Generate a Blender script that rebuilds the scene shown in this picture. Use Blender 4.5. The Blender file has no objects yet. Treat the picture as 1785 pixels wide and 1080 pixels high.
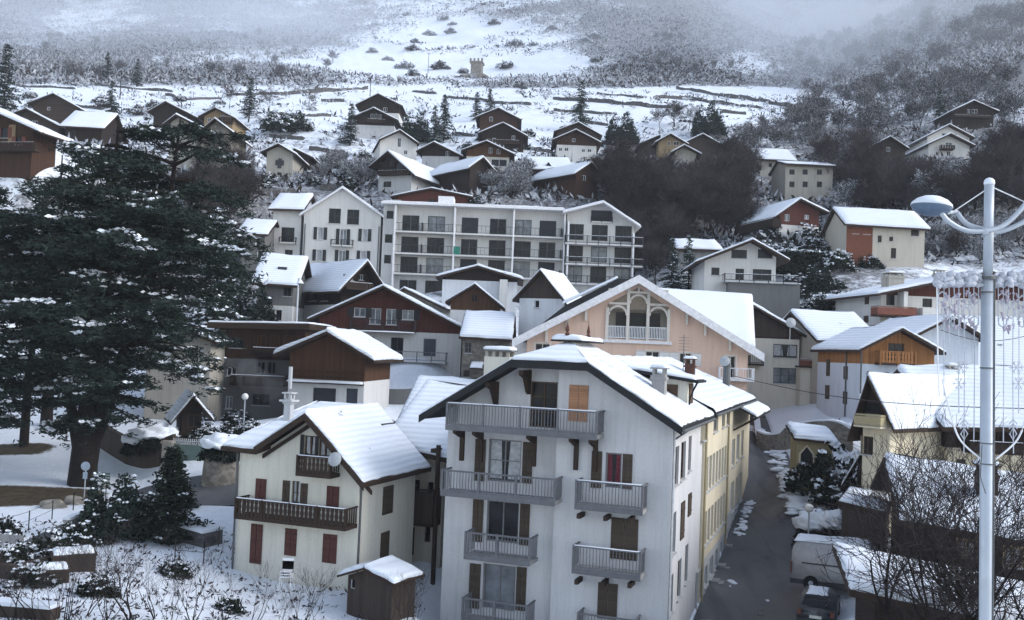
import bpy, bmesh, math, random
import numpy as np
from mathutils import Vector, Matrix, noise
R = math.radians
random.seed(7); np.random.seed(7)
scn = bpy.context.scene
COL = scn.collection

# ---------------------------------------------------------------- camera
FPX = 1700.0; CX = 892.5; CY = 540.0           # focal length and centre in photograph pixels
PITCH = R(2.35); ROLL = R(2.3)
cp, sp = math.cos(PITCH), math.sin(PITCH)
Fv = Vector((0, cp, sp)); U0 = Vector((0, -sp, cp)); R0 = Vector((1, 0, 0))
Rv = R0*math.cos(ROLL) + U0*math.sin(ROLL)
Uv = -R0*math.sin(ROLL) + U0*math.cos(ROLL)
cam_d = bpy.data.cameras.new('camera'); cam = bpy.data.objects.new('camera', cam_d); COL.objects.link(cam)
cam.matrix_world = Matrix(((Rv.x, Uv.x, -Fv.x, 0), (Rv.y, Uv.y, -Fv.y, 0), (Rv.z, Uv.z, -Fv.z, 0), (0, 0, 0, 1)))
cam_d.sensor_width = 36; cam_d.lens = FPX/1785*36; cam_d.clip_start = 0.5; cam_d.clip_end = 4000
scn.camera = cam

# ---------------------------------------------------------------- sky, sun, exposure (overcast winter light)
w = bpy.data.worlds.new('World'); scn.world = w; w.use_nodes = True
nt = w.node_tree; bg = nt.nodes['Background']; sky = nt.nodes.new('ShaderNodeTexSky')
sky.sky_type = 'NISHITA'; sky.sun_disc = False; sky.sun_elevation = R(32); sky.sun_rotation = R(100)
sky.air_density = 1.0; sky.dust_density = .6; sky.ozone_density = 1.0
hs_ = nt.nodes.new('ShaderNodeHueSaturation'); hs_.inputs['Saturation'].default_value = .60   # cloud veil: greyer sky
nt.links.new(sky.outputs[0], hs_.inputs['Color']); nt.links.new(hs_.outputs[0], bg.inputs[0]); bg.inputs[1].default_value = 0.15
sl = bpy.data.lights.new('sun', 'SUN'); sl.energy = 1.3; sl.angle = R(30); sl.color = (1.0, .97, .93)
so = bpy.data.objects.new('sun', sl); COL.objects.link(so)
so.rotation_euler = (-Vector((-math.sin(R(100))*math.cos(R(32)), -math.cos(R(100))*math.cos(R(32)), -math.sin(R(32))))).to_track_quat('Z', 'Y').to_euler(); so.location = (0, -20, 60)
scn.view_settings.view_transform = 'Standard'; scn.view_settings.look = 'None'
scn.view_settings.exposure = 1.28; scn.view_settings.gamma = 1.0
try:
    scn.cycles.max_bounces = 6; scn.cycles.volume_bounces = 2; scn.cycles.transparent_max_bounces = 6
except Exception: pass

# ---------------------------------------------------------------- pixel <-> world
def ray(px, py): return Fv + Rv*((px-CX)/FPX) - Uv*((py-CY)/FPX)
def P(px, py, d):
    r = ray(px, py); return r*(d/r.y)

# ---------------------------------------------------------------- materials
M = {}
def newmat(name, rough=.8, metal=0):
    m = bpy.data.materials.new(name); m.use_nodes = True
    b = m.node_tree.nodes['Principled BSDF']; b.inputs['Roughness'].default_value = rough
    b.inputs['Metallic'].default_value = metal; b.inputs['Specular IOR Level'].default_value = .5 if rough < .5 else .12; M[name] = m
    return m, m.node_tree, b
def N(nt, t, **kw):
    n = nt.nodes.new(t)
    for k, v in kw.items():
        if k.startswith('i_'): n.inputs[k[2:].replace('_', ' ')].default_value = v
        else: setattr(n, k, v)
    return n
def ramp(nt, src, stops):
    r = nt.nodes.new('ShaderNodeValToRGB'); nt.links.new(src, r.inputs[0])
    while len(r.color_ramp.elements) < len(stops): r.color_ramp.elements.new(.5)
    for e, (p, c) in zip(r.color_ramp.elements, stops):
        e.position = p; e.color = (*c, 1) if len(c) == 3 else c
    return r.outputs[0]
def mixc(nt, f, a, b, mode='MIX'):
    n = nt.nodes.new('ShaderNodeMix'); n.data_type = 'RGBA'; n.blend_type = mode
    for s, v in ((n.inputs[0], f), (n.inputs[6], a), (n.inputs[7], b)):
        if isinstance(v, (int, float)): s.default_value = v
        elif isinstance(v, tuple): s.default_value = (*v, 1)
        else: nt.links.new(v, s)
    return n.outputs[2]
def coords(nt, scale=(1, 1, 1), kind='Object'):
    tc = nt.nodes.new('ShaderNodeTexCoord'); mp = nt.nodes.new('ShaderNodeMapping'); mp.inputs['Scale'].default_value = scale
    nt.links.new(tc.outputs[kind], mp.inputs[0]); return mp.outputs[0]
def noise_(nt, vec, scale, detail=4, rough=.6):
    n = nt.nodes.new('ShaderNodeTexNoise'); n.inputs['Scale'].default_value = scale; n.inputs['Detail'].default_value = detail
    n.inputs['Roughness'].default_value = rough; nt.links.new(vec, n.inputs['Vector']); return n.outputs[0]
def bump(nt, b, h, strength=.3, dist=.02):
    n = nt.nodes.new('ShaderNodeBump'); n.inputs['Strength'].default_value = strength; n.inputs['Distance'].default_value = dist
    nt.links.new(h, n.inputs['Height']); nt.links.new(n.outputs[0], b.inputs['Normal'])
def sc(c, k): return tuple(min(1, x*k) for x in c)
def plaster(name, c, stain=.32):
    m, nt, b = newmat(name, .9); v = coords(nt, (1, 1, .45)); big = noise_(nt, v, .5, 6, .65); fine = noise_(nt, coords(nt), 9, 4)
    c1 = ramp(nt, big, [(.3, sc(c, 1-stain)), (.55, c), (.75, sc(c, 1.06))])
    st = noise_(nt, coords(nt, (2.2, 2.2, .12)), 1.6, 5, .7); c1 = mixc(nt, .55, c1, ramp(nt, st, [(.34, sc(c, 1-stain*.9)), (.52, c)]))
    c2 = mixc(nt, .25, c1, ramp(nt, fine, [(.35, sc(c, .8)), (.65, sc(c, 1.1))]))
    nt.links.new(c2, b.inputs['Base Color']); bump(nt, b, fine, .35, .02)
def timber(name, c, plank=.16, horizontal=False, wear=.35):
    m, nt, b = newmat(name, .75); tc = nt.nodes.new('ShaderNodeTexCoord'); sx = nt.nodes.new('ShaderNodeSeparateXYZ')
    nt.links.new(tc.outputs['Object'], sx.inputs[0])
    if horizontal: s = sx.outputs[2]
    else:
        a = N(nt, 'ShaderNodeMath', operation='ADD'); nt.links.new(sx.outputs[0], a.inputs[0]); nt.links.new(sx.outputs[1], a.inputs[1]); s = a.outputs[0]
    d = N(nt, 'ShaderNodeMath', operation='DIVIDE'); nt.links.new(s, d.inputs[0]); d.inputs[1].default_value = plank
    fr = N(nt, 'ShaderNodeMath', operation='FRACT'); nt.links.new(d.outputs[0], fr.inputs[0])
    fl = N(nt, 'ShaderNodeMath', operation='FLOOR'); nt.links.new(d.outputs[0], fl.inputs[0])
    wn = nt.nodes.new('ShaderNodeTexWhiteNoise'); wn.noise_dimensions = '1D'; nt.links.new(fl.outputs[0], wn.inputs['W'])
    grain = noise_(nt, coords(nt, (6, 6, .6) if not horizontal else (.6, .6, 6)), 2.2, 5, .7)
    col = ramp(nt, grain, [(.3, sc(c, 1-wear)), (.6, c), (.8, sc(c, 1.3))])
    col = mixc(nt, .45, col, mixc(nt, wn.outputs[0], sc(c, .6), sc(c, 1.35)))
    gap = ramp(nt, fr.outputs[0], [(.0, (.25, .25, .25)), (.09, (1, 1, 1))])
    col = mixc(nt, .9, col, gap, 'MULTIPLY')
    nt.links.new(col, b.inputs['Base Color']); bump(nt, b, fr.outputs[0], .25, .01)
def stone(name, c, scale=3.0):
    m, nt, b = newmat(name, .9); v = coords(nt, (1, 1, 1.5)); vo = nt.nodes.new('ShaderNodeTexVoronoi'); vo.inputs['Scale'].default_value = scale
    nt.links.new(v, vo.inputs['Vector']); ve = nt.nodes.new('ShaderNodeTexVoronoi'); ve.feature = 'DISTANCE_TO_EDGE'; ve.inputs['Scale'].default_value = scale
    nt.links.new(v, ve.inputs['Vector']); sp_ = nt.nodes.new('ShaderNodeSeparateColor'); nt.links.new(vo.outputs['Color'], sp_.inputs[0])
    cc = ramp(nt, sp_.outputs[0], [(0, sc(c, .55)), (.5, c), (1, sc(c, 1.5))])
    e = ramp(nt, ve.outputs['Distance'], [(0, (.6, .58, .55)), (.09, (1, 1, 1))])
    col = mixc(nt, .8, cc, e, 'MULTIPLY'); col = mixc(nt, .35, col, ramp(nt, noise_(nt, v, 1.0, 5), [(.35, sc(c, .6)), (.65, sc(c, 1.25))]))
    nt.links.new(col, b.inputs['Base Color']); bump(nt, b, ve.outputs['Distance'], .5, .05)
def plain(name, c, rough=.6, metal=0, var=.15, scale=4):
    m, nt, b = newmat(name, rough, metal); n = noise_(nt, coords(nt), scale, 4)
    nt.links.new(ramp(nt, n, [(.3, sc(c, 1-var)), (.7, sc(c, 1+var))]), b.inputs['Base Color'])
for nm, c in dict(white=(.53, .525, .515), cool_white=(.55, .57, .60), grey_white=(.49, .49, .50), cream=(.56, .54, .475), pale_grey=(.40, .41, .42), pink=(.61, .44, .355),
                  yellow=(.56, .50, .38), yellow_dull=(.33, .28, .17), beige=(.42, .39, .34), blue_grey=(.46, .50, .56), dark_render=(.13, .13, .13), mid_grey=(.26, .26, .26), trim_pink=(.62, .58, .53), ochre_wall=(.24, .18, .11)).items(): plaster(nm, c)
plaster('shabby', (.36, .34, .30), .5)
timber('brown', (.050, .026, .017)); timber('dark_brown', (.022, .015, .012)); timber('red_brown', (.075, .024, .017)); timber('orange_wood', (.25, .115, .045)); timber('grey_brown', (.050, .038, .032))
timber('log', (.045, .03, .022), .28, True); timber('warm_brown', (.070, .035, .019), .22); timber('tan_door', (.36, .19, .11), .12, True)
timber('shutter_red', (.085, .036, .031), .12, True); timber('shutter_brown', (.065, .05, .038), .07, True); timber('shutter_white', (.60, .60, .60), .08, True); timber('shutter_dark', (.035, .037, .040), .07, True)
timber('shutter_grey', (.25, .24, .25), .09, True)
stone('rubble', (.17, .155, .135), 3.2); stone('stone_wall', (.085, .083, .085), 2.2); stone('old_stone', (.22, .205, .18), 2.4)
plain('roof_dark', (.018, .019, .021), .7); plain('fascia_brown', (.032, .021, .016), .7); plain('fascia_white', (.62, .62, .64), .7); plain('rail_grey', (.115, .118, .128), .55); plain('rail_dark', (.03, .03, .033), .5)
plain('rail_wood', (.032, .021, .016), .75, 0, .35, 8); plain('rail_white', (.62, .63, .66), .5); plain('metal', (.33, .36, .40), .45, .3, .1); plain('gutter', (.10, .105, .11), .5, .3); plain('pipe_pale', (.42, .44, .46), .5)
plain('frame_white', (.55, .56, .58), .5); plain('frame_dark', (.045, .045, .05), .5); plain('frame_brown', (.07, .045, .03), .6); plain('frame_grey', (.16, .16, .17), .6)
plain('garage', (.035, .038, .045), .6); plain('garage_blue', (.05, .058, .075), .6); plain('curtain', (.35, .36, .38), .9, 0, .3, 6); plain('curtain_red', (.11, .025, .035), .9, 0, .5, 12)
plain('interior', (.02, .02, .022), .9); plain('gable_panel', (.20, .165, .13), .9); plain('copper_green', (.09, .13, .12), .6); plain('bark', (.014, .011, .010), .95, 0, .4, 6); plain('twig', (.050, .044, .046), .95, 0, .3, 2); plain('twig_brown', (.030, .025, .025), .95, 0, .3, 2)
plain('frosty_twig', (.34, .36, .40), .95, 0, .3, 3); plain('needle', (.017, .026, .022), .9, 0, .6, .9); plain('needle_green', (.022, .036, .026), .9, 0, .6, .9); plain('hedge_leaf', (.011, .016, .011), .9, 0, .6, 1.5)
plain('brick_red', (.14, .055, .035), .9, 0, .3, 10); plain('rust', (.08, .04, .03), .8); plain('van_paint', (.30, .30, .31), .35); plain('car_paint', (.045, .048, .055), .3); plain('tyre', (.015, .015, .015), .9); plain('plate', (.6, .6, .55), .5)
plain('lamp_blue', (.07, .11, .17), .4); plain('pole_paint', (.36, .40, .45), .4, .2, .08, 3); plain('garland', (.40, .42, .47), .9, 0, .2, 12); plain('garland_lilac', (.36, .33, .39), .9, 0, .15, 12); plain('earth', (.045, .035, .026), .95, 0, .4, 1.2); plain('green_cloth', (.03, .16, .12), .8)
plain('lamp_globe', (.6, .6, .58), .35); plain('sign_blue', (.25, .30, .36), .5); plain('dish', (.30, .32, .34), .5); plain('red_brown_plank', (.15, .06, .045), .8); plain('light_wood', (.36, .27, .18), .8)
m, nt, b = newmat('glass', .22); b.inputs['Specular IOR Level'].default_value = .2; b.inputs['Base Color'].default_value = (.018, .02, .025, 1); nt.links.new(ramp(nt, noise_(nt, coords(nt), .9, 3), [(.35, (.004, .005, .006)), (.7, (.016, .018, .022))]), b.inputs['Base Color'])
m, nt, b = newmat('glass_pale', .2); nt.links.new(ramp(nt, noise_(nt, coords(nt), 1.3, 3), [(.35, (.07, .08, .09)), (.7, (.19, .21, .24))]), b.inputs['Base Color'])
# snow: clean, soft, faintly uneven
def snowmat(name, band=False, c=(.63, .67, .73)):
    m, nt, b = newmat(name, .75); v = coords(nt); big = noise_(nt, v, .35, 5, .6); fine = noise_(nt, v, 5, 5, .7)
    col = mixc(nt, .4, ramp(nt, big, [(.3, sc(c, .93)), (.7, c)]), ramp(nt, fine, [(.35, sc(c, .92)), (.65, sc(c, 1.03))]))
    nt.links.new(col, b.inputs['Base Color'])
    ad = N(nt, 'ShaderNodeMath', operation='ADD'); nt.links.new(big, ad.inputs[0]); ml = N(nt, 'ShaderNodeMath', operation='MULTIPLY'); nt.links.new(fine, ml.inputs[0]); ml.inputs[1].default_value = .25; nt.links.new(ml.outputs[0], ad.inputs[1])
    bump(nt, b, ad.outputs[0], .45, .12)
snowmat('snow')
def tilesnow():
    snowmat('roof_snow'); m = M['roof_snow']; nt = m.node_tree; b = nt.nodes['Principled BSDF']; tc = nt.nodes.new('ShaderNodeTexCoord'); sx = nt.nodes.new('ShaderNodeSeparateXYZ'); nt.links.new(tc.outputs['Object'], sx.inputs[0])
    wob = noise_(nt, coords(nt), .8, 4); a = N(nt, 'ShaderNodeMath', operation='MULTIPLY_ADD'); nt.links.new(wob, a.inputs[0]); a.inputs[1].default_value = .12; nt.links.new(sx.outputs[2], a.inputs[2])
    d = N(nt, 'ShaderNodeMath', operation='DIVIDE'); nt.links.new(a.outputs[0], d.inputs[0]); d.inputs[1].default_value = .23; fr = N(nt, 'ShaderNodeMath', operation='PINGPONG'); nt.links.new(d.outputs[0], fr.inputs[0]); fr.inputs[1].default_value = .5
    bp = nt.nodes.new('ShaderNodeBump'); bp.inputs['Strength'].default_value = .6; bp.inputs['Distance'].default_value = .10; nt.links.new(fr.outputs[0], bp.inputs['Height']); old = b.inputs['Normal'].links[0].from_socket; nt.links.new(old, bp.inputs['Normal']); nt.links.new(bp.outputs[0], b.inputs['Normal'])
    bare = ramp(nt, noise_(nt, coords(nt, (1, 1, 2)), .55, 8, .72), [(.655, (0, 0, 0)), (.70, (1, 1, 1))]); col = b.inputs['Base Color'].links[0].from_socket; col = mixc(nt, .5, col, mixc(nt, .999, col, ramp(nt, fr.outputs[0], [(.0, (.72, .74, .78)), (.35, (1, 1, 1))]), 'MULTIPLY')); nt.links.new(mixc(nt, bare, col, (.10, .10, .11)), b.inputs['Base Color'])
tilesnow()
# road
m, nt, b = newmat('asphalt', .55); v = coords(nt); big = noise_(nt, v, .22, 6, .65); fine = noise_(nt, v, 7, 5, .7)
col = mixc(nt, .3, ramp(nt, big, [(.35, (.06, .063, .07)), (.5, (.10, .104, .112)), (.68, (.15, .155, .165))]), ramp(nt, fine, [(.35, (.03, .03, .033)), (.7, (.09, .09, .095))]))
tcr = coords(nt, (1.1, .06, 1)); tcr.node.inputs['Rotation'].default_value = (0, 0, R(19.4)); trk = noise_(nt, tcr, 1.0, 3, .5)
col = mixc(nt, .55, col, mixc(nt, .999, col, ramp(nt, trk, [(.36, (.45, .45, .47)), (.5, (1, 1, 1)), (.64, (1.0, 1.0, 1.0))]), 'MULTIPLY'))
slush = ramp(nt, noise_(nt, coords(nt, (1, .5, 1)), .9, 8, .8), [(.74, (0, 0, 0)), (.80, (1, 1, 1))])
col = mixc(nt, slush, col, (.35, .37, .41)); nt.links.new(col, b.inputs['Base Color'])
nt.links.new(ramp(nt, big, [(.35, (.22, .22, .22)), (.65, (.6, .6, .6))]), b.inputs['Roughness']); bump(nt, b, fine, .3, .01)
# ground: snow with brush and bare earth where the attributes say so
m, nt, b = newmat('ground', .85); v = coords(nt)
at = N(nt, 'ShaderNodeAttribute', attribute_name='brush'); ea = N(nt, 'ShaderNodeAttribute', attribute_name='earth')
n1 = noise_(nt, coords(nt, (1, 1, 1.6)), .55, 10, .78); n2 = noise_(nt, v, .06, 6, .6); n3 = noise_(nt, v, 2.5, 6, .7)
def mth(op, a, c_, clamp=False):
    n = N(nt, 'ShaderNodeMath', operation=op); n.use_clamp = clamp
    for s, vv in ((n.inputs[0], a), (n.inputs[1], c_)):
        if isinstance(vv, (int, float)): s.default_value = vv
        else: nt.links.new(vv, s)
    return n.outputs[0]
nn = mth('ADD', mth('MULTIPLY', n1, .75), mth('MULTIPLY', n2, .25))
thr = mth('SUBTRACT', 1.0, at.outputs['Fac'])            # brush 0 -> 1, brush 1 -> 0
msk = mth('MULTIPLY', mth('SUBTRACT', nn, mth('ADD', mth('MULTIPLY', thr, .36), .30)), 9.0, True)
scol = mixc(nt, .5, ramp(nt, n2, [(.3, (.60, .645, .71)), (.7, (.68, .725, .79))]), ramp(nt, n3, [(.35, (.56, .60, .67)), (.65, (.71, .755, .82))]))
bcol = ramp(nt, n3, [(.3, (.065, .064, .066)), (.5, (.13, .13, .14)), (.68, (.34, .36, .39))])
col = mixc(nt, msk, scol, bcol)
em = mth('MULTIPLY', mth('SUBTRACT', mth('ADD', mth('MULTIPLY', ea.outputs['Fac'], 1.0), mth('MULTIPLY', n3, .5)), .74), 7.0, True)
col = mixc(nt, em, col, ramp(nt, n3, [(.35, (.030, .025, .016)), (.65, (.075, .058, .035))]))
nt.links.new(col, b.inputs['Base Color']); bump(nt, b, mth('ADD', n3, n1), .6, .25)

# ---------------------------------------------------------------- mesh helpers
class MB:
    def __init__(s): s.v = []; s.f = []
    def quad(s, *p):
        i = len(s.v); s.v += [tuple(q) for q in p]; s.f.append(tuple(range(i, i+len(p))))
    def hexa(s, p):                              # 4 bottom, 4 top
        i = len(s.v); s.v += [tuple(q) for q in p]
        s.f += [(i+3, i+2, i+1, i), (i+4, i+5, i+6, i+7)]+[(i+k, i+(k+1) % 4, i+4+(k+1) % 4, i+4+k) for k in range(4)]
    def box(s, x0, x1, y0, y1, z0, z1):
        s.hexa([(x0, y0, z0), (x1, y0, z0), (x1, y1, z0), (x0, y1, z0), (x0, y0, z1), (x1, y0, z1), (x1, y1, z1), (x0, y1, z1)])
    def slab(s, A, B, C, D, t):                  # quad sheet with thickness t downward
        dn = [(p[0], p[1], p[2]-t) for p in (A, B, C, D)]; s.hexa(dn+[A, B, C, D])
    def prism(s, poly, fn):                      # poly list of 2D, fn(u,v,k) for k=0,1
        n = len(poly); i = len(s.v); s.v += [tuple(fn(u, v, 0)) for u, v in poly]+[tuple(fn(u, v, 1)) for u, v in poly]
        s.f += [tuple(range(i, i+n)), tuple(range(i+2*n-1, i+n-1, -1))]+[(i+k, i+n+k, i+n+(k+1) % n, i+(k+1) % n) for k in range(n)]
    def tube(s, pts, r, n=6, r1=None):
        pts = [Vector(p) for p in pts]; r1 = r if r1 is None else r1; rings = []
        for k, p in enumerate(pts):
            t = (pts[min(k+1, len(pts)-1)]-pts[max(k-1, 0)]); t = t.normalized() if t.length > 1e-6 else Vector((0, 0, 1))
            a = t.cross(Vector((0, 0, 1))) if abs(t.z) < .95 else t.cross(Vector((1, 0, 0))); a.normalize(); c = t.cross(a)
            rr = r+(r1-r)*k/max(1, len(pts)-1); i = len(s.v); rings.append(i)
            s.v += [tuple(p+(a*math.cos(6.2832*j/n)+c*math.sin(6.2832*j/n))*rr) for j in range(n)]
        for a_, b_ in zip(rings, rings[1:]):
            s.f += [(a_+j, a_+(j+1) % n, b_+(j+1) % n, b_+j) for j in range(n)]
        s.f += [tuple(range(rings[0]+n-1, rings[0]-1, -1)), tuple(range(rings[-1], rings[-1]+n))]
    def lathe(s, c, prof, n=16, M3=None):
        c = Vector(c); rings = []
        for r_, z in prof:
            i = len(s.v); rings.append(i)
            for j in range(n):
                q = Vector((r_*math.cos(6.2832*j/n), r_*math.sin(6.2832*j/n), z)); q = M3@q if M3 else q; s.v.append(tuple(c+q))
        for a_, b_ in zip(rings, rings[1:]): s.f += [(a_+j, a_+(j+1) % n, b_+(j+1) % n, b_+j) for j in range(n)]
        s.f += [tuple(range(rings[0]+n-1, rings[0]-1, -1)), tuple(range(rings[-1], rings[-1]+n))]
    def snow(s, A, B, C, D, th=.16, res=.6, fall=(1, 1, 1, 1), inset=.08):
        # bilinear patch A-B-C-D; edges AB,BC,CD,DA fall to the surface where fall=1
        A, B, C, D = map(Vector, (A, B, C, D)); lu = max((B-A).length, (C-D).length); lv = max((D-A).length, (C-B).length)
        nu = max(3, min(60, int(lu/res))); nv = max(3, min(60, int(lv/res)))
        us = [0, .07/max(lu, .2), .2/max(lu, .6)]+[i/nu for i in range(1, nu)]+[1-.2/max(lu, .6), 1-.07/max(lu, .2), 1]; us = sorted(set(us))
        vs = [0, .07/max(lv, .2), .2/max(lv, .6)]+[i/nv for i in range(1, nv)]+[1-.2/max(lv, .6), 1-.07/max(lv, .2), 1]; vs = sorted(set(vs))
        i0 = len(s.v); so_ = random.random()*50
        for v_ in vs:
            for u_ in us:
                p = (A*(1-u_)+B*u_)*(1-v_)+(D*(1-u_)+C*u_)*v_
                e = 9
                if fall[3]: e = min(e, u_*lu)
                if fall[1]: e = min(e, (1-u_)*lu)
                if fall[0]: e = min(e, v_*lv)
                if fall[2]: e = min(e, (1-v_)*lv)
                nz = noise.noise(p*.55+Vector((so_, 0, 0)))*.45+noise.noise(p*2.3)*.2
                h = th*(1+nz)*min(1, math.sqrt(max(0, e)/.2)) if e < 8 else th*(1+nz)
                if e < 1e-6: h = -.01; p = p+(((A+B+C+D)/4-p).normalized())*(inset*(1+1.6*noise.noise(p*1.7)))
                s.v.append((p.x, p.y, p.z+h))
        w_ = len(us)
        s.f += [(i0+r*w_+c, i0+r*w_+c+1, i0+(r+1)*w_+c+1, i0+(r+1)*w_+c) for r in range(len(vs)-1) for c in range(w_-1)]
def mesh_obj(name, mb, mat, parent=None, label=None, smooth=False, loc=None):
    me = bpy.data.meshes.new(name)
    if isinstance(mb, tuple): me.from_pydata(mb[0], [], mb[1])
    else: me.from_pydata(mb.v, [], mb.f)
    me.materials.append(M[mat])
    if smooth: me.shade_smooth()
    o = bpy.data.objects.new(name, me); COL.objects.link(o)
    if parent: o.parent = parent
    if loc is not None: o.location = loc
    if label: o['label'] = label
    return o
def tag(o, label=None, cat=None, group=None, kind=None):
    if label: o['label'] = label
    if cat: o['category'] = cat
    if group: o['group'] = group
    if kind: o['kind'] = kind
    return o
def empty(name, loc, rz=0, label=None, cat=None, group=None):
    o = bpy.data.objects.new(name, None); COL.objects.link(o); o.location = loc; o.rotation_euler = (0, 0, rz); o.empty_display_size = .3
    return tag(o, label, cat, group)
def copy_tree(o, parent=None):
    c = o.copy(); COL.objects.link(c)
    if parent: c.parent = parent
    for ch in KIDS.get(o.name, []): copy_tree(ch, c)
    return c
KIDS = {}
def kids(o, *ch): KIDS[o.name] = list(ch)
PROT = []; CTRL = []                                        # terrain control points (world x, y, z)
def ctrl(px, py, d): p = P(px, py, d); CTRL.append((p.x, p.y, p.z))

# ---------------------------------------------------------------- house builder
class House:
    def __init__(s, name, label, d, yaw, xl, xr, yb, yL, yR, apex=None, L=9, wall='white', cat='house', top=None, topy=None, roof='gable', ridge=None,
                 ov=.7, ovf=.8, rt=.22, fascia='fascia_brown', sn=.17, found=4, res=None, group=None, cb=True, right_depth=None, snow=True, slope_up=.06):
        s.d = d; s.a = R(yaw); a = s.a; s.O = P(xl, yb, d)
        s.X = Vector((math.cos(a), -math.sin(a), 0)); s.Y = Vector((math.sin(a), math.cos(a), 0))
        s.root = empty(name, s.O, -a, label, cat, group); s.L = L; s.wall = wall; s.found = found
        ty = apex[1] if apex else min(yL, yR); PROT.append((min(xl, xr), ty-2, max(xl, xr), yb-.42*(yb-ty), d))
        s.W = s.f(xr, yR)[0]; s.zL = s.f(xl, yL)[1]; s.zR = s.f(xr, yR)[1]; s.top = top; s.kindr = roof
        s.zt = s.f((xl+xr)/2, topy)[1] if topy else None
        s.holes = {'front': [], 'right': [], 'left': []}; s.res = res or max(.5, d/110)
        s.apex = s.f(*apex) if apex else None; s.ov, s.ovf, s.rt, s.fascia, s.sn = ov, ovf, rt, fascia, sn; s.ridge = ridge; s.snowy = snow
        if cb:
            for u, y, dz in ((0, 0, -.1), (s.W, 0, -.1), (0, L, slope_up*L), (s.W, L, slope_up*L)):
                q = s.O+s.X*u+s.Y*y; CTRL.append((q.x, q.y, q.z+dz))
    def f(s, px, py, yo=0):                      # pixel -> (u, z) on the plane local y = yo
        r = ray(px, py); o = s.O+s.Y*yo; t = o.dot(s.Y)/r.dot(s.Y); q = r*t-s.O; return q.dot(s.X), q.z
    def sd(s, px, py, u0):                       # pixel -> (y, z) on the plane local x = u0
        r = ray(px, py); o = s.O+s.X*u0; t = o.dot(s.X)/r.dot(s.X); q = r*t-s.O; return q.dot(s.Y), q.z
    def rect(s, pl, x0, y0, x1, y1):
        g = (lambda x, y: s.f(x, y)) if pl == 'front' else ((lambda x, y: s.sd(x, y, s.W)) if pl == 'right' else (lambda x, y: s.sd(x, y, 0)))
        xm, ym = (x0+x1)/2, (y0+y1)/2; u0 = g(x0, ym)[0]; u1 = g(x1, ym)[0]; z1 = g(xm, y0)[1]; z0 = g(xm, y1)[1]
        return min(u0, u1), max(u0, u1), min(z0, z1), max(z0, z1)
    def mp(s, pl):
        if pl == 'front': return lambda u, z, k: (u, k, z)
        if pl == 'right': return lambda u, z, k: (s.W-k, u, z)
        return lambda u, z, k: (k, u, z)
    def bx(s, mb, pl, u0, u1, k0, k1, z0, z1):
        g = s.mp(pl); a_ = g(u0, z0, k0); b_ = g(u1, z1, k1)
        mb.box(min(a_[0], b_[0]), max(a_[0], b_[0]), min(a_[1], b_[1]), max(a_[1], b_[1]), z0, z1)
    def win(s, pl, x0, y0, x1, y1, mull=1, trans=0, frame='frame_dark', pane='glass', rec=.16, shut=None, sw=.5, name='window', surround=None, curtain=None, metric=None, arch=False, proud=False, sill=True, label=None):
        u0, u1, z0, z1 = metric or s.rect(pl, x0, y0, x1, y1)
        if u1-u0 < .15: return
        if not proud: s.holes[pl].append((u0, u1, z0, z1))
        else: rec = -.01
        fw = min(.07, (u1-u0)*.1); fr = MB(); k0 = rec-.05; k1 = rec+.01
        for q in ((u0, u0+fw, z0, z1), (u1-fw, u1, z0, z1), (u0+fw, u1-fw, z0, z0+fw), (u0+fw, u1-fw, z1-fw, z1)): s.bx(fr, pl, q[0], q[1], k0, k1, q[2], q[3])
        for i in range(mull):
            c = u0+(u1-u0)*(i+1)/(mull+1); s.bx(fr, pl, c-fw*.45, c+fw*.45, k0+.004, k1, z0+fw, z1-fw)
        for i in range(trans):
            c = z0+(z1-z0)*(i+1)/(trans+1); s.bx(fr, pl, u0+fw, u1-fw, k0+.008, k1, c-fw*.3, c+fw*.3)
        if surround:
            for q in ((u0-.1, u0, z0-.04, z1+.1), (u1, u1+.1, z0-.04, z1+.1), (u0, u1, z1, z1+.1)): s.bx(fr, pl, q[0], q[1], -.025, .02, q[2], q[3])
        w_ = mesh_obj(name, fr, frame if not surround else surround, s.root, label)
        p = MB(); g = s.mp(pl); p.quad(g(u0, z0, rec), g(u1, z0, rec), g(u1, z1, rec), g(u0, z1, rec)); mesh_obj('pane', p, pane, w_)
        if curtain:
            c = MB(); hh = z0+(z1-z0)*random.uniform(.0, .15); k = rec-.006
            c.quad(g(u0+fw, hh, k), g(u0+(u1-u0)*.42, hh, k), g(u0+(u1-u0)*.36, z1-fw, k), g(u0+fw, z1-fw, k))
            c.quad(g(u1-(u1-u0)*.42, hh, k), g(u1-fw, hh, k), g(u1-fw, z1-fw, k), g(u1-(u1-u0)*.36, z1-fw, k)); mesh_obj('curtain', c, curtain, w_)
        if shut:
            for (q0, q1) in ((u0-sw-.03, u0-.03), (u1+.03, u1+sw+.03)):
                m_ = MB(); s.bx(m_, pl, q0, q1, -.065, -.02, z0-.02, z1+.02)
                s.bx(m_, pl, q0+.05, q1-.05, -.08, -.06, z0+(z1-z0)*.18, z0+(z1-z0)*.18+.08); s.bx(m_, pl, q0+.05, q1-.05, -.08, -.06, z1-(z1-z0)*.18, z1-(z1-z0)*.18+.08)
                mesh_obj('shutter', m_, shut, s.root)
        if sill and not proud and z0 > .5 and s.d < 130:
            m_ = MB(); s.bx(m_, pl, u0-.08, u1+.08, -.09, .03, z0-.07, z0-.005); mesh_obj('sill', m_, 'pale_grey', w_)
        return w_
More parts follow.
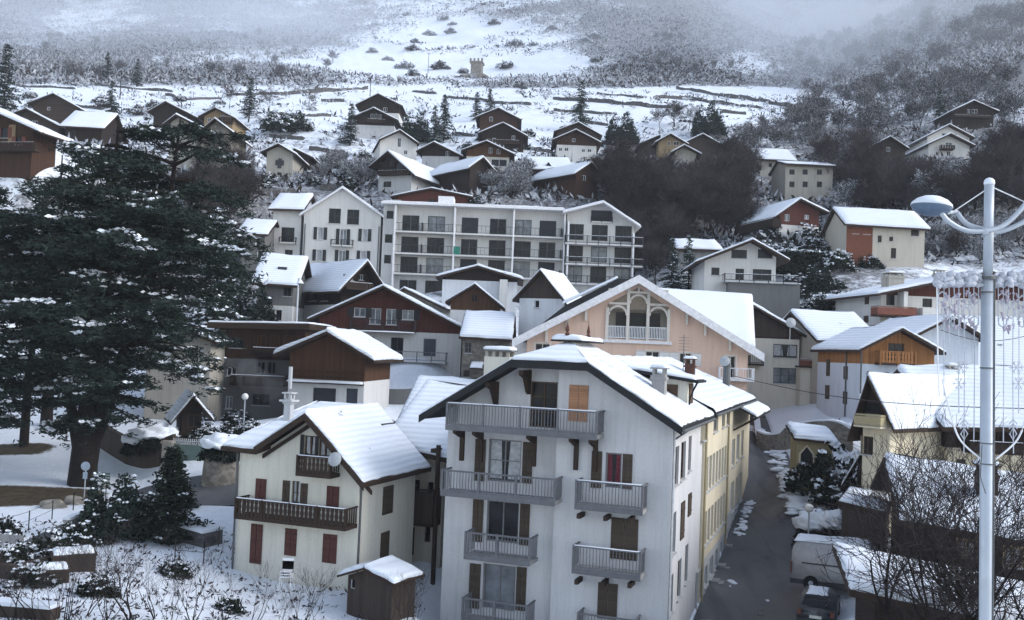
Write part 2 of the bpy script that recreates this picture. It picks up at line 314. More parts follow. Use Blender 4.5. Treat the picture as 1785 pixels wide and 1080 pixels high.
    def shutter(s, pl, x0, y0, x1, y1, mat='shutter_red', name='shutter', rec=0):
        u0, u1, z0, z1 = s.rect(pl, x0, y0, x1, y1); m_ = MB(); c = (u0+u1)/2
        s.bx(m_, pl, u0, c-.012, -.05, .01, z0, z1); s.bx(m_, pl, c+.012, u1, -.05, .01, z0, z1)
        for t in (.2, .8): s.bx(m_, pl, u0+.04, u1-.04, -.07, -.045, z0+(z1-z0)*t-.04, z0+(z1-z0)*t+.04)
        mesh_obj(name, m_, mat, s.root)
    def balcony(s, x0, x1, yt, yb, proj=1.2, mat='rail_grey', slab='mid_grey', style='bars', gap=.14, snow=True, floor=.18, posts=1.3, pl='front', label=None, brackets=None, ym=None):
        # pixels on the outer plane of the balcony: yt top rail row, yb slab bottom row
        if pl == 'front':
            xm = (x0+x1)/2; u0 = s.f(x0, (yt+yb)/2, -proj)[0]; u1 = s.f(x1, (yt+yb)/2, -proj)[0]; z1 = s.f(xm, yt, -proj)[1]; z0 = s.f(xm, yb, -proj)[1]
        else:
            sg = s.W+proj; xm = (x0+x1)/2; u0 = s.sd(x0, (yt+yb)/2, sg)[0]; u1 = s.sd(x1, (yt+yb)/2, sg)[0]; z1 = s.sd(xm, yt, sg)[1]; z0 = s.sd(xm, yb, sg)[1]
            u0, u1 = min(u0, u1), max(u0, u1)
        b_ = MB(); s.bx(b_, pl, u0, u1, -proj, .02, z0, z0+floor)
        bo = mesh_obj('balcony', b_, slab, s.root, label); rl = MB(); zf = z0+floor; t = .045; cfar = s.d > 100
        gap = gap*(1 if not cfar else 1.5)
        def run(k0, k1, along):                  # along u or along depth
            pass
        s.bx(rl, pl, u0, u1, -proj, -proj+.07, z1-.07, z1)
        s.bx(rl, pl, u0, u0+.06, -proj+.07, 0, z1-.07, z1); s.bx(rl, pl, u1-.06, u1, -proj+.07, 0, z1-.07, z1)
        if style == 'panel':
            s.bx(rl, pl, u0, u1, -proj, -proj+.05, zf-.1, z1-.12); s.bx(rl, pl, u0, u0+.05, -proj+.05, 0, zf-.1, z1-.12); s.bx(rl, pl, u1-.05, u1, -proj+.05, 0, zf-.1, z1-.12)
        else:
            s.bx(rl, pl, u0, u1, -proj+.01, -proj+.06, zf+.05, zf+.11)
            if style == 'bars': w2 = .028
            elif style == 'boards': w2 = gap*.40
            else: w2 = .012
            n = max(2, int((u1-u0)/gap))
            for i in range(n+1):
                c = u0+.05+(u1-u0-.1)*i/n
                if style == 'boards':            # shaped boards: wide ends, waist in the middle
                    hz = z1-zf
                    for (q0, q1, ww) in ((.0, .25, 1.), (.25, .42, .72), (.42, .6, 1.), (.6, .75, .72), (.75, 1., 1.)):
                        s.bx(rl, pl, c-w2*ww, c+w2*ww, -proj+.02, -proj+.045, zf+hz*q0, zf+hz*q1-(.08 if q1 == 1. else 0))
                else: s.bx(rl, pl, c-w2*.5, c+w2*.5, -proj+.02, -proj+.045, zf+.1, z1-.07)
            nd = max(1, int(proj/gap))
            for i in range(nd):
                k = -proj+.1+(proj-.1)*(i+.5)/nd
                for c in (u0+.02, u1-.05): s.bx(rl, pl, c, c+.03, k-w2*.5, k+w2*.5, zf+.05, z1-.07)
            np_ = max(1, int((u1-u0)/posts))
            for i in range(np_+1):
                c = u0+.04+(u1-u0-.08)*i/np_; s.bx(rl, pl, c-.045, c+.045, -proj-.02, -proj+.08, z0+.01, z1+.015)
        if style == 'bars' and s.d < 60:
            s.bx(rl, pl, u0+.002, u1-.002, -proj-.008, -proj, z0-.03, zf+.035)
        mesh_obj('railing', rl, mat, bo)
        if brackets:
            for c in brackets:
                uu = s.f(c, yb, -proj*.5)[0]; bm_ = MB()
                bm_.prism([(0, 0), (-proj*.8, 0), (-proj*.8, -.18), (-.22, -.45), (-.2, -1.5), (0, -1.5)], lambda u, v, k: (uu+.18*k, u, z0+v)); mesh_obj('bracket', bm_, 'fascia_brown', bo)
        if snow:
            sm = MB(); g = s.mp(pl)
            if pl == 'front': sm.snow((u0, -proj-.02, z1+.005), (u1, -proj-.02, z1+.005), (u1, -proj+.09, z1+.005), (u0, -proj+.09, z1+.005), .055, 1.2, inset=.0)
            else: sm.snow((s.W+proj-.09, u0, z1+.005), (s.W+proj+.02, u0, z1+.005), (s.W+proj+.02, u1, z1+.005), (s.W+proj-.09, u1, z1+.005), .055, 1.2, inset=.0)
            mesh_obj('snow', sm, 'snow', bo, smooth=True)
        return u0, u1, z0, z1
    def cut(s, mb, poly, pl):
        g = s.mp(pl); bm = bmesh.new(); bm.faces.new([bm.verts.new((u, z, 0)) for u, z in poly])
        hs = s.holes[pl]
        for (u0, u1, z0, z1) in hs:
            for co, no in (((u0, 0, 0), (1, 0, 0)), ((u1, 0, 0), (1, 0, 0)), ((0, z0, 0), (0, 1, 0)), ((0, z1, 0), (0, 1, 0))):
                bmesh.ops.bisect_plane(bm, geom=bm.verts[:]+bm.edges[:]+bm.faces[:], plane_co=co, plane_no=no)
        for f_ in bm.faces:
            c = f_.calc_center_median()
            if any(u0 < c.x < u1 and z0 < c.y < z1 for (u0, u1, z0, z1) in hs): continue
            mb.quad(*[g(v.co.x, v.co.y, 0) for v in f_.verts])
        bm.free()
        for (u0, u1, z0, z1) in hs:
            k = .2
            for (p, q) in (((u0, z0), (u0, z1)), ((u0, z1), (u1, z1)), ((u1, z1), (u1, z0)), ((u1, z0), (u0, z0))):
                mb.quad(g(p[0], p[1], 0), g(q[0], q[1], 0), g(q[0], q[1], k), g(p[0], p[1], k))
    def split(s, poly, z):                       # split polygon at height z
        def clip(keep):
            out = []
            for i, p in enumerate(poly):
                q = poly[(i+1) % len(poly)]; ip = keep(p[1]); iq = keep(q[1])
                if ip: out.append(p)
                if ip != iq: t = (z-p[1])/(q[1]-p[1]); out.append((p[0]+(q[0]-p[0])*t, z))
            return out
        return clip(lambda v: v < z), clip(lambda v: v >= z)
    def done(s):
        W, L, zL, zR = s.W, s.L, s.zL, s.zR; B = -s.found
        if s.kindr == 'gable':
            au, az = s.apex; front = [(0, B), (W, B), (W, zR), (au, az), (0, zL)]; back = front
            side_r = [(0, B), (L, B), (L, zR), (0, zR)]; side_l = [(0, B), (L, B), (L, zL), (0, zL)]
        elif s.kindr == 'eave':
            rh = s.ridge; front = [(0, B), (W, B), (W, zR), (0, zL)]; zm = (zL+zR)/2
            side_r = [(0, B), (L, B), (L, zR), (L/2, zR+rh), (0, zR)]; side_l = [(0, B), (L, B), (L, zL), (L/2, zL+rh), (0, zL)]; back = front
        else:
            front = [(0, B), (W, B), (W, zR), (0, zL)]; back = front; side_r = [(0, B), (L, B), (L, zR), (0, zR)]; side_l = [(0, B), (L, B), (L, zL), (0, zL)]
        lo = MB(); hi = MB()
        for pl, poly in (('front', front), ('right', side_r), ('left', side_l)):
            if s.zt is not None:
                a_, b_ = s.split(poly, s.zt); hs = s.holes[pl]
                s.holes[pl] = [h for h in hs if (h[2]+h[3])/2 < s.zt]; 
                if len(a_) > 2: s.cut(lo, a_, pl)
                s.holes[pl] = [h for h in hs if (h[2]+h[3])/2 >= s.zt]
                if len(b_) > 2: s.cut(hi, b_, pl)
                s.holes[pl] = hs
            else: s.cut(lo, poly, pl)
        lo.quad(*[(u, L, z) for u, z in back[::-1]])
        mesh_obj('wall', lo, s.wall, s.root)
        if hi.f: mesh_obj('upper_wall', hi, s.top, s.root)
        ov, of = s.ov, s.ovf; rf = MB(); sn = MB(); t = s.rt
        if s.kindr == 'gable':
            au, az = s.apex; mL = (az-zL)/max(.1, au); mR = (az-zR)/max(.1, W-au); up = t+.02
            eL = (-ov, zL-ov*mL+up); eR = (W+ov, zR-ov*mR+up); ap = (au, az+up)
            for e, fl in ((eL, 0), (eR, 1)):
                A = (e[0], -of, e[1]); Bq = (ap[0], -of, ap[1]); C = (ap[0], L+of*.6, ap[1]); D = (e[0], L+of*.6, e[1])
                rf.slab(A, Bq, C, D, t)
                if s.snowy: sn.snow(A, Bq, C, D, s.sn, s.res, (1, 0, 1, 1))
        elif s.kindr == 'eave':
            rh = s.ridge; m_ = rh/(L/2); up = t+.02
            for sg in (0, 1):
                y0 = -of if sg == 0 else L+of; zz = -of*m_+up
                A = (-ov, y0, zL+zz); Bq = (W+ov, y0, zR+zz); C = (W+ov, L/2, zR+rh+up); D = (-ov, L/2, zL+rh+up)
                rf.slab(A, Bq, C, D, t)
                if s.snowy: sn.snow(A, Bq, C, D, s.sn, s.res, (1, 1, 0, 1))
        elif s.kindr == 'shed':                  # rises toward the back by ridge
            A = (-ov, -of, zL+t-of*s.ridge/L); Bq = (W+ov, -of, zR+t-of*s.ridge/L); C = (W+ov, L+of, zR+s.ridge+t); D = (-ov, L+of, zL+s.ridge+t)
            rf.slab(A, Bq, C, D, t); sn.snow(A, Bq, C, D, s.sn, s.res)
        else:
            A = (-ov, -of, zL+t); Bq = (W+ov, -of, zR+t); C = (W+ov, L+of, zR+t); D = (-ov, L+of, zL+t)
            rf.slab(A, Bq, C, D, t); sn.snow(A, Bq, C, D, s.sn, s.res)
        if s.kindr != 'none':
            s.roof = mesh_obj('roof', rf, s.fascia, s.root)
            if sn.f: mesh_obj('snow', sn, 'roof_snow', s.roof, smooth=True)
        return s
    def chimney(s, u, y, z0, h, w=.7, mat='shabby', cap=True, par=None):
        c = MB(); c.box(u-w/2, u+w/2, y-w/2, y+w/2, z0, z0+h); c.box(u-w/2-.06, u+w/2+.06, y-w/2-.06, y+w/2+.06, z0+h-.25, z0+h-.12)
        for dx in (-1, 1):
            for dy in (-1, 1): c.box(u+dx*w*.38-.06, u+dx*w*.38+.06, y+dy*w*.38-.06, y+dy*w*.38+.06, z0+h, z0+h+.25)
        c.box(u-w/2-.1, u+w/2+.1, y-w/2-.1, y+w/2+.1, z0+h+.25, z0+h+.32)
        o = mesh_obj('chimney', c, mat, s.roof if hasattr(s, 'roof') else s.root)
        if cap: q = MB(); e = w/2+.12; zz = z0+h+.33; q.snow((u-e, y-e, zz), (u+e, y-e, zz), (u+e, y+e, zz), (u-e, y+e, zz), .14, .3); mesh_obj('snow', q, 'snow', o, smooth=True) if not s.__dict__.get('roof') else mesh_obj('snow', q, 'snow', o.parent, smooth=True)
        return o
# ================================================================ HOUSES
def chalet(label, d, xl, xr, yb, yL, yR, apex, yaw=0, L=9, wall='dark_brown', top=None, topy=None, wins=(), name='chalet', balc=None, ov=.9, ovf=1.0, frame='frame_white', sn=.22, **kw):
    h = House(name, label, d, yaw, xl, xr, yb, yL, yR, apex, L, wall, 'chalet' if name == 'chalet' else 'house', top, topy, ov=ov, ovf=ovf, sn=sn, found=5, **kw)
    for wd in wins: h.win('front', *wd[:4], mull=1, frame=frame, pane='glass' if len(wd) < 5 else wd[4], rec=.12)
    h.done()
    if balc: h.balcony(*balc, proj=1.0, mat='rail_wood', slab='fascia_brown', style='boards', gap=.3)
    return h
# ---- hillside chalets, farthest first
chalet('uppermost dark chalet of the pair near the terraces, broad gable over white walls', 218, 626, 696, 212, 182, 184, (660, 166), L=10, wall='white', top='dark_brown', topy=196, wins=((648, 186, 655, 193), (668, 187, 675, 194)))
chalet('dark timber chalet on a white base just below the uppermost hillside chalet', 206, 614, 688, 234, 207, 209, (652, 191), wall='grey_white', top='dark_brown', topy=218, wins=((646, 198, 651, 206), (653, 198, 658, 206), (660, 199, 665, 207)), balc=(640, 672, 207, 213))
chalet('dark brown chalet directly above another chalet, left of the narrow hillside path', 204, 836, 902, 226, 204, 208, (869, 191), wins=((853, 203, 859, 211),), wall='brown')
chalet('nearly black wide-gabled chalet below the dark brown one on the hillside', 190, 840, 913, 256, 232, 237, (877, 217), wall='dark_brown', wins=((892, 236, 898, 243), (858, 240, 864, 247)), balc=(848, 905, 243, 250))
chalet('rear brown chalet whose roof rises behind a brown chalet with white lower wall', 204, 972, 1042, 246, 229, 235, (1008, 216), wall='grey_brown')
chalet('brown chalet with a white lower floor and rows of small windows on the hillside', 186, 970, 1040, 275, 243, 248, (1004, 229), wall='white', top='brown', topy=253, wins=((974, 257, 980, 263), (984, 257, 991, 263), (1014, 259, 1020, 265), (1024, 259, 1031, 265), (997, 241, 1003, 247)))
chalet('white rendered house with one tall dark window high in its gable', 170, 661, 727, 283, 245, 252, (696, 230), yaw=-14, wall='white', wins=((693, 240, 699, 256), (704, 262, 710, 269), (676, 261, 682, 266)), name='house', ov=.3, L=11)
h = House('chalet', 'wide low chalet with a long snowy roof slope and recessed balcony, left hillside', 150, 22, 659, 718, 335, 285, 300, (682, 268), 15, 'pale_grey', 'chalet', 'dark_brown', 303, ov=1.2, sn=.3, ovf=1.2)
for q in ((668, 276, 675, 288), (678, 276, 686, 289), (690, 283, 702, 302)): h.win('front', *q, frame='frame_dark')
h.win('front', 668, 316, 682, 326, frame='frame_dark'); h.done(); h.balcony(658, 712, 296, 304, 1.0, 'rail_wood', 'fascia_brown', 'boards', .3)
chalet('dark gabled chalet right of the white rendered house on the hillside', 166, 735, 800, 292, 262, 272, (758, 251), yaw=6, wall='pale_grey', top='dark_brown', topy=272, wins=((777, 263, 783, 272),))
chalet('brown chalet above a garage with pale frames on the middle of the hillside', 164, 812, 888, 294, 262, 268, (848, 249), wall='beige', top='warm_brown', topy=273, wins=((852, 257, 858, 267), (866, 259, 872, 268), (856, 277, 884, 290)), frame='frame_white')
h = House('chalet', 'dark chalet with a snowy left roof slope at the foot of the hillside cluster', 148, -38, 818, 858, 330, 290, 300, (838, 277), 11, 'dark_brown', 'chalet', ov=.9, sn=.3); h.win('front', 832, 296, 842, 308); h.done()
h = House('chalet', 'chalet with a snow covered front roof slope and a small dark roof dormer', 158, -6, 924, 992, 318, 294, 296, None, 10, 'dark_brown', 'chalet', roof='eave', ridge=2.6, sn=.25)
h.win('front', 935, 301, 945, 309); h.win('front', 960, 302, 972, 310); h.done()
dm = MB(); W = h.W; dm.prism([(W*.3, 3.0), (W*.62, 3.0), (W*.46, 4.6)], lambda u, v, k: (u, .2+3.6*k, v-1.0)); mesh_obj('dormer', dm, 'dark_brown', h.roof)
sn = MB(); zz = 3.62; sn.snow((W*.26, 0, 2.0), (W*.46, 0, zz), (W*.46, 4, zz), (W*.26, 4, 2.0), .2, .7); sn.snow((W*.46, 0, zz), (W*.66, 0, 2.0), (W*.66, 4, 2.0), (W*.46, 4, zz), .2, .7); mesh_obj('snow', sn, 'snow', h.roof, smooth=True)
h = House('chalet', 'brown chalet with its left roof slope under snow, lowest at the right of the cluster', 148, -38, 1003, 1042, 335, 300, 306, (1026, 286), 11, 'brown', 'chalet', ov=1., sn=.28); h.win('front', 1015, 305, 1022, 314, frame='frame_white'); h.done()
chalet('dark brown barn with horizontal log walls, topmost at the left of the hillside', 200, 57, 136, 210, 180, 188, (96, 166), wall='log', wins=((82, 186, 88, 192),))
chalet('brown house with a shallow gable half hidden behind the chalet with a tan patch', 160, 14, 104, 250, 205, 222, (50, 193), wall='grey_brown', wins=((55, 210, 66, 219),))
h = House('chalet', 'brown chalet with a tan wall patch and long snowy eave at the left edge', 112, 12, -60, 58, 280, 190, 226, (-42, 182), 4, 'brown', 'chalet', ov=2., sn=.35, ovf=1.4)
h.win('front', 28, 238, 38, 252, shut='red_brown_plank', sw=.5); h.win('front', 2, 222, 14, 240, shut='red_brown_plank'); h.done(); u0, u1, z0, z1 = h.rect('front', 15, 217, 27, 250); q = MB(); q.box(u0, u1, -.05, -.01, z0, z1); mesh_obj('tan_panel', q, 'ochre_wall', h.root); h.balcony(-20, 60, 247, 262, 1.2, 'rail_wood', 'fascia_brown', 'boards', .3)
h = House('house', 'house with a bright snowy front roof slope beside the top of the cedar', 158, -3, 112, 178, 250, 218, 222, None, 10, 'dark_brown', 'house', roof='eave', ridge=3.2, sn=.25); h.win('front', 124, 228, 132, 238); h.done()
chalet('charcoal gabled barn on the snowy slope behind the cedar top', 192, 266, 342, 232, 193, 206, (291, 180), wall='dark_brown', wins=((322, 203, 326, 208),))
chalet('grey stone house with a plain pointed gable behind the cedar', 142, 293, 344, 300, 213, 221, (310, 204), wall='shabby', name='house', wins=((307, 222, 313, 230),))
chalet('small ochre house with an orange balcony screen on the hillside', 182, 354, 406, 245, 202, 206, (377, 191), wall='ochre_wall', name='house', wins=((384, 200, 392, 215, 'glass'), (362, 205, 368, 212)), balc=(382, 404, 203, 214))
chalet('tall rubble stone house with a narrow gable beside the dark round tree', 140, 348, 400, 310, 232, 228, (377, 211), wall='old_stone', name='house', wins=((368, 250, 374, 258),))
h = chalet('small pale stone barn with a dark cross-shaped opening in its gable', 166, 463, 511, 312, 264, 268, (487, 254), wall='shabby', name='barn', wins=((483, 300, 491, 305),), frame='frame_dark')
h.root['category'] = 'barn'; o = MB(); u0, u1, z0, z1 = h.rect('front', 484, 276, 491, 293); u2, u3, z2, z3 = h.rect('front', 480, 279, 495, 288); o.box(u0, u1, -.05, .02, z0, z1); o.box(u2, u0, -.05, .02, z2, z3); o.box(u1, u3, -.05, .02, z2, z3); mesh_obj('shutter', o, 'frame_dark', h.root)
chalet('low dark roofed shed right behind the pale stone barn', 176, 508, 540, 290, 268, 274, (515, 262), wall='dark_brown')
chalet('yellowish house with a shallow gable right of the bare hillside trees', 190, 1147, 1192, 280, 247, 250, (1168, 236), wall='ochre_wall', name='house', wins=((1164, 246, 1169, 253), (1174, 246, 1184, 253)))
chalet('brown timber extension left of the yellowish shallow gabled house', 193, 1120, 1146, 280, 250, 246, (1150, 238), wall='grey_brown', name='house')
chalet('grey-brown house with snow on its shallow gable right of the yellowish house', 196, 1200, 1246, 282, 247, 249, (1224, 236), wall='grey_brown', name='house')
chalet('low stone outbuilding gable below the yellowish house among bare trees', 178, 1176, 1214, 285, 264, 268, (1192, 256), wall='shabby', name='house')
h = House('house', 'weathered house with a partly snowed roof above the roofless looking stone house', 185, -4, 1325, 1382, 300, 276, 279, None, 9, 'shabby', 'house', roof='eave', ridge=2.6, sn=.2); h.win('front', 1340, 284, 1346, 291); h.done()
h = House('house', 'large weathered stone house with two rows of dark windows among bare trees', 165, 0, 1368, 1452, 345, 286, 290, None, 9, 'shabby', 'house', roof='eave', ridge=1.2, sn=.12, ov=.4)
for x in (1376, 1399, 1424): h.win('front', x, 295, x+9, 304); h.win('front', x, 316, x+9, 326)
h.done()
chalet('grey barn with a rounded gable in front of the bare woods on the right', 176, 1527, 1578, 292, 252, 260, (1549, 241), wall='grey_brown', name='barn', ov=.4, wins=((1545, 256, 1552, 264),))
chalet('dark gabled chalet standing highest on the right among the woods', 212, 1660, 1732, 216, 194, 194, (1695, 178), wall='dark_brown', wins=((1686, 190, 1691, 197), (1694, 190, 1704, 197)), balc=(1664, 1728, 200, 204))
h = chalet('rear white gable of the stepped pair of houses right of the woods', 186, 1616, 1690, 270, 238, 240, (1652, 220), wall='white', name='house', ov=.7, wins=((1642, 232, 1668, 239),))
h.chimney(2, 2, 2.6, 2.2, .8, 'white')
chalet('front white gable with a wooden balcony in the stepped pair on the right hillside', 179, 1618, 1690, 278, 252, 254, (1654, 236), wall='white', name='house', wins=((1648, 248, 1660, 255), (1631, 264, 1637, 271), (1650, 263, 1657, 272)), balc=(1641, 1664, 252, 260), ov=.7)
# ---- mid slope, behind the long block
h = House('house', 'low orange-brown house behind the flat roof of the apartment block', 135, 0, 690, 815, 375, 343, 344, (752, 331), 8, 'red_brown', 'house', ov=.8, ovf=.6); h.win('front', 747, 347, 760, 357); h.done()
h = House('house', 'timber chalet with a balcony wrapped round its corner above the snowy hedges', 130, -15, 1358, 1428, 412, 372, 368, (1391, 350), 10, 'white', 'chalet', 'red_brown', 393, ov=1.1, sn=.25)
for q in ((1368, 373, 1377, 385), (1402, 374, 1411, 382)): h.win('front', *q, frame='frame_white', pane='glass_pale')
h.win('left', 1340, 373, 1354, 384, frame='frame_white'); h.win('left', 1316, 374, 1332, 385, frame='frame_white'); h.win('left', 1314, 396, 1330, 407, frame='frame_white'); h.win('left', 1336, 395, 1352, 407, frame='frame_white'); h.done()
b_ = MB(); z = h.sd(1330, 384, -1.2)[1]; b_.box(-1.3, 0, -.5, h.L, z-1.2, z-1.05); b_.box(-1.3, -1.22, -.5, h.L, z-1.05, z); b_.box(-1.22, 0, -.5, -.42, z-1.05, z); bo = mesh_obj('balcony', b_, 'dark_brown', h.root)
q = MB(); q.snow((-1.35, -.5, z+.01), (-1.17, -.5, z+.01), (-1.17, h.L, z+.01), (-1.35, h.L, z+.01), .09, 1.5); mesh_obj('snow', q, 'snow', bo, smooth=True)
h = House('house', 'long low house with a snowy roof, pink walled at left and beige walled at right', 120, 2, 1474, 1612, 455, 389, 398, None, 9, 'beige', 'house', roof='eave', ridge=2.3, sn=.28, ov=.5)
for q in ((1486, 395, 1497, 407), (1505, 395, 1517, 408)): h.win('front', *q, frame='tan_door', surround='light_wood')
for q in ((1530, 410, 1537, 422), (1550, 412, 1557, 420), (1588, 400, 1602, 411), (1553, 432, 1562, 450)): h.win('front', *q, frame='frame_brown')
h.done(); q = MB(); u1 = h.f(1521, 410)[0]; q.box(0.02, u1, -.06, -.01, -2, h.zL-.1); mesh_obj('pink_wall', q, 'brick_red', h.root)
# repaint: cut window openings read through this panel, so hang the panel around them
bpy.data.objects.remove(h.root.children[-1]) if h.root.children[-1].name.startswith('pink_wall') else None
q = MB(); rs = [r for r in h.holes['front'] if r[0] < u1]; q2 = [0.02]+[v for r in sorted(rs) for v in (r[0]-.12, r[1]+.12)]+[u1]
for i in range(0, len(q2)-1, 2): q.box(q2[i], q2[i+1], -.05, -.01, -2, h.zL-.1)
for r in rs: q.box(r[0]-.12, r[1]+.12, -.05, -.01, -2, r[2]-.12); q.box(r[0]-.12, r[1]+.12, -.05, -.01, r[3]+.12, h.zL-.1)
mesh_obj('pink_wall', q, 'brick_red', h.root)
h = House('house', 'white house with a wide shallow gable over a long dark balcony, right of the woods', 106, 3, 1226, 1353, 535, 454, 448, (1308, 423), 11, 'white', 'house', ov=1.2, sn=.2, ovf=1.5)
for q in ((1240, 466, 1254, 479), (1282, 468, 1297, 488), (1312, 469, 1345, 488), (1275, 435, 1302, 450), (1321, 434, 1347, 450)): h.win('front', *q, frame='frame_dark')
h.done(); h.balcony(1263, 1392, 478, 493, 2.0, 'rail_dark', 'pale_grey', 'bars', .4)
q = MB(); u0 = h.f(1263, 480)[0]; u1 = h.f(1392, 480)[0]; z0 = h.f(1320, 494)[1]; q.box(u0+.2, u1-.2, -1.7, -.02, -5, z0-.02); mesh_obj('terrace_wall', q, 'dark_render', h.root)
h = House('shed', 'low outbuilding with a flat snowy roof left of the white wide gabled house', 122, 0, 1182, 1252, 455, 434, 436, None, 8, 'mid_grey', 'shed', roof='eave', ridge=1.3, ov=.5, sn=.3).done()
# white gabled house and long apartment block
h = House('house', 'white gabled house with dark shuttered windows at the left end of the long apartment block', 122, 0, 524, 664, 500, 372, 376, (598, 329), 12, 'white', 'house', ov=.5, ovf=.6, fascia='fascia_white', rt=.18)
for q in ((573, 363, 594, 389), (605, 365, 626, 391)): h.win('front', *q, frame='frame_dark', mull=1, trans=1)
for q in ((553, 396, 564, 417), (631, 399, 641, 420), (551, 435, 562, 454), (628, 437, 639, 457)): h.win('front', *q, frame='frame_white', pane='glass', shut='shutter_dark', sw=.42, curtain='curtain')
for q in ((592, 399, 604, 427), (590, 436, 602, 460)): h.win('front', *q, frame='frame_white', pane='glass_pale', shut='shutter_dark', sw=.42)
h.done(); h.balcony(576, 615, 417, 429, .9, 'rail_dark', 'white', 'bars', .25, snow=False)
for px in (531, 660): q = MB(); u = h.f(px, 420)[0]; q.tube([(u, -.08, 8), (u, -.08, -3)], .07, 6); mesh_obj('drainpipe', q, 'gutter', h.root)
h = House('house', 'low white wing with a snowy roof and small balcony, left of the white gabled house', 122.5, 0, 470, 526, 500, 363, 364, None, 9, 'white', 'house', roof='eave', ridge=2.2, ov=.5, sn=.3)
h.win('front', 490, 396, 513, 423, frame='frame_dark', trans=1); h.win('front', 496, 435, 510, 452, frame='frame_dark'); h.done(); h.balcony(486, 516, 413, 424, .6, 'rail_dark', 'white', 'bars', .25, snow=False)
h = House('house', 'dark house with a white framed window behind the dark conifer left of the white wing', 118, 0, 418, 462, 480, 405, 407, None, 7, 'dark_render', 'house', roof='eave', ridge=1.8, ov=.6)
h.win('front', 448, 436, 466, 455, frame='frame_white'); h.done()
A = House('apartment_block', 'long four storey white apartment block with rows of recessed balconies under a flat roof', 122, 0, 662, 983, 510, 357, 371, None, 12, 'white', 'apartment block', roof='none', found=4)
h = A; W = h.W; yrows = [409.5, 447, 482]; zs = [h.f(840, y)[1] for y in yrows]; ztop = h.f(840, 364)[1]; h.zL = h.zR = ztop
ux = lambda px, y=420: h.f(px, y)[0]
pairs = [(700, 730), (745, 775), (804, 833), (853, 882), (897, 926), (940, 969)]; lean = .045
for k, zsl in enumerate(zs+[zs[2]-2.9]):
    yy = [409.5, 447, 482, 520][k]
    for i, (a_, b_) in enumerate(pairs):
        u0 = ux(a_, 409); u1 = ux(b_, 409)
        if k == 3 and i > 3: continue
        h.win('front', 0, 0, 0, 0, metric=(u0, u1, zsl+.12, zsl+2.15), frame='frame_dark' if (i+k) % 3 else 'frame_grey', pane=['glass', 'glass', 'glass_pale', 'glass', 'garage', 'glass'][(i*2+k*3) % 6], mull=1, rec=.1, sill=False)
for q in ((674, 367, 686, 381), (671, 408, 684, 423), (669.5, 444, 681.5, 459)): h.win('front', *q, frame='frame_dark', mull=0, sill=False)
h.done()
u_l = ux(690, 409); pr = 1.5
for k, zsl in enumerate(zs):
    q = MB(); q.box(u_l, W-.02, -pr, -.005, zsl-.2, zsl); sl_ = mesh_obj('balcony_slab', q, 'white', h.root)
    rl = MB(); rl.box(u_l, W, -pr+.02, -pr+.07, zsl+.95, zsl+1.0); rl.box(u_l, W, -pr+.02, -pr+.06, zsl+.08, zsl+.12)
    n = int((W-u_l)/.5)
    for i in range(n): c = u_l+(W-u_l)*i/n; rl.box(c, c+.035, -pr+.03, -pr+.055, zsl+.12, zsl+.95)
    mesh_obj('railing', rl, 'rail_dark', sl_)
    for px in (731, 892, 972): q = MB(); u = ux(px+5, 409); q.box(u, u+.08, -pr+.1, -.01, zsl, zsl+1.15); mesh_obj('divider', q, 'rail_dark', sl_)
for px in (690, 793, 895, 983): q = MB(); u = ux(px, 409); q.box(u-.1, u+.1, -pr-.02, 0, -3, ztop-.1); mesh_obj('fin_wall', q, 'fascia_white', h.root)
q = MB(); q.box(-.1, W, -pr-.25, 12, ztop-.02, ztop+.28); rf = mesh_obj('roof', q, 'fascia_white', h.root); h.roof = rf
q = MB(); q.snow((0, -pr-.1, ztop+.285), (W, -pr-.1, ztop+.285), (W, 11.8, ztop+.285), (0, 11.8, ztop+.285), .12, 1.2); mesh_obj('snow', q, 'snow', rf, smooth=True)
q = MB(); u = ux(780, 350); q.box(u-1.4, u+.6, 3, 6, ztop+.3, ztop+1.9); mesh_obj('stair_hut', q, 'fascia_white', rf)
q = MB(); u = ux(690, 350); q.box(u-.5, u+.5, 1, 2, ztop+.3, ztop+.9); mesh_obj('chimney', q, 'mid_grey', rf)
q = MB(); u0, u1, z0, z1 = h.rect('front', 792, 431, 803, 439); q.box(u0, u1, -pr-.06, -pr, zs[1]+.02, zs[1]+1.0); mesh_obj('cloth', q, 'green_cloth', h.root)
h = House('apartment_house', 'white gabled end of the long apartment block with stacked open balconies', 121, 0, 983, 1106, 515, 372, 394, (1050, 357), 12, 'white', 'apartment building', ov=.6, ovf=1.9, fascia='fascia_white', rt=.18)
for k, zsl in enumerate(zs+[zs[2]-2.9]):
    off = -.35
    for a_, b_ in ((988, 1017), (1031, 1059), (1072, 1101)):
        if k == 3: continue
        h.win('front', 0, 0, 0, 0, metric=(ux(a_, 415), ux(b_, 415), zsl+.12+off+A.O.z-h.O.z, zsl+2.1+off+A.O.z-h.O.z), frame='frame_dark', pane='glass' if (a_+k) % 3 else 'glass_pale', mull=1, rec=.1, sill=False)
u0, u1, z0, z1 = h.rect('front', 1030, 366, 1068, 387); h.win('front', 0, 0, 0, 0, metric=(u0, u1, z0, z1), frame='frame_grey', pane='garage', mull=0, rec=.18, sill=False); h.done()
h.balcony(1030, 1068, 377, 388, .25, 'rail_dark', 'white', 'bars', .2, snow=False)
for k, (yt, yb) in enumerate(((411, 427), (449, 463), (481, 497))): h.balcony(984, 1122, yt, yb, 1.5, 'rail_dark', 'white', 'bars', .22, snow=(k < 2))
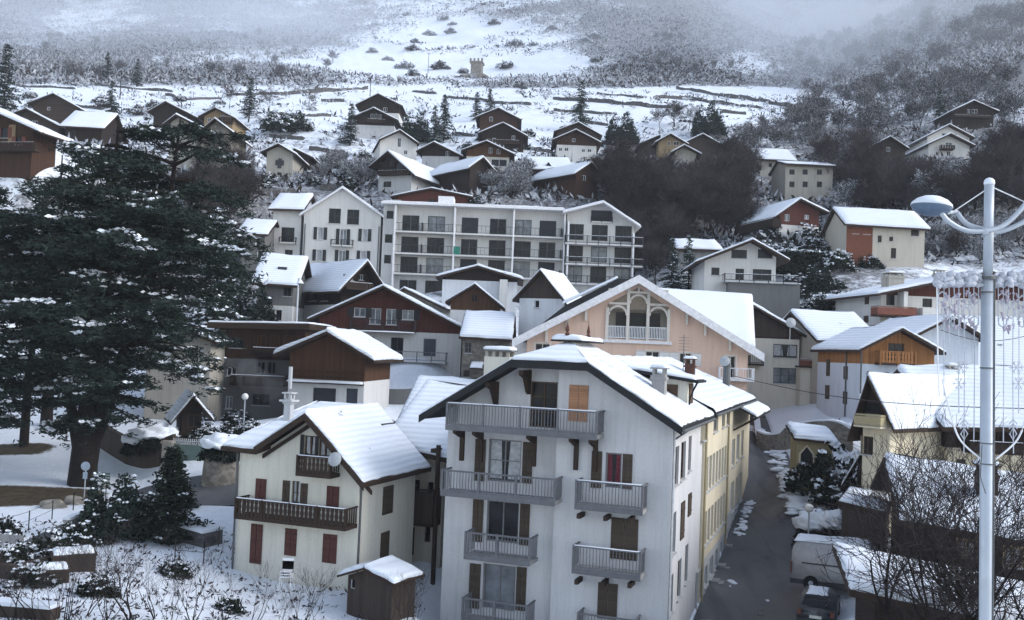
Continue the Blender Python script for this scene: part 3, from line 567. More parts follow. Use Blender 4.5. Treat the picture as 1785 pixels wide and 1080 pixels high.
q = MB(); q.box(0.1, .3, -1.4, -.01, -3, h.zL-1.1); mesh_obj('fin_wall', q, 'fascia_white', h.root); q = MB(); q.box(h.W-.3, h.W-.1, -1.4, -.01, -3, h.zR-1.0); mesh_obj('fin_wall', q, 'fascia_white', h.root)
# ---- middle row
h = House('chalet', 'brown chalet whose long snowy left roof slope ends in an open timber gable', 100, -38, 592, 652, 575, 493, 494, (629, 459), 11, 'white', 'chalet', 'dark_brown', 532, ov=1.1, sn=.25, ovf=1.5)
h.win('front', 600, 478, 616, 488, frame='frame_white'); h.win('front', 626, 478, 634, 488, frame='frame_white'); h.win('left', 538, 503, 552, 524); h.win('left', 560, 508, 572, 524); h.done(); h.balcony(604, 650, 492, 505, 1.2, 'rail_wood', 'fascia_brown', 'boards', .3)
h = House('house', 'grey rendered house with a snowy roof and skylight left of the open timber gable', 99, -3, 446, 512, 578, 489, 494, None, 9, 'white', 'house', 'dark_render', 532, roof='eave', ridge=2.8, sn=.25)
h.win('front', 494, 500, 508, 516); h.win('front', 467, 540, 477, 558, curtain='curtain'); h.win('front', 481, 540, 491, 558); h.done()
q = MB(); q.box(1.6, 2.5, 1.5, 2.4, h.zL+1.25, h.zL+1.65); mesh_obj('skylight', q, 'frame_dark', h.roof)
h = House('chalet', 'big two tone chalet, red-brown timber gable over white walls with thin railed balcony', 95, 2, 551, 805, 672, 553, 574, (671, 503), 12, 'white', 'chalet', 'red_brown', 577, ov=1.0, ovf=1.2, sn=.2)
for q in ((617, 536, 637, 552), (701, 540, 721, 557)): h.win('front', *q, frame='frame_white', pane='glass_pale', mull=1, shut='shutter_dark', sw=.55)
for q in ((644, 537, 664, 565), (673, 538, 692, 566)): h.win('front', *q, frame='frame_white', pane='glass_pale', mull=1)
for q in ((629, 586, 651, 615), (681, 588, 703, 619)): h.win('front', *q, frame='frame_dark', mull=1, sill=False)
h.win('front', 738, 590, 760, 621, frame='frame_grey', pane='garage_blue', mull=0, sill=False); h.win('front', 667, 637, 703, 657, mull=2); h.win('front', 712, 642, 735, 660, frame='frame_white', pane='glass_pale', mull=0); h.win('front', 742, 640, 775, 658, mull=1)
h.done(); h.balcony(610, 724, 557, 577, 1.0, 'rail_dark', 'fascia_brown', 'bars', .22, snow=False); h.balcony(650, 778, 612, 631, 1.3, 'rail_grey', 'grey_white', 'thin', .6, snow=False)
q = MB(); u0, z0 = h.f(610, 574, -1.02); u1, z1 = h.f(724, 578, -1.02); q.snow((u0, -1.3, z0-.1), (u1, -1.3, z0-.1), (u1, -.95, z0-.1), (u0, -.95, z0-.1), .12, .8); mesh_obj('snow', q, 'snow', h.root, smooth=True)
h = House('house', 'small grey gabled house tucked right behind the big two tone chalet', 104, 5, 690, 768, 570, 514, 536, (706, 506), 8, 'shabby', 'house', ov=.6).done()
h = House('house', 'white walled house with a wide dark brown gable above the timber garage', 108, 0, 768, 902, 565, 483, 488, (833, 467), 8, 'cool_white', 'house', 'dark_brown', 489, ov=.7, sn=.28).done()
q = MB(); u0, z0 = h.f(869, 552); u1, z1 = h.f(885, 488); q.box(u0, u1, -.9, -.02, z0, z1); mesh_obj('chimney_breast', q, 'white', h.root)
h = House('garage', 'small timber gabled garage with a pale lower wall below the wide dark gable', 98, 0, 784, 872, 565, 524, 535, (828, 499), 5, 'white', 'garage', 'warm_brown', 541, ov=.5, sn=.18)
h.win('front', 813, 545, 837, 552, mull=1, sill=False); h.win('front', 822, 513, 833, 526, frame='frame_brown', pane='interior', sill=False); h.done()
h = House('house', 'tall narrow white house with a grey-brown gable and one tiny window', 92, 22, 899, 984, 690, 517, 525, (945, 475), 6, 'cool_white', 'house', 'grey_brown', 520, ov=.5, sn=.18, ovf=.6)
h.win('front', 932, 523, 940, 536, frame='frame_white', surround='frame_white', mull=0); h.done()
q = MB(); 
for k in range(3): q.box(h.W*.72+k*.28, h.W*.72+k*.28+.14, 1.2, 3.2, h.zR+ .75-k*.2, h.zR+1.15-k*.2)
mesh_obj('skylight', q, 'frame_dark', h.roof)
h = House('house', 'rubble stone house with an arched window under a smooth snowy roof', 88, 2, 803, 889, 672, 585, 591, None, 9, 'rubble', 'house', roof='eave', ridge=2.0, ov=.3, ovf=.7, sn=.3)
h.win('front', 810, 596, 822, 615, frame='frame_grey', mull=1, trans=1); h.win('front', 807, 644, 820, 657, frame='frame_grey', mull=0); h.win('front', 862, 600, 872, 610, mull=1); h.done()
q = MB(); u0, z0 = h.f(818, 637, -1.6); u1 = h.f(842, 637, -1.6)[0]; q.slab((u0, -1.7, z0-.2), (u1, -1.7, z0-.2), (u1, -.02, z0+.3), (u0, -.02, z0+.3), .1); lt = mesh_obj('lean_to_roof', q, 'fascia_brown', h.root)
q = MB(); q.snow((u0, -1.7, z0-.19), (u1, -1.7, z0-.19), (u1, -.02, z0+.31), (u0, -.02, z0+.31), .15, .5); mesh_obj('snow', q, 'snow', lt, smooth=True)
# cream chimney tower
o_ = P(841, 700, 64); t = empty('chimney_tower', o_, R(-12), 'square cream rendered chimney tower with a snow cap behind the front building roof', 'chimney tower'); CTRL.append((o_.x, o_.y, o_.z))
w_ = 1.72; hz = P(862, 612, 64).z-o_.z; q = MB(); q.box(0, w_, 0, w_, -2, hz-.35); mesh_obj('shaft', q, 'cream', t)
q = MB()
for i in range(4):
    for yy in (0, w_-.2): q.box(.05+i*.47, .05+i*.47+.2, yy, yy+.2, hz-.35, hz)
mesh_obj('vent_piers', q, 'shabby', t); q = MB(); q.box(-.15, w_+.15, -.15, w_+.15, hz, hz+.12); mesh_obj('cap', q, 'dark_render', t); q = MB(); q.snow((-.15, -.15, hz+.12), (w_+.15, -.15, hz+.12), (w_+.15, w_+.15, hz+.12), (-.15, w_+.15, hz+.12), .2, .4); mesh_obj('snow', q, 'snow', t, smooth=True)
h = House('chalet', 'small warm brown timber chalet with thick snow on its eaves and a dark garage door', 76, 7, 500, 637, 722, 613, 620, (576, 583), 8, 'white', 'chalet', 'warm_brown', 662, ov=1.0, ovf=1.1, sn=.32)
h.win('front', 545, 676, 585, 716, frame='frame_dark', pane='garage', mull=0, name='garage_door', sill=False); h.win('front', 603, 677, 623, 716, frame='frame_dark', pane='garage_blue', mull=0, name='door', sill=False); h.done()
for yy in (646, 655): q = MB(); u0, z0 = h.f(502, yy, -.06); q.box(.05, h.W-.05, -.1, -.01, z0, z0+.12); mesh_obj('timber_band', q, 'brown', h.root)
q = MB(); u0, z0 = h.f(502, 664, -.5); q.box(0, h.W, -.6, -.01, z0-.1, z0); lb = mesh_obj('ledge', q, 'fascia_brown', h.root); q = MB(); q.snow((0, -.6, z0), (h.W, -.6, z0), (h.W, -.02, z0), (0, -.02, z0), .16, .7); mesh_obj('snow', q, 'snow', lb, smooth=True)
h = House('apartment_house', 'flat roofed building with dark bands and orange-brown panels beside the cedar', 84, 0, 372, 532, 735, 572, 574, None, 9, 'dark_render', 'apartment building', roof='flat', ov=.6, ovf=1.2, rt=.5, sn=.15, fascia='fascia_brown', top='brown', topy=626)
for a_ in (447, 470, 493): h.win('front', a_, 584, a_+18, 606, frame='frame_brown', pane='warm_brown', mull=0, sill=False)
for a_ in (447, 466): h.win('front', a_, 630, a_+15, 652, frame='frame_grey', sill=False)
h.win('front', 395, 640, 412, 655, frame='frame_white'); h.win('front', 400, 590, 425, 606, frame='frame_dark'); h.win('front', 393, 690, 405, 712, frame='frame_white', pane='glass_pale'); h.win('front', 440, 686, 470, 706, mull=2); h.done()
h.balcony(400, 496, 654, 673, 1.3, 'dark_brown', 'fascia_brown', 'panel'); h.balcony(440, 520, 606, 620, 1.2, 'dark_brown', 'fascia_brown', 'panel')
h = House('house', 'pale rendered house seen in pieces through the lower boughs of the cedar', 80, 0, 250, 368, 725, 590, 595, (310, 572), 9, 'shabby', 'house', ov=.7)
for q in ((275, 600, 290, 620), (330, 602, 345, 622), (330, 645, 345, 665)): h.win('front', *q)
h.done()
# ---- pink hotel
H = House('hotel', 'large salmon pink hotel with white bargeboards and a triple arched gable balcony', 80, 6, 913, 1304, 740, 590, 612, (1113, 492), 10, 'pink', 'hotel', ov=.5, ovf=1.1, fascia='fascia_white', rt=.2, sn=.15, snow=False)
h = H; yo = -.0
g0 = h.f(1058, 570)[0]; g1 = h.f(1094, 570)[0]; g2 = h.f(1129, 570)[0]; g3 = h.f(1165, 570)[0]; zr0 = h.f(1112, 591)[1]; zr1 = h.f(1112, 569)[1]
zsp = h.f(1112, 548)[1]; zA = h.f(1075, 533)[1]; zB = h.f(1112, 514)[1]
h.holes['front'].append((g0+.1, g3-.1, zr0, zsp+.4))
for q in ((1125, 612, 1149, 636), (1184, 615, 1205, 637)): h.win('front', *q, frame='frame_white', pane='glass', mull=1, shut='shutter_white', sw=.75, surround='trim_pink')
h.win('front', 1264, 620, 1282, 660, frame='frame_white', mull=1, surround='trim_pink', sill=False); h.win('front', 932, 598, 958, 640, frame='frame_white', mull=1, surround='trim_pink'); h.win('front', 985, 615, 1005, 640, frame='frame_white', shut='shutter_white'); h.done()
# loggia: recessed back wall, posts, arches, rail
q = MB(); q.box(g0, g3, 1.6, 1.7, zr0, zB+.6); q.box(g0, g3, 0.02, 1.6, zr0-.1, zr0); q.box(g0, g0+.06, .2, 1.6, zr0, zB); q.box(g3-.06, g3, .2, 1.6, zr0, zB); lg = mesh_obj('loggia', q, 'beige', h.root)
q = MB(); q.box(g1+.1, g2-.1, 1.52, 1.6, zr0, zr0+2.2); q.box(g0+.7, g1-.1, 1.52, 1.6, zr0, zr0+2.2); q.box(g2+.1, g3-.6, 1.52, 1.6, zr0, zr0+2.2); mesh_obj('glass_door', q, 'glass', lg)
q = MB(); 
for g in (g0, g1, g2, g3): q.box(g-.12, g+.12, -.14, .12, zr0-.3, zsp+.5 if g in (g0, g3) else zB+.8)
for a_, b_, zt in ((g0, g1, zA), (g1, g2, zB), (g2, g3, zA)):
    c = (a_+b_)/2; r_ = (b_-a_)/2-.12; zc = zt-r_; pts = [(c-r_*math.cos(math.pi*i/12), -.05, zc+r_*math.sin(math.pi*i/12)) for i in range(13)]
    q.tube(pts, .1, 6); q.box(a_+.12, b_-.12, -.1, .06, zt+.12, zt+.3)
mesh_obj('arcade', q, 'trim_pink', h.root)
zap = h.f(1113, 500)[1]; q = MB(); c = (g1+g2)/2; q.box(c-.08, c+.08, -.12, .06, zB+.3, zap)
mesh_obj('king_post', q, 'trim_pink', h.root)
q = MB(); mL = (h.apex[1]-h.zL)/h.apex[0]; mR = (h.apex[1]-h.zR)/(h.W-h.apex[0])   # dark infill around the arches, behind the arcade
q.prism([(g0, zsp+.4), (g3, zsp+.4), (g3, h.apex[1]-(g3-h.apex[0])*mR-.5), (h.apex[0], h.apex[1]-.4), (g0, h.apex[1]-(h.apex[0]-g0)*mL-.5)], lambda u, v, k: (u, -.03+.02*k, v)); mesh_obj('gable_panel', q, 'gable_panel', h.root)
q = MB()
for a_, b_ in ((g0+.12, g1-.12), (g1+.12, g2-.12), (g2+.12, g3-.12)):
    q.box(a_, b_, -.06, .0, zr1-.07, zr1); q.box(a_, b_, -.06, .0, zr0+.05, zr0+.12)
    for i in range(11): x = a_+(b_-a_)*(i+.5)/11; q.box(x-.03, x+.03, -.045, -.015, zr0+.12, zr1-.07)
mesh_obj('railing', q, 'rail_white', lg)
q = MB(); q.box(g0-.3, g3+.3, -.25, -.01, zr0-.35, zr0-.1); mesh_obj('ledge', q, 'fascia_white', h.root)
zz = h.zL; eL = (-1.1, h.zL-1.1*mL+.1); eR = (h.W+1.1, h.zR-1.1*mR+.1); ap = (h.apex[0], h.apex[1]+.1)     # bargeboards
for e, nm in ((eL, 0), (eR, 1)):
    q = MB(); q.prism([(e[0], e[1]-.25), (ap[0], ap[1]-.25), (ap[0], ap[1]+.42), (e[0], e[1]+.42)], lambda u, v, k: (u, -1.35+.14*k, v)); mesh_obj('bargeboard', q, 'fascia_white', h.root)
for px, py in ((953, 583), (990, 563), (1022, 546), (1197, 553), (1229, 572), (1272, 598)):
    u, z = h.f(px, py); q = MB(); q.prism([(u-.1, z+.5), (u+.1, z+.5), (u+.1, z-.6), (u-.1, z-.6)], lambda a_, b_, k: (a_, -.3+.28*k, b_)); mesh_obj('bracket', q, 'trim_pink', h.root)
h.balcony(1254, 1315, 641, 664, 1.2, 'rail_white', 'fascia_white', 'bars', .2, snow=False)
def wq(h, px, py, d): p = P(px, py, d)-h.O; return (p.dot(h.X), p.dot(h.Y), p.z)
A4 = wq(h, 1140, 600, 81.4); B4 = wq(h, 1317, 603, 81.4); C4 = wq(h, 1312, 514, 90); D4 = wq(h, 1120, 502, 90)
q = MB(); q.slab(A4, B4, C4, D4, .25); rr = mesh_obj('side_roof', q, 'fascia_white', h.root); q = MB(); q.snow(A4, B4, C4, D4, .2, 1.0); mesh_obj('snow', q, 'snow', rr, smooth=True)
q = MB(); q.quad((h.W-.1, 1.5, -4), (h.W-.1, 10, -4), (h.W-.1, 10, h.zR-.3), (h.W-.1, 1.5, h.zR-.6)); mesh_obj('side_wall', q, 'pink', h.root)
A5 = wq(h, 962, 590, 83); B5 = wq(h, 1100, 583, 83); 
q = MB(); a0 = wq(h, 985, 532, 86); a1 = wq(h, 1078, 485, 86); a2 = wq(h, 1106, 486, 86); a3 = wq(h, 1100, 560, 84); a4 = wq(h, 930, 575, 84)
q.prism([(0, 0), (1, 0)], lambda u, v, k: (0, 0, 0)) if False else None
for pts in ((a0, a1, a2, a3), (a4, a0, a3, a3)): q.slab(*pts[::-1], .3)
rr = mesh_obj('rear_roof', q, 'roof_dark', h.root)
q = MB(); b0 = (a0[0]-.3, a0[1]+.2, a0[2]+.1); b1 = (a1[0], a1[1]+.2, a1[2]+.1); q.snow((b0[0], b0[1]-.25, b0[2]), (b1[0], b1[1]-.25, b1[2]), (b1[0], b1[1]+.5, b1[2]), (b0[0], b0[1]+.5, b0[2]), .22, .8); mesh_obj('snow', q, 'snow', rr, smooth=True)
q = MB(); ww = h.f(896, 600)[0]; q.box(ww, -.01, .4, 9, -4, h.zL-.3); mesh_obj('side_bay', q, 'white', h.root)
# ================================================================ right side houses
h = House('house', 'house with a dark timber gable over cream walls partly hidden by the hotel roof', 90, 3, 1250, 1394, 700, 560, 584, (1300, 530), 10, 'cream', 'house', 'grey_brown', 589, ov=.8, sn=.25)
h.win('front', 1348, 600, 1390, 623, mull=2, frame='frame_dark', curtain='curtain'); h.win('front', 1348, 641, 1389, 668, mull=2, trans=1, frame='frame_dark', pane='glass_pale'); h.done()
h.balcony(1307, 1332, 616, 637, 1.2, 'rail_dark', 'fascia_brown', 'bars', .2, snow=False)
q = MB(); u0, z0 = h.f(1326, 588); u0 = 0; u1 = h.W; q.box(0, h.W, -.06, -.01, z0, z0+.12); mesh_obj('trim', q, 'fascia_brown', h.root)
h = House('house', 'low white annexe with a red-brown railed snowy terrace beside the cream house', 88, 3, 1394, 1434, 702, 640, 641, None, 6, 'cream', 'house', roof='flat', ov=.1, ovf=.1, rt=.15)
h.win('front', 1418, 660, 1433, 681, mull=1); h.done(); h.balcony(1394, 1433, 626, 641, .3, 'red_brown_plank', 'fascia_brown', 'panel')
h = House('house', 'house with a snowy roof slope and dish directly behind the orange timber house', 86, -10, 1430, 1520, 690, 590, 594, None, 9, 'shabby', 'house', roof='eave', ridge=2.3, sn=.22, ov=.9).done()
h = House('chalet', 'house with a bright orange timber upper storey over pale blue-grey walls', 76, -3, 1497, 1629, 730, 609, 613, (1565, 577), 9, 'blue_grey', 'chalet', 'orange_wood', 636, ov=.5, sn=.2, ovf=.9)
h.win('front', 1548, 598, 1576, 630, frame='frame_brown', mull=1, sill=False); h.win('front', 1522, 648, 1538, 664, frame='frame_white', pane='glass_pale', shut='shutter_grey')
for q in ((1471, 638, 1478, 661), (1470, 682, 1477, 704), (1441, 626, 1447, 655), (1439, 671, 1446, 695)): h.shutter('left', *q, mat='shutter_brown')
h.done(); h.balcony(1534, 1597, 612, 637, .9, 'orange_wood', 'fascia_brown', 'boards', .25, snow=False)
for pp in ([(-.08, 2.6, h.zL), (-.08, 2.6, 0)], [(.05, -.08, h.zL), (.05, -.08, 2)]): q = MB(); q.tube(pp, .06); mesh_obj('drainpipe', q, 'gutter', h.root)
q = MB(); q.lathe((h.apex[0]-6.6, 5.5, h.zL+2.1), [(.02, .12), (.25, .06), (.42, 0), (.43, -.04), (.02, .08)], 14, Matrix.Rotation(R(80), 3, 'X')); q.tube([(h.apex[0]-6.6, 5.7, h.zL+.6), (h.apex[0]-6.6, 5.7, h.zL+2.1)], .03); mesh_obj('satellite_dish', q, 'dish', h.roof)
h = House('chalet', 'white and red-brown chalet with stacked balconies under a long shallow snowy roof', 93, -6, 1534, 1835, 590, 513, 520, (1712, 478), 12, 'white', 'chalet', 'red_brown', 520, ov=1.2, sn=.25, ovf=1.6)
for q in ((1545, 508, 1560, 532), (1608, 520, 1625, 535), (1552, 548, 1563, 565), (1600, 548, 1620, 566)): h.win('front', *q, sill=False)
h.shutter('left', 1508, 515, 1515, 530, 'shutter_brown'); h.shutter('left', 1506, 550, 1514, 562, 'shutter_brown'); h.done()
h.balcony(1530, 1598, 534, 552, 1.4, 'red_brown_plank', 'fascia_brown', 'panel', snow=False); h.balcony(1530, 1625, 568, 584, 1.4, 'red_brown_plank', 'fascia_brown', 'panel', snow=False)
q = MB(); u0 = h.f(1568, 530)[0]; u1 = h.f(1618, 540)[0]; z0 = h.f(1590, 590)[1]; z1 = h.f(1590, 510)[1]; q.box(u0-.2, u0+.2, -1.2, -.01, z0, z1); z1 = h.f(1600, 537)[1]; q.box(u1-1.3, u1+.4, -1.38, -.01, z0, z1); mesh_obj('buttress', q, 'white', h.root)
h.chimney(3.2, 4, h.zL+1.0, 1.2, 1.6, 'shabby'); h.chimney(h.apex[0]-1, 6, h.apex[1]-.6, 1.1, .9, 'shabby')
h = House('house', 'pale blue-grey house with a plain windowless gable behind the icicle lights', 80, -4, 1590, 1706, 720, 586, 590, (1652, 556), 10, 'blue_grey', 'house', ov=.5, sn=.18).done()
h = House('house', 'dark walled house with a bright snowy roof at the right edge behind the lamp post', 84, 3, 1704, 1850, 730, 650, 655, None, 10, 'dark_brown', 'house', roof='eave', ridge=4.7, sn=.25, ov=.6).done()
# big yellow-walled building with L shaped roof
h = House('apartment_house', 'large yellow walled building with a broad snowy roof behind the leafless tree', 57, 4, 1650, 1900, 915, 735, 735, None, 14, 'yellow', 'apartment building', 'dark_brown', 785, roof='eave', ridge=2.7, sn=.28, ov=.8, ovf=1.3)
for q in ((1668, 800, 1684, 830), (1700, 800, 1716, 830)): h.win('front', *q, frame='frame_brown')
h.done(); h.balcony(1690, 1785, 770, 792, 1.2, 'dark_brown', 'fascia_brown', 'panel')
h.chimney(2.5, 6.4, h.zL+2.5, .5, .6, 'shabby')
h = House('house', 'yellow gabled wing with a dark open roof end beside the narrow street', 56, 52, 1500, 1552, 915, 714, 722, (1522, 662), 11.5, 'yellow', 'house', 'dark_brown', 722, ov=.6, sn=.2, ovf=.6)
h.win('front', 1503, 700, 1532, 722, frame='frame_brown', pane='interior', mull=0, sill=False); h.win('front', 1500, 760, 1522, 792, frame='frame_brown', mull=1); h.done()
h.balcony(1488, 1535, 722, 745, 1.1, 'yellow_dull', 'yellow', 'panel', snow=False)
h = House('outbuilding', 'low yellow outbuilding with a pointed archway at the bend of the street', 64, 8, 1388, 1452, 838, 764, 772, None, 3, 'yellow_dull', 'outbuilding', roof='shed', ridge=.5, sn=.3, ov=.3, ovf=.5, rt=.15)
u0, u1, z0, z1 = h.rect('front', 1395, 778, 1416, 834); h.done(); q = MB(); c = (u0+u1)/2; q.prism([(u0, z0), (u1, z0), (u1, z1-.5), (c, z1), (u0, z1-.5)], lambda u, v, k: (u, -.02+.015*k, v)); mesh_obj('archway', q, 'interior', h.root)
q = MB(); 
for s_ in (-1, 1): q.prism([(c+s_*(u1-c), z1-.5), (c, z1), (c, z1+.13), (c+s_*(u1-c+.1), z1-.45)], lambda u, v, k: (u, -.09+.09*k, v)); q.box(c+s_*(u1-c), c+s_*(u1-c)+s_*.1, -.09, 0, z0, z1-.45) if s_ > 0 else q.box(c-(u1-c)-.1, c-(u1-c), -.09, 0, z0, z1-.45)
mesh_obj('arch_trim', q, 'yellow', h.root)
h = House('porch', 'small timber porch with a steep snow covered gable among dark shrubs', 59, 25, 1493, 1525, 880, 803, 806, (1507, 783), 3, 'dark_brown', 'porch', ov=.9, sn=.22, ovf=.3, rt=.12).done()
h = House('garage', 'low flat roofed garage with snow on top beside the snowy hedge', 50, 24, 1465, 1540, 985, 880, 899, None, 6, 'grey_brown', 'garage', roof='flat', ov=.2, ovf=.2, rt=.22, sn=.10)
h.done(); q = MB(); q.box(h.W*.35, h.W*.85, h.L*.45, h.L*.9, h.zR+.2, h.zR+.50); mesh_obj('roof_panel', q, 'mid_grey', h.roof)
h = House('house', 'brown walled house under a big snowy roof behind the leafless tree at lower right', 42, 15, 1600, 1900, 1060, 900, 960, None, 10, 'dark_brown', 'house', roof='eave', ridge=1.75, sn=.25, ov=1.0, ovf=.9)
for q in ((1671, 942, 1700, 970), (1752, 955, 1780, 988)): h.win('front', *q, frame='frame_white', mull=1, surround='light_wood', curtain='curtain')
h.done(); h.chimney(3, 2.2, h.zL+.9, 1.0, .8, 'grey_brown', True)
h = House('house', 'lowest snowy roof at the bottom right with a dark eave edge', 33, 15, 1522, 1900, 1200, 1034, 1130, None, 7.5, 'dark_brown', 'house', roof='shed', ridge=-.2, sn=.22, ov=.9, ovf=.9)
h.done()
# ================================================================ left front houses
h = House('house', 'cream house with red-brown shutters, two carved timber balconies and a satellite dish', 47, 20, 408, 628, 992, 776, 820, None, 8.5, 'cream', 'house', roof='none', found=3)
WC = h; zf = h.f(500, 779)[1]; g0 = h.f(470, 778)[0]; zg = zf-.05; ua, za = h.f(549, 726, -.0); W = h.W; L = h.L; zr = h.f(640, 821)[1]; h.zL = zf; h.zR = zr
h.W0 = W
for q in ((530, 759, 550, 794), (555, 762, 576, 796)): h.win('front', *q, frame='frame_brown', pane='glass', mull=1, sill=False, curtain='curtain')
h.win('front', 508, 838, 522, 880, frame='frame_brown', mull=1, trans=1, sill=False, curtain='curtain')
fpoly = [(0, -3), (W, -3), (W, zr), (ua, za), (g0, zg), (0, zf)]
lo = MB(); h.cut(lo, fpoly, 'front'); h.holes['right'] = []
h.cut(lo, [(0, -3), (5.9, -3), (5.9, zr), (0, zr)], 'right'); lo.quad((0, 0, -3), (0, L, -3), (0, L, zf+1.5), (0, 0, zf)); lo.quad((0, L, -3), (W, 5.9, -3), (W, 5.9, zr), (0, L, zf))
mesh_obj('wall', lo, 'cream', h.root)
for q in ((446, 834, 464, 871), (570, 847, 591, 887), (497, 921, 517, 968), (563, 931, 587, 981)): h.shutter('front', *q)
for q in ((493, 837, 505, 877), (524, 842, 536, 881)): h.shutter('front', *q, mat='shutter_brown')
for q in ((524, 757, 530, 792), (550, 760, 555, 794)): h.shutter('front', *q, mat='shutter_dark')
h.shutter('front', 437, 913, 457, 982, 'shutter_red', 'door')
for q in ((667, 847, 684, 895), (663, 927, 677, 974)): h.shutter('right', *q, mat='shutter_brown')
h.balcony(516, 576, 795, 832, .9, 'rail_wood', 'fascia_brown', 'boards', .2); h.balcony(408, 603, 877, 915, 1.1, 'rail_wood', 'fascia_brown', 'boards', .22)
mR = (za-zr)/(W-ua); of = .9; ovr = .7; up = .22
rf = MB(); sn = MB(); LB = 6.3
ap0 = (ua, -of, za+up); apB = (ua, LB, za+up+.1); eR0 = (W+ovr, -of, zr-ovr*mR+up); eRB = (W+ovr, LB, zr-ovr*mR+up)
mL = (za-zg)/(ua-g0); gL0 = (g0-.25, -of, zg-.25*mL+up)
rf.slab(ap0, eR0, eRB, apB, .2); sn.snow(ap0, eR0, eRB, apB, .15, .45, (1, 1, 1, 0))
rid = (g0-.3, L*.55, za+up-.1); 
rf.slab(gL0, ap0, (ua, L*.55, za+up), (g0-.25, .9, zg+up+.1), .2); sn.snow(gL0, ap0, (ua, L*.55, za+up), (g0-.25, .9, zg+up+.1), .14, .45, (1, 0, 0, 0))
e0 = (-.6, -of*.8, zf+up-.35); e1 = (g0-.25, -of*.8, zg+up-.35); r1 = (ua, L*.62, za+up+.02); r0 = (.9, L*.62, za+up+.02)
rf.slab(e0, e1, r1, r0, .2); sn.snow(e0, e1, r1, r0, .14, .4, (1, 0, 0, 1))
b0 = (-.6, L*1.35, zf+up-.35); rf.slab(e0, r0, r0, b0, .2); sn.snow(e0, r0, r0, b0, .18, .5, (1, 0, 0, 1)); rf.slab(b0, r0, r1, (ua, L*1.35, zf+up-.3), .2)
h.roof = mesh_obj('roof', rf, 'fascia_brown', h.root); mesh_obj('snow', sn, 'roof_snow', h.roof, smooth=True)
q = MB()
for (a_, b_) in ((gL0, ap0), (ap0, eR0)):
    q.prism([(a_[0], a_[2]-.32), (b_[0], b_[2]-.32), (b_[0], b_[2]-.02), (a_[0], a_[2]-.02)], lambda u, v, k: (u, -of-.05+.06*k, v))
    q.prism([(a_[0], a_[2]-.6), (b_[0], b_[2]-.6), (b_[0], b_[2]-.42), (a_[0], a_[2]-.42)], lambda u, v, k: (u, -.2+.14*k, v))
mesh_obj('bargeboard', q, 'rail_wood', h.root)
h.chimney(h.f(500, 745, 2.5)[0], 2.6, zf+.9, 1.2, .36, 'pale_grey', False); q = MB(); cu = h.f(500, 745, 2.5)[0]; q.box(cu-.36, cu+.36, 2.24, 2.96, zf+1.95, zf+2.05); q.tube([(cu, 2.6, zf+2.6), (cu, 2.6, zf+3.7)], .10, 8); mesh_obj('chimney_pot', q, 'pale_grey', h.roof)
u_, z_ = h.f(583, 800, -1.05); q = MB(); q.lathe((u_, -1.05, z_), [(.02, .10), (.2, .06), (.32, 0), (.33, -.03), (.02, .07)], 18, Matrix.Rotation(R(75), 3, 'X')); q.tube([(u_, -1.0, z_-.1), (u_+.05, 0, z_-.35)], .03); mesh_obj('satellite_dish', q, 'dish', h.root)
q = MB(); u_, z_ = h.f(500, 790); q.tube([(-.12, -.75, zf-.1), (-.05, -.1, zf-.5), (-.05, -.07, -.5)], .05); mesh_obj('drainpipe', q, 'gutter', h.root); q = MB(); q.tube([(W+.05, .1, zr-.3), (W+.05, .1, -.5)], .05); mesh_obj('drainpipe', q, 'gutter', h.root)
y1, z1 = h.sd(688, 790, W+.0); q = MB(); q.box(W-2.2, W-1.4, L*.55, L*.72, (zr+za)/2+.40, (zr+za)/2+.62); mesh_obj('skylight', q, 'frame_dark', h.roof)
# garden chairs beside the cream house
u0, z0 = h.f(500, 990, -1.6); t = empty('garden_chair', h.O+h.X*u0+h.Y*-1.6+Vector((0, 0, .02)), 0, 'stack of white plastic garden chairs against the cream house', 'garden chair')
q = MB(); 
for k in range(3): q.box(-.25, .25, -.25, .25, .42+k*.12, .46+k*.12); q.box(-.25, .25, .2, .25, .46+k*.12, .95+k*.12)
mesh_obj('seat', q, 'rail_white', t)
for sx in (-.23, .23):
    for sy in (-.23, .22): q = MB(); q.tube([(sx*1.1, sy*1.1, 0), (sx, sy, .44)], .02); mesh_obj('leg', q, 'rail_white', t)
# annexe behind right of the cream house
h = House('house', 'grey-cream house with a snowy roof and panelled upper balcony between the two front buildings', 52.5, 20, 690, 775, 985, 762, 784, None, 9, 'beige', 'house', roof='eave', ridge=2.6, sn=.24, ov=.8, ovf=1.0)
h.win('front', 719, 836, 731, 884, mull=0, sill=False, frame='frame_brown'); h.win('front', 713, 918, 722, 968, mull=0, sill=False, frame='frame_brown'); h.win('front', 745, 840, 755, 884, mull=0, sill=False); h.win('front', 740, 912, 750, 945, mull=0, sill=False); h.done()
h.balcony(708, 754, 852, 917, 1.1, 'grey_brown', 'fascia_brown', 'panel', snow=False)
q = MB(); u0, z0 = h.f(758, 900, -1.2); q.box(u0, u0+.18, -1.4, -1.2, -1, h.zL-.1); q.box(u0-.3, u0+.0, -1.4, -.02, h.zL-.5, h.zL-.3); mesh_obj('post', q, 'fascia_brown', h.root)
h = House('house', 'house whose snowy roof has a green metal verge, seen behind the grey-cream house', 60, 8, 700, 792, 900, 742, 750, None, 10, 'mid_grey', 'house', roof='eave', ridge=2.6, sn=.2, ov=.6, fascia='copper_green').done()
h = House('shed', 'brown garden shed with a snowy pitched roof in front of the cream house', 43, 30, 604, 684, 1068, 1001, 1014, (641, 992), 1.7, 'grey_brown', 'shed', ov=.35, ovf=.35, sn=.2, rt=.1, found=2)
h.win('front', 609, 1010, 619, 1027, mull=0, frame='frame_white', sill=False); h.done()
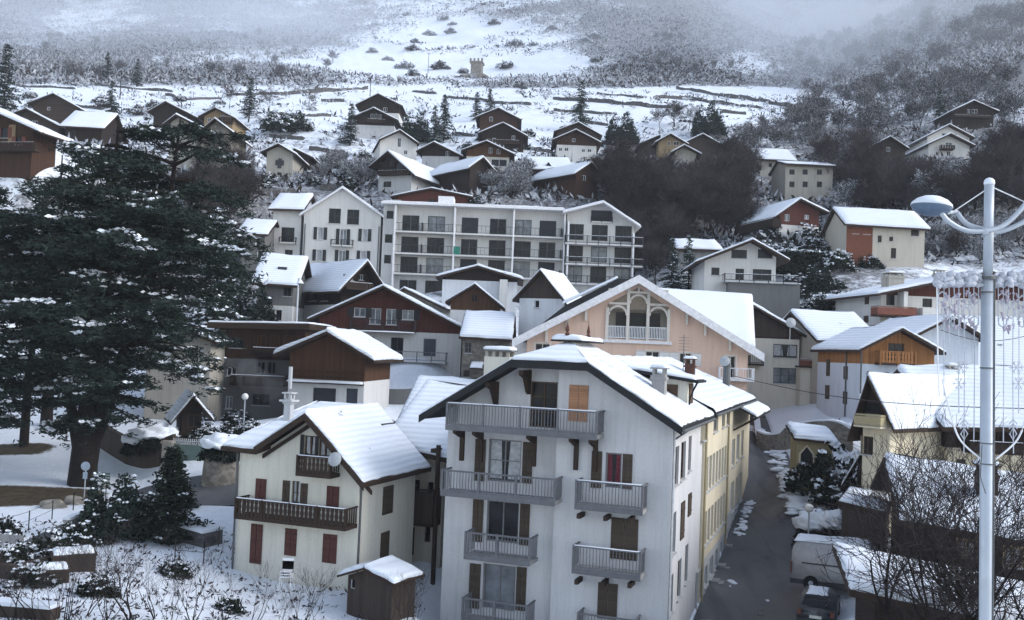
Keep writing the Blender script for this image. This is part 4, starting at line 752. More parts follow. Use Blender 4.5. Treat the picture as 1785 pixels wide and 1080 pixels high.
h = House('kiosk', 'timber kiosk with a snowy gable roof between the cedar and the small chalet', 67, -24, 316, 352, 762, 712, 712, (335, 692), 4, 'dark_brown', 'kiosk', ov=.8, ovf=.8, sn=.2, rt=.12); h.win('front', 327, 722, 350, 745, frame='frame_brown', pane='interior', sill=False); h.done()

# ================================================================ FRONT APARTMENT BUILDING
YAW = 19.4
h = House('apartment_house', 'tall grey-white front building with a half hipped snowy roof and grey railed balconies', 42, YAW, 765, 1166, 1165, 720, 752, None, 8.8, 'grey_white', 'apartment building', roof='none', found=3, cb=True)
FB = h; 
# anchor the right corner, so shift: corner must sit at depth 42
_c = P(1172, 800, 42); _w = 10.65; h.O = Vector((_c.x-_w*h.X.x, _c.y-_w*h.X.y, P(1160, 1170, 42).z)); h.root.location = h.O; h.W = _w; W = _w
for i in range(4): CTRL.pop()
for u, y in ((0, 0), (W, 0), (0, 9), (W, 9)):
    qv = h.O+h.X*u+h.Y*y; CTRL.append((qv.x, qv.y, qv.z+(0 if y == 0 else 1.0)))
us = h.f(967, 850)[0]                                    # the step in the facade; left part stands back
SB = .45
h.zL = h.f(785, 706)[1]; h.zR = h.f(1172, 742)[1]; zT = h.f(968, 640, -.3)[1]; t0 = h.f(903, 636)[0]; t1 = h.f(1034, 640)[0]; zE = (h.zL+h.zR)/2
zE = h.zR+.1; h.zL = h.zR = zE
def fwin(*q, **k): h.win('front', *q, **k)
# left windows live on the set back plane: shift their hole metric with f(..., SB)
LH = []
def lrect(x0, y0, x1, y1):
    xm, ym = (x0+x1)/2, (y0+y1)/2; return h.f(x0, ym, SB)[0], h.f(x1, ym, SB)[0], h.f(xm, y1, SB)[1], h.f(xm, y0, SB)[1]
class Left(House):
    def __init__(s): s.__dict__.update(FB.__dict__); s.holes = {'front': [], 'right': [], 'left': []}
    def mp(s, pl): return (lambda u, z, k: (u, k+SB, z)) if pl == 'front' else House.mp(s, pl)
    def rect(s, pl, *a): return lrect(*a)
LW = Left()
LW.win('front', 924, 665, 971, 745, frame='frame_brown', mull=1, trans=2, sill=False)
LW.win('front', 851, 766, 908, 840, frame='frame_grey', mull=1, trans=1, sill=False, curtain='curtain'); LW.win('front', 848, 873, 904, 945, frame='frame_grey', mull=1, sill=False); LW.win('front', 841, 984, 898, 1062, frame='frame_grey', mull=1, sill=False, pane='glass_pale')
for q in ((828, 765, 846, 838), (911, 770, 928, 842), (824, 870, 842, 944), (906, 876, 923, 950), (818, 982, 837, 1060), (900, 988, 917, 1064)): LW.shutter('front', *q, mat='shutter_brown')
h.win('front', 1055, 789, 1083, 850, frame='frame_grey', pane='glass', mull=0, curtain='curtain_red', sill=False)
for q in ((1031, 786, 1049, 850), (1085, 791, 1102, 852)): h.shutter('front', *q, mat='shutter_brown')
h.shutter('front', 992, 671, 1025, 734, 'tan_door'); h.shutter('front', 1065, 903, 1112, 975, 'shutter_brown'); h.shutter('front', 1042, 1016, 1076, 1078, 'shutter_brown')
for q in ((1173, 779, 1183, 846), (1187, 770, 1195, 835), (1200, 760, 1205, 820), (1171, 894, 1178, 964), (1167, 1003, 1173, 1068), (1181, 976, 1187, 1041), (1194, 950, 1199, 1014)):
    h.win('right', *q, frame='frame_brown', mull=1, sill=True)
h.shutter('right', 1186, 875, 1192, 938, 'shutter_brown'); h.shutter('right', 1199, 860, 1204, 898, 'shutter_brown')
wl = MB(); B = -3; k_ = (zT-zE)/t0; k2 = (zT-zE)/(W-t1)
zs_ = zT if t0 < us < t1 else zT
h.cut(wl, [(us, B), (W, B), (W, zE), (t1, zT), (us, zT)], 'front')
LW.cut(wl, [(0, B), (us, B), (us, zT), (t0, zT), (0, zE)], 'front')
wl.quad((us, 0, B), (us, 0, zT), (us, SB, zT), (us, SB, B)); h.cut(wl, [(0, B), (8.8, B), (8.8, zE), (0, zE)], 'right'); wl.quad((0, SB, B), (0, SB, zE), (0, 8.8, zE), (0, 8.8, B)); wl.quad((0, 8.8, B), (0, 8.8, zE), (W, 8.8, zE), (W, 8.8, B))
mesh_obj('wall', wl, 'grey_white', h.root)
of = 1.0; ovs = .55; up = .26; rz = h.f(1000, 598, 2.6)[1]; rm = (t0+t1)/2
FL = (-ovs-.3, -of, zE-(ovs+.3)*k_+up); TL = (t0, -of, zT+up); TR = (t1, -of, zT+up); FR = (W+ovs, -of, zE-ovs*k2+up)
RF = (rm, 2.4, rz); RB = (rm, 5.4, rz); BL = (-ovs, 10.2, FL[2]); BR = (W+ovs, 10.2, FR[2]); ML = (-ovs, 2.4, FL[2]); MR = (W+ovs, 2.4, FR[2])
rf = MB(); sn = MB()
for quad_, fl in (((FL, TL, RF, ML), (1, 0, 0, 1)), ((ML, RF, RB, BL), (0, 0, 0, 1)), ((TL, TR, RF, RF), (1, 0, 0, 0)), ((TR, FR, MR, RF), (1, 1, 0, 0)), ((RF, MR, BR, RB), (0, 1, 0, 0)), ((BL, RB, RB, BR), (0, 0, 0, 0))):
    rf.slab(*quad_, .2); sn.snow(*quad_, .12, .4, fl)
h.roof = mesh_obj('roof', rf, 'roof_dark', h.root); mesh_obj('snow', sn, 'roof_snow', h.roof, smooth=True)
q = MB()
for a_, b_ in ((FL, TL), (TL, TR), (TR, FR)):
    q.prism([(a_[0], a_[2]-.34), (b_[0], b_[2]-.34), (b_[0], b_[2]-.0), (a_[0], a_[2]-.0)], lambda u, v, k: (u, -of-.05+.055*k, v))
mesh_obj('bargeboard', q, 'roof_dark', h.root)
q = MB(); q.box(rm-.75, rm+.75, 1.6, 5.9, rz+.06, rz+.14); rc = mesh_obj('ridge_cap', q, 'roof_dark', h.root)
q = MB(); q.snow((rm-.75, 1.6, rz+.145), (rm+.75, 1.6, rz+.145), (rm+.75, 5.9, rz+.145), (rm-.75, 5.9, rz+.145), .22, .4); mesh_obj('snow', q, 'snow', rc, smooth=True)
for y in (1.8, 5.6): q = MB(); q.lathe((rm, y, rz+.1), [(.05, 0), (.05, .2), (.14, .3), (.05, .42), (.1, .5), (.02, .85), (.004, 1.15)], 8); mesh_obj('finial', q, 'rust', h.root)
q = MB(); q.tube([(W+.06, .12, zE), (W+.06, .12, -1)], .055); mesh_obj('drainpipe', q, 'pipe_pale', h.root)
q = MB(); q.tube([(W+ovs+.06, -of, FR[2]-.16), (W+ovs+.06, 8.7, FR[2]-.16)], .07); q.tube([(W+ovs+.06, .2, FR[2]-.2), (W+.08, .12, FR[2]-.6)], .045); mesh_obj('gutter', q, 'gutter', h.root)
BP = dict(mat='rail_grey', slab='mid_grey', style='bars', gap=.145)
h.balcony(777, 1041, 709, 757, 1.35, posts=1.5, brackets=(795, 828, 922, 996, 1030), **BP)
h.balcony(768, 968, 826, 872, 1.15, posts=1.4, snow=False, **BP); h.balcony(1002, 1121, 841, 892, 1.0, posts=1.5, **BP)
h.balcony(809, 924, 932, 980, 1.15, posts=1.5, snow=False, **BP); h.balcony(997, 1117, 956, 1005, 1.0, posts=1.5, **BP)
h.balcony(804, 919, 1048, 1096, 1.15, posts=1.5, snow=False, **BP); h.balcony(1005, 1108, 1074, 1120, 1.0, posts=1.5, snow=False, **BP)
q = MB(); 
for x_, yy in ((1012, 893), (1058, 897), (1100, 900), (1008, 1007), (1054, 1010), (1100, 1013)):
    q = MB(); u, z = h.f(x_, yy, -.5); q.box(u-.08, u+.08, -.85, -.02, z-.22, z-.02); mesh_obj('beam_end', q, 'fascia_brown', h.root)
# brackets under the roof edge
for x_, y0, y1 in ((915, 645, 685), (858, 665, 700)):
    u, z = h.f(x_, y0); q = MB(); q.prism([(-.85, z), (.42, z), (.42, z-1.1), (.2, z-1.0), (-.3, z-.35), (-.85, z-.2)], lambda a_, b_, k: (u+.2*k, a_, b_)); mesh_obj('bracket', q, 'fascia_brown', h.root)
# roof dormer and chimneys
dz = zE+.4; q = MB(); q.box(W-4.2, W-.45, 6.15, 8.0, zE-.2, dz+1.35); q.box(W-.45, W-.42, 6.2, 7.9, zE, dz+1.3); dm = mesh_obj('dormer', q, 'cream', h.root)
q = MB(); q.box(W-.415, W-.36, 6.5, 7.6, zE+.35, dz+1.15); q.box(W-1.5, W-.9, 6.1, 6.14, zE+.5, dz+1.1); mesh_obj('window', q, 'frame_brown', dm)
DA = (W-4.6, 5.8, dz+1.95); DB = (W+.05, 5.8, dz+1.38); DC = (W+.05, 8.4, dz+1.38); DD = (W-4.6, 8.4, dz+1.95)
q = MB(); q.slab(DA, DB, DC, DD, .16); q.tube([(W+.1, 5.8, dz+1.28), (W+.1, 8.4, dz+1.28)], .07); q.tube([(W+.08, 5.9, dz+1.25), (W-.1, 5.95, dz+.9), (W-.3, 6.05, dz+.4), (W-.3, 6.05, dz-.2)], .05); mesh_obj('dormer_roof', q, 'roof_dark', dm); q = MB(); q.snow(DA, DB, DC, DD, .15, .4); mesh_obj('snow', q, 'snow', dm, smooth=True)
h.chimney(W-1.5, 4.4, zE+.5, 1.5, .62, 'mid_grey')
# ---- yellow building along the street, same line
h = House('apartment_house', 'long yellow building along the street with bands of white framed windows', 42, YAW, 765, 1166, 1165, 720, 752, None, 23, 'yellow', 'apartment building', roof='none', cb=False)
YB = h; h.O = FB.O+FB.Y*8.8; h.root.location = h.O; h.W = _w+.12; W = h.W; LA = 9.7; LT = 22.9
zE2 = FB.zR+.05
s_ = h
def band(px0, yt, yb, n, ya, yb_, zfix=None, **k):       # n windows spaced evenly between metric ya..yb_
    z1 = h.sd(px0, yt, W)[1]; z0 = h.sd(px0, yb, W)[1]; st = (yb_-ya)/n
    for i in range(n): h.win('right', 0, 0, 0, 0, metric=(ya+st*i+.14, ya+st*(i+1)-.14, z0, z1), **k)
band(1219, 806, 868, 7, .5, LA-.2, frame='frame_white', pane='glass', mull=1, sill=True, curtain='curtain')
band(1219, 903, 962, 7, .5, LA-.2, frame='frame_white', pane='glass', mull=1, sill=True, curtain='curtain')
for q in ((1226, 728, 1233, 766), (1244, 722, 1252, 752), (1259, 716, 1264, 744), (1267, 712, 1272, 740)): h.win('right', *q, frame='frame_grey', pane='glass_pale', mull=1)
h.win('right', 1216, 994, 1224, 1066, frame='frame_dark', mull=0, sill=False, name='door')
for q in ((1228, 987, 1233, 1020), (1237, 970, 1243, 1004), (1246, 958, 1251, 990), (1255, 945, 1259, 970)): h.win('right', *q, frame='frame_white', pane='glass', mull=0)
for q in ((1276, 765, 1281, 812), (1284, 757, 1289, 802), (1292, 750, 1296, 795), (1274, 840, 1279, 890), (1282, 832, 1286, 882), (1289, 824, 1293, 872)): h.win('right', *q, frame='frame_white', pane='glass_pale', mull=1)
zg0 = h.sd(1219, 985, W)[1]
lo = MB(); hi = MB(); hs = h.holes['right']
h.holes['right'] = [q for q in hs if (q[2]+q[3])/2 < zg0]; h.cut(lo, [(0, -3), (LT, -3), (LT, zg0+.9), (LA, zg0+.9), (LA, zg0), (0, zg0)], 'right')
h.holes['right'] = [q for q in hs if (q[2]+q[3])/2 >= zg0]; h.cut(hi, [(0, zg0), (LA, zg0), (LA, zg0+.9), (LT, zg0+.9), (LT, zE2), (0, zE2)], 'right')
hi.quad((0, LT, -3), (0, LT, zE2), (W, LT, zE2), (W, LT, -3)); hi.quad((0, 0, -3), (0, 0, zE2), (0, LT, zE2), (0, LT, -3)); hi.quad((0, 0, -3), (W, 0, -3), (W, 0, zE2), (0, 0, zE2))
mesh_obj('base_wall', lo, 'pale_grey', h.root); mesh_obj('wall', hi, 'yellow', h.root)
for y in (.15, LA): q = MB(); q.tube([(W+.07, y, zE2), (W+.07, y, -.5)], .06); mesh_obj('drainpipe', q, 'yellow_dull', h.root)
rr = 2.35; rm = W/2; e = .5; zz = zE2-e*rr/rm+.25; rf = MB(); sn = MB()
A = (W+e, .3, zz); Bq = (W+e, LT-1.0, zz); Cq = (rm, LT-3, zE2+rr+.25); Dq = (rm, .3, zE2+rr+.25)
rf.slab(A, Bq, Cq, Dq, .2); sn.snow(A, Bq, Cq, Dq, .17, .5, (1, 1, 0, 0))
rf.slab((-e, .3, zz), Dq, Cq, (-e, LT, zz), .2); sn.snow((-e, .3, zz), Dq, Cq, (-e, LT, zz), .17, .9)
rf.slab(Bq, (W*.5, LT+1, zz), Cq, Cq, .2); sn.snow(Bq, (W*.5, LT+1, zz), Cq, Cq, .17, .8, (1, 0, 0, 0))
h.roof = mesh_obj('roof', rf, 'roof_dark', h.root); mesh_obj('snow', sn, 'roof_snow', h.roof, smooth=True)
q = MB(); q.tube([(W+e+.06, .3, zz-.14), (W+e+.06, LT-1, zz-.14)], .07); mesh_obj('gutter', q, 'gutter', h.root)
y0 = LA+2.5; y1 = LT-.5; q = MB(); A = (W+1.5, y0, zE2-.75); Bq = (W+1.5, y1, zE2-.75); Cq = (W-.0, y1, zE2+.0); Dq = (W-.0, y0, zE2+.0)
q.slab(A, Bq, Cq, Dq, .12); aw = mesh_obj('awning', q, 'fascia_brown', h.root); q = MB(); q.snow(A, Bq, Cq, Dq, .16, .5); mesh_obj('snow', q, 'snow', aw, smooth=True)
q = MB()
for i in range(5): q = MB(); yy = y0+.4+(y1-y0-.8)*i/4; q.tube([(W+1.35, yy, zE2-.9), (W, yy, zE2-1.7)], .06, 5); mesh_obj('awning_beam', q, 'fascia_brown', aw)
def rz_at(u): return zE2+rr*(1-abs(u-rm)/rm)+.2
h.chimney(W-3.0, 13.5, rz_at(W-3.0)-.2, 1.1, .6, 'rust')
q = MB(); q.tube([(W-1.3, 19, rz_at(W-1.3)-.3), (W-1.3, 19, rz_at(W-1.3)+1.5)], .25, 10); q.tube([(W-1.3, 19, rz_at(W-1.3)+1.5), (W-1.3, 19, rz_at(W-1.3)+1.62)], .32, 10); mesh_obj('flue', q, 'gutter', h.roof)
q = MB(); q.lathe((W-1.4, 18.6, rz_at(W-1.3)+1.9), [(.02, .12), (.22, .07), (.36, 0), (.37, -.04), (.02, .08)], 16, Matrix.Rotation(R(75), 3, 'X')); mesh_obj('satellite_dish', q, 'dish', h.roof)
q = MB(); u_ = W-3.4; q.tube([(u_, 13.2, rz_at(u_)), (u_, 13.2, rz_at(u_)+2.6)], .025, 5)
for i in range(5): q.tube([(u_-.35, 13.2, rz_at(u_)+1.6+i*.2), (u_+.35, 13.2, rz_at(u_)+1.6+i*.2)], .012, 4)
mesh_obj('aerial', q, 'gutter', h.roof)
# ================================================================ TERRAIN
for q in ((0, 1080, 34), (200, 1050, 37), (420, 1070, 41), (620, 1075, 43), (30, 880, 56), (150, 845, 62), (250, 830, 66), (0, 800, 68), (60, 720, 82), (350, 830, 62), (330, 900, 54), (400, 800, 66), (250, 940, 49), (380, 960, 48), (310, 745, 76), (400, 830, 61),
          (130, 640, 95), (50, 560, 105), (-200, 900, 55), (-200, 640, 90), (-400, 400, 110),
          (1310, 1080, 48.3), (1345, 880, 68), (1350, 800, 80), (1325, 745, 94), (1420, 1000, 56), (1450, 1080, 47), (1480, 1030, 50), (1520, 1000, 52), (1290, 940, 60), (1390, 900, 66), (1600, 1080, 40), (1785, 1080, 39), (2000, 1080, 40),
          (1380, 712, 88), (1440, 722, 84), (1330, 700, 92), (1480, 765, 73), (1400, 765, 76), (1700, 880, 55), (2100, 800, 60),
          (700, 700, 86), (860, 668, 90), (600, 560, 108), (860, 520, 118), (1200, 540, 112), (1440, 560, 102), (1400, 480, 118), (1500, 470, 118), (1700, 470, 125), (1200, 420, 140), (1100, 330, 165), (1250, 330, 165), (1550, 340, 155), (1700, 340, 150), (1480, 300, 180), (2000, 300, 160), (2300, 500, 110),
          (860, 345, 145), (560, 330, 150), (450, 340, 145), (300, 330, 135), (150, 300, 140), (-300, 250, 150), (560, 250, 195), (430, 215, 210), (200, 190, 235), (720, 215, 225), (920, 200, 240), (1100, 220, 230), (1250, 215, 230), (1350, 215, 235),
          (300, 165, 290), (600, 160, 300), (900, 165, 300), (1200, 175, 290), (1380, 195, 270), (1500, 190, 260), (1780, 190, 235),
          (0, 150, 290), (150, 128, 350), (450, 130, 360), (830, 136, 400), (1000, 140, 380), (1250, 150, 360), (1400, 150, 420), (1600, 130, 320), (1785, 110, 300),
          (100, 60, 520), (500, 60, 520), (830, 60, 520), (1150, 60, 500), (1300, 90, 470), (1430, 90, 620), (1600, 60, 420), (1785, 30, 380),
          (100, -20, 700), (800, -20, 700), (1200, -20, 650), (1450, 10, 850), (1650, -30, 560), (-400, 20, 600), (-400, -150, 900), (400, -150, 950), (900, -160, 950), (1500, -130, 1100), (2200, -150, 700), (2200, 60, 350), (700, -260, 1300), (1400, -240, 1400), (-100, -260, 1300), (2200, -260, 1200)): ctrl(*q)
CT = np.array(CTRL); cpx = CT[:, 0]/CT[:, 1]*FPX; cq = CT[:, 2]/CT[:, 1]
def feat(px, ld): return np.stack([px/420.0, ld*2.6], -1)
Xc = feat(cpx, np.log(CT[:, 1]))
def kern(a, b_):
    r2 = ((a[:, None, :]-b_[None, :, :])**2).sum(-1)+1e-9; return .5*r2*np.log(r2)
n_ = len(Xc); K = kern(Xc, Xc)+np.eye(n_)*.012; Pm = np.hstack([np.ones((n_, 1)), Xc])
Ab = np.block([[K, Pm], [Pm.T, np.zeros((3, 3))]]); sol = np.linalg.solve(Ab, np.concatenate([cq, np.zeros(3)])); Wt, Av = sol[:n_], sol[n_:]
def terrain(x, y):
    x = np.atleast_1d(np.asarray(x, float)); y = np.atleast_1d(np.asarray(y, float)); sh = x.shape; x = x.ravel(); y = y.ravel()
    yc = np.clip(y, 30, 1500); px = np.clip(x/yc*FPX, -1500, 1500); out = np.empty(len(x))
    for i in range(0, len(x), 20000):
        F_ = feat(px[i:i+20000], np.log(yc[i:i+20000])); out[i:i+20000] = kern(F_, Xc)@Wt + Av[0]+F_@Av[1:]
    return (out*yc).reshape(sh)
def T(x, y): return float(terrain(x, y)[0])
def G(px, py, d0=32, d1=1300):                  # where the ray through a pixel meets the ground
    r = ray(px, py); ds = np.exp(np.linspace(math.log(d0), math.log(d1), 500)); r = r/r.y
    tz = terrain(r.x*ds, ds); hit = np.where(r.z*ds < tz)[0]
    if len(hit) == 0: return P(px, py, d1)
    d = ds[hit[0]]; return Vector((r.x*d, d, T(r.x*d, d)))
def GD(px, d): x = (px-CX)/FPX*d; r = ray(px, 500); x = r.x/r.y*d; return Vector((x, d, T(x, d)))
# roads and paths as strips between two edges; each edge point is (px, py, depth)
def dens(pts, n):
    out = []
    for a_, b_ in zip(pts, pts[1:]):
        for i in range(n): out.append(a_.lerp(b_, i/n))
    return out+[pts[-1]]
def smoothpts(pts):
    for _ in range(3): pts = [pts[0]]+[(pts[i-1]+pts[i]*2+pts[i+1])/4 for i in range(1, len(pts)-1)]+[pts[-1]]
    return pts
ROADS = []
def strip(name, left, right, mat, lift, m=10, n=10, kind='structure', register=True):
    L_ = smoothpts(dens(left, n)); R_ = smoothpts(dens(right, n)); vs = []; fs = []
    for a_, b_ in zip(L_, R_):
        for j in range(m+1):
            p = a_.lerp(b_, j/m); vs.append((p.x, p.y, T(p.x, p.y)+lift))
    w_ = m+1
    fs = [(r*w_+c, r*w_+c+1, (r+1)*w_+c+1, (r+1)*w_+c) for r in range(len(L_)-1) for c in range(m)]
    o = mesh_obj(name, (vs, fs), mat, smooth=True); o['kind'] = kind
    if register: ROADS.append(([(p.x, p.y) for p in L_], [(p.x, p.y) for p in R_]))
    return o
c1 = FB.O+FB.X*(FB.W+.15); c2 = c1+FB.Y*8.8; c3 = c1+FB.Y*31.6
lf = [c1-FB.Y*14, c1, c2, c3, Vector((18.2, 84, 0)), Vector((20.5, 93, 0)), Vector((19, 100, 0))]
rt = [c1-FB.Y*14+FB.X*5.5, c1+FB.X*5.6-FB.Y*1, c2+FB.X*6.2-FB.Y*2, Vector((21.2, 73, 0)), Vector((22.6, 84, 0)), Vector((23.8, 93, 0)), Vector((22.5, 101, 0))]
strip('street', lf, rt, 'asphalt', .0)
pl_ = [G(*q) for q in ((425, 826), (330, 834), (255, 848), (205, 862), (165, 886), (105, 914), (45, 944), (-40, 985))]
pr_ = [G(*q) for q in ((425, 884), (330, 884), (262, 896), (205, 905), (150, 922), (95, 944), (40, 966), (-40, 1000))]
strip('path', pl_, pr_, 'asphalt', .0)
def inroad(x, y):
    m_ = np.zeros(x.shape, bool)
    for L_, R_ in ROADS:
        poly = L_+R_[::-1]; c = np.zeros(x.shape, bool); j = len(poly)-1
        for i in range(len(poly)):
            xi, yi = poly[i]; xj, yj = poly[j]
            if yi != yj: c ^= ((yi > y) != (yj > y)) & (x < (xj-xi)*(y-yi)/(yj-yi)+xi)
            j = i
        m_ |= c
    return m_
# ground sheet: fine in the village, coarser up the mountain
ys = [-60, -30, -10, 0, 10, 20]; y = 28.0
while y < 1400: ys.append(y); y += max(.45, y*.0075 if y < 150 else y*.0065)
ys = np.array(ys); nx = 430
tt = np.linspace(-1, 1, nx); xr = tt*.62+.95*tt**7        # x / y
Yg = np.repeat(ys[:, None], nx, 1); Xg = xr[None, :]*np.maximum(Yg, 34)
Zg = terrain(Xg, Yg)
# small relief, growing uphill
rel = np.zeros(Zg.shape); fl = [(Xg.ravel(), Yg.ravel())]
Xf = Xg.ravel(); Yf = Yg.ravel(); nz = np.empty(len(Xf)); nbig = np.empty(len(Xf)); nmid = np.empty(len(Xf))
for i in range(len(Xf)):
    v_ = Vector((Xf[i], Yf[i], 0)); nz[i] = noise.noise(v_*.22); nmid[i] = noise.noise(v_*.05+Vector((9, 3, 0))); nbig[i] = noise.noise(v_*.013+Vector((3, 7, 0)))
nz = nz.reshape(Zg.shape); nbig = nbig.reshape(Zg.shape); nmid = nmid.reshape(Zg.shape)
amp = np.clip((Yg-120)/300, 0, 1)
Zg = Zg+nz*(.10+.5*amp)+nmid*3.0*np.clip((Yg-280)/300, 0, 1)+nbig*14*np.clip((Yg-420)/500, 0, 1)
# terraced steps on the open slope
px_ = Xg/np.maximum(Yg, 30)*FPX+CX; row = CY-(Zg/np.maximum(Yg, 30))*FPX*1.0+math.tan(PITCH)*FPX+(px_-CX)*math.tan(ROLL)   # true photo row of each ground point
IR = inroad(Xg, Yg); Zg = np.where(IR, Zg-.35, Zg)
# slush berm beside the roads
def blob(cx, cy, sx, sy): return np.exp(-((px_-cx)/sx)**2-((row-cy)/sy)**2)
def sg(v_, w_): return 1/(1+np.exp(-v_/w_))
mount = sg(150-row, 6)
brush = .74*mount
brush -= mount*(.50*blob(800, 60, 210, 95)+.25*blob(700, 120, 260, 30)+.45*blob(1280, 110, 75, 26)+.35*blob(620, 90, 80, 40)+.30*blob(980, 90, 60, 45)+.2*blob(150, 60, 120, 30))
brush += mount*(.26*sg(px_-1080, 60)+.25*sg(px_-1400, 30))
terr = sg(row-146, 4)*sg(215-row, 8)*sg(1390-px_, 15)
brush = np.where(terr > .5, .22+.16*(nmid > .2), brush)
vill = sg(row-212, 8)
brush = np.maximum(brush, vill*.34); brush += vill*.5*blob(1200, 330, 170, 95)+vill*.6*blob(1560, 330, 230, 90)+vill*.35*blob(1450, 470, 120, 60)+vill*.45*blob(330, 420, 180, 160)+.25*blob(560, 310, 80, 40)+.2*blob(880, 330, 80, 40)
brush += .45*sg(px_-1385, 15)*sg(row-120, 20)*sg(430-row, 30)
brush += .30*vill*sg(560-row, 20)*sg(row-300, 20)*sg(1180-px_, 60)
brush += nbig*.55*mount+nmid*.35*mount
near = sg(row-560, 20); brush = brush*(1-near*.62)
brush = np.clip(brush, 0, .93)
def wb(x0, y0, r0x, r0y): return np.exp(-((Xg-x0)/r0x)**4-((Yg-y0)/r0y)**4)
g0_ = GD(160, 61); g1_ = GD(60, 71)
earth = .95*wb(g0_.x-2.2, g0_.y-2.6, 5.2, 3.0)+.9*wb(g1_.x-1.5, g1_.y, 4.0, 2.2)+.5*wb(-22, 58, 8, 2.0)*0+.45*wb(15, 50, 3, 8)*0
gv = np.stack([Xg, Yg, Zg], -1).reshape(-1, 3); nyy = len(ys)
idx = np.arange(nyy*nx).reshape(nyy, nx); fc = np.stack([idx[:-1, :-1], idx[:-1, 1:], idx[1:, 1:], idx[1:, :-1]], -1).reshape(-1, 4)
me = bpy.data.meshes.new('ground'); me.vertices.add(len(gv)); me.vertices.foreach_set('co', gv.ravel()); me.loops.add(fc.size); me.loops.foreach_set('vertex_index', fc.ravel().astype(np.int32))
me.polygons.add(len(fc)); me.polygons.foreach_set('loop_start', np.arange(0, fc.size, 4, dtype=np.int32)); me.update(calc_edges=True); me.validate()
for nm, arr in (('brush', brush), ('earth', np.clip(earth, 0, 1))):
    a_ = me.attributes.new(nm, 'FLOAT', 'POINT'); a_.data.foreach_set('value', arr.ravel().astype(np.float32))
me.shade_smooth(); me.materials.append(M['ground']); go = bpy.data.objects.new('ground', me); COL.objects.link(go); go['kind'] = 'structure'

# ================================================================ scatter of brush and small leafless trees on the mountain (uncountable)
from mathutils.bvhtree import BVHTree
rng = np.random.default_rng(5)
gy = lambda x, y: None
def grid_sample(arr, x, y):
    yi = np.clip(np.searchsorted(ys, y)-1, 0, nyy-2); r_ = x/np.maximum(y, 34); xi = np.clip(np.searchsorted(xr, r_)-1, 0, nx-2)
    fy = np.clip((y-ys[yi])/(ys[yi+1]-ys[yi]), 0, 1); fx = np.clip((r_-xr[xi])/(xr[xi+1]-xr[xi]), 0, 1)
    return (arr[yi, xi]*(1-fx)+arr[yi, xi+1]*fx)*(1-fy)+(arr[yi+1, xi]*(1-fx)+arr[yi+1, xi+1]*fx)*fy
def gz(x, y): return float(grid_sample(Zg, np.array([x]), np.array([y]))[0])
def scatter(name, N0, d0, d1, fn, size, twigs, mats, rowlim=(-60, 150), kindlabel=None):
    d = np.exp(rng.uniform(math.log(d0), math.log(d1), N0)); x = rng.uniform(-.62, .62, N0)*d
    b_ = grid_sample(brush, x, d); z = grid_sample(Zg, x, d); px = x/d*FPX+CX; rw = CY-z/d*FPX+math.tan(PITCH)*FPX+(px-CX)*math.tan(ROLL)
    keep = (rng.uniform(0, 1, N0) < fn(b_, px, rw)) & (rw > rowlim[0]) & (rw < rowlim[1]); x, d, z = x[keep], d[keep], z[keep]; n = len(x)
    c = np.repeat(np.stack([x, d, z], -1), twigs, 0); k = len(c); s_ = np.repeat(rng.uniform(.6, 1.5, n), twigs)*size
    dirv = np.stack([rng.normal(0, .8, k), rng.normal(0, .6, k), rng.uniform(-.1, .9, k)], -1); dirv /= np.linalg.norm(dirv, axis=1)[:, None]
    base = c+np.stack([rng.normal(0, .6, k)*s_, rng.normal(0, .6, k)*s_, rng.uniform(0, .3, k)*s_], -1); tip = base+dirv*(s_*rng.uniform(.5, 1.1, k))[:, None]
    wv = np.stack([rng.uniform(.6, 1, k), rng.normal(0, .3, k), rng.normal(0, .6, k)], -1); wv *= (s_*.13)[:, None]
    mid = (base+tip)/2
    v_ = np.stack([base, mid-wv, tip, mid+wv], 1).reshape(-1, 3)
    me = bpy.data.meshes.new(name); me.vertices.add(len(v_)); me.vertices.foreach_set('co', v_.ravel()); f_ = np.arange(len(v_), dtype=np.int32); me.loops.add(len(f_)); me.loops.foreach_set('vertex_index', f_)
    me.polygons.add(k); me.polygons.foreach_set('loop_start', np.arange(0, len(f_), 4, dtype=np.int32)); me.update(calc_edges=True)
    for m_ in mats: me.materials.append(M[m_])
    mi = np.zeros(k, np.int32); u = rng.uniform(0, 1, k); mi[u > .42] = 1
    me.polygons.foreach_set('material_index', mi); o = bpy.data.objects.new(name, me); COL.objects.link(o); return tag(o, kindlabel, None, None, 'stuff')
scatter('brushwood', 80000, 300, 1000, lambda b_, px, rw: np.clip(b_*1.6-.3, 0, 1), 1.7, 7, ('twig', 'frosty_twig'))
scatter('brushwood', 9000, 125, 320, lambda b_, px, rw: np.clip(b_*1.3-.12, 0, 1), 1.3, 10, ('twig_brown', 'frosty_twig'), (140, 480))

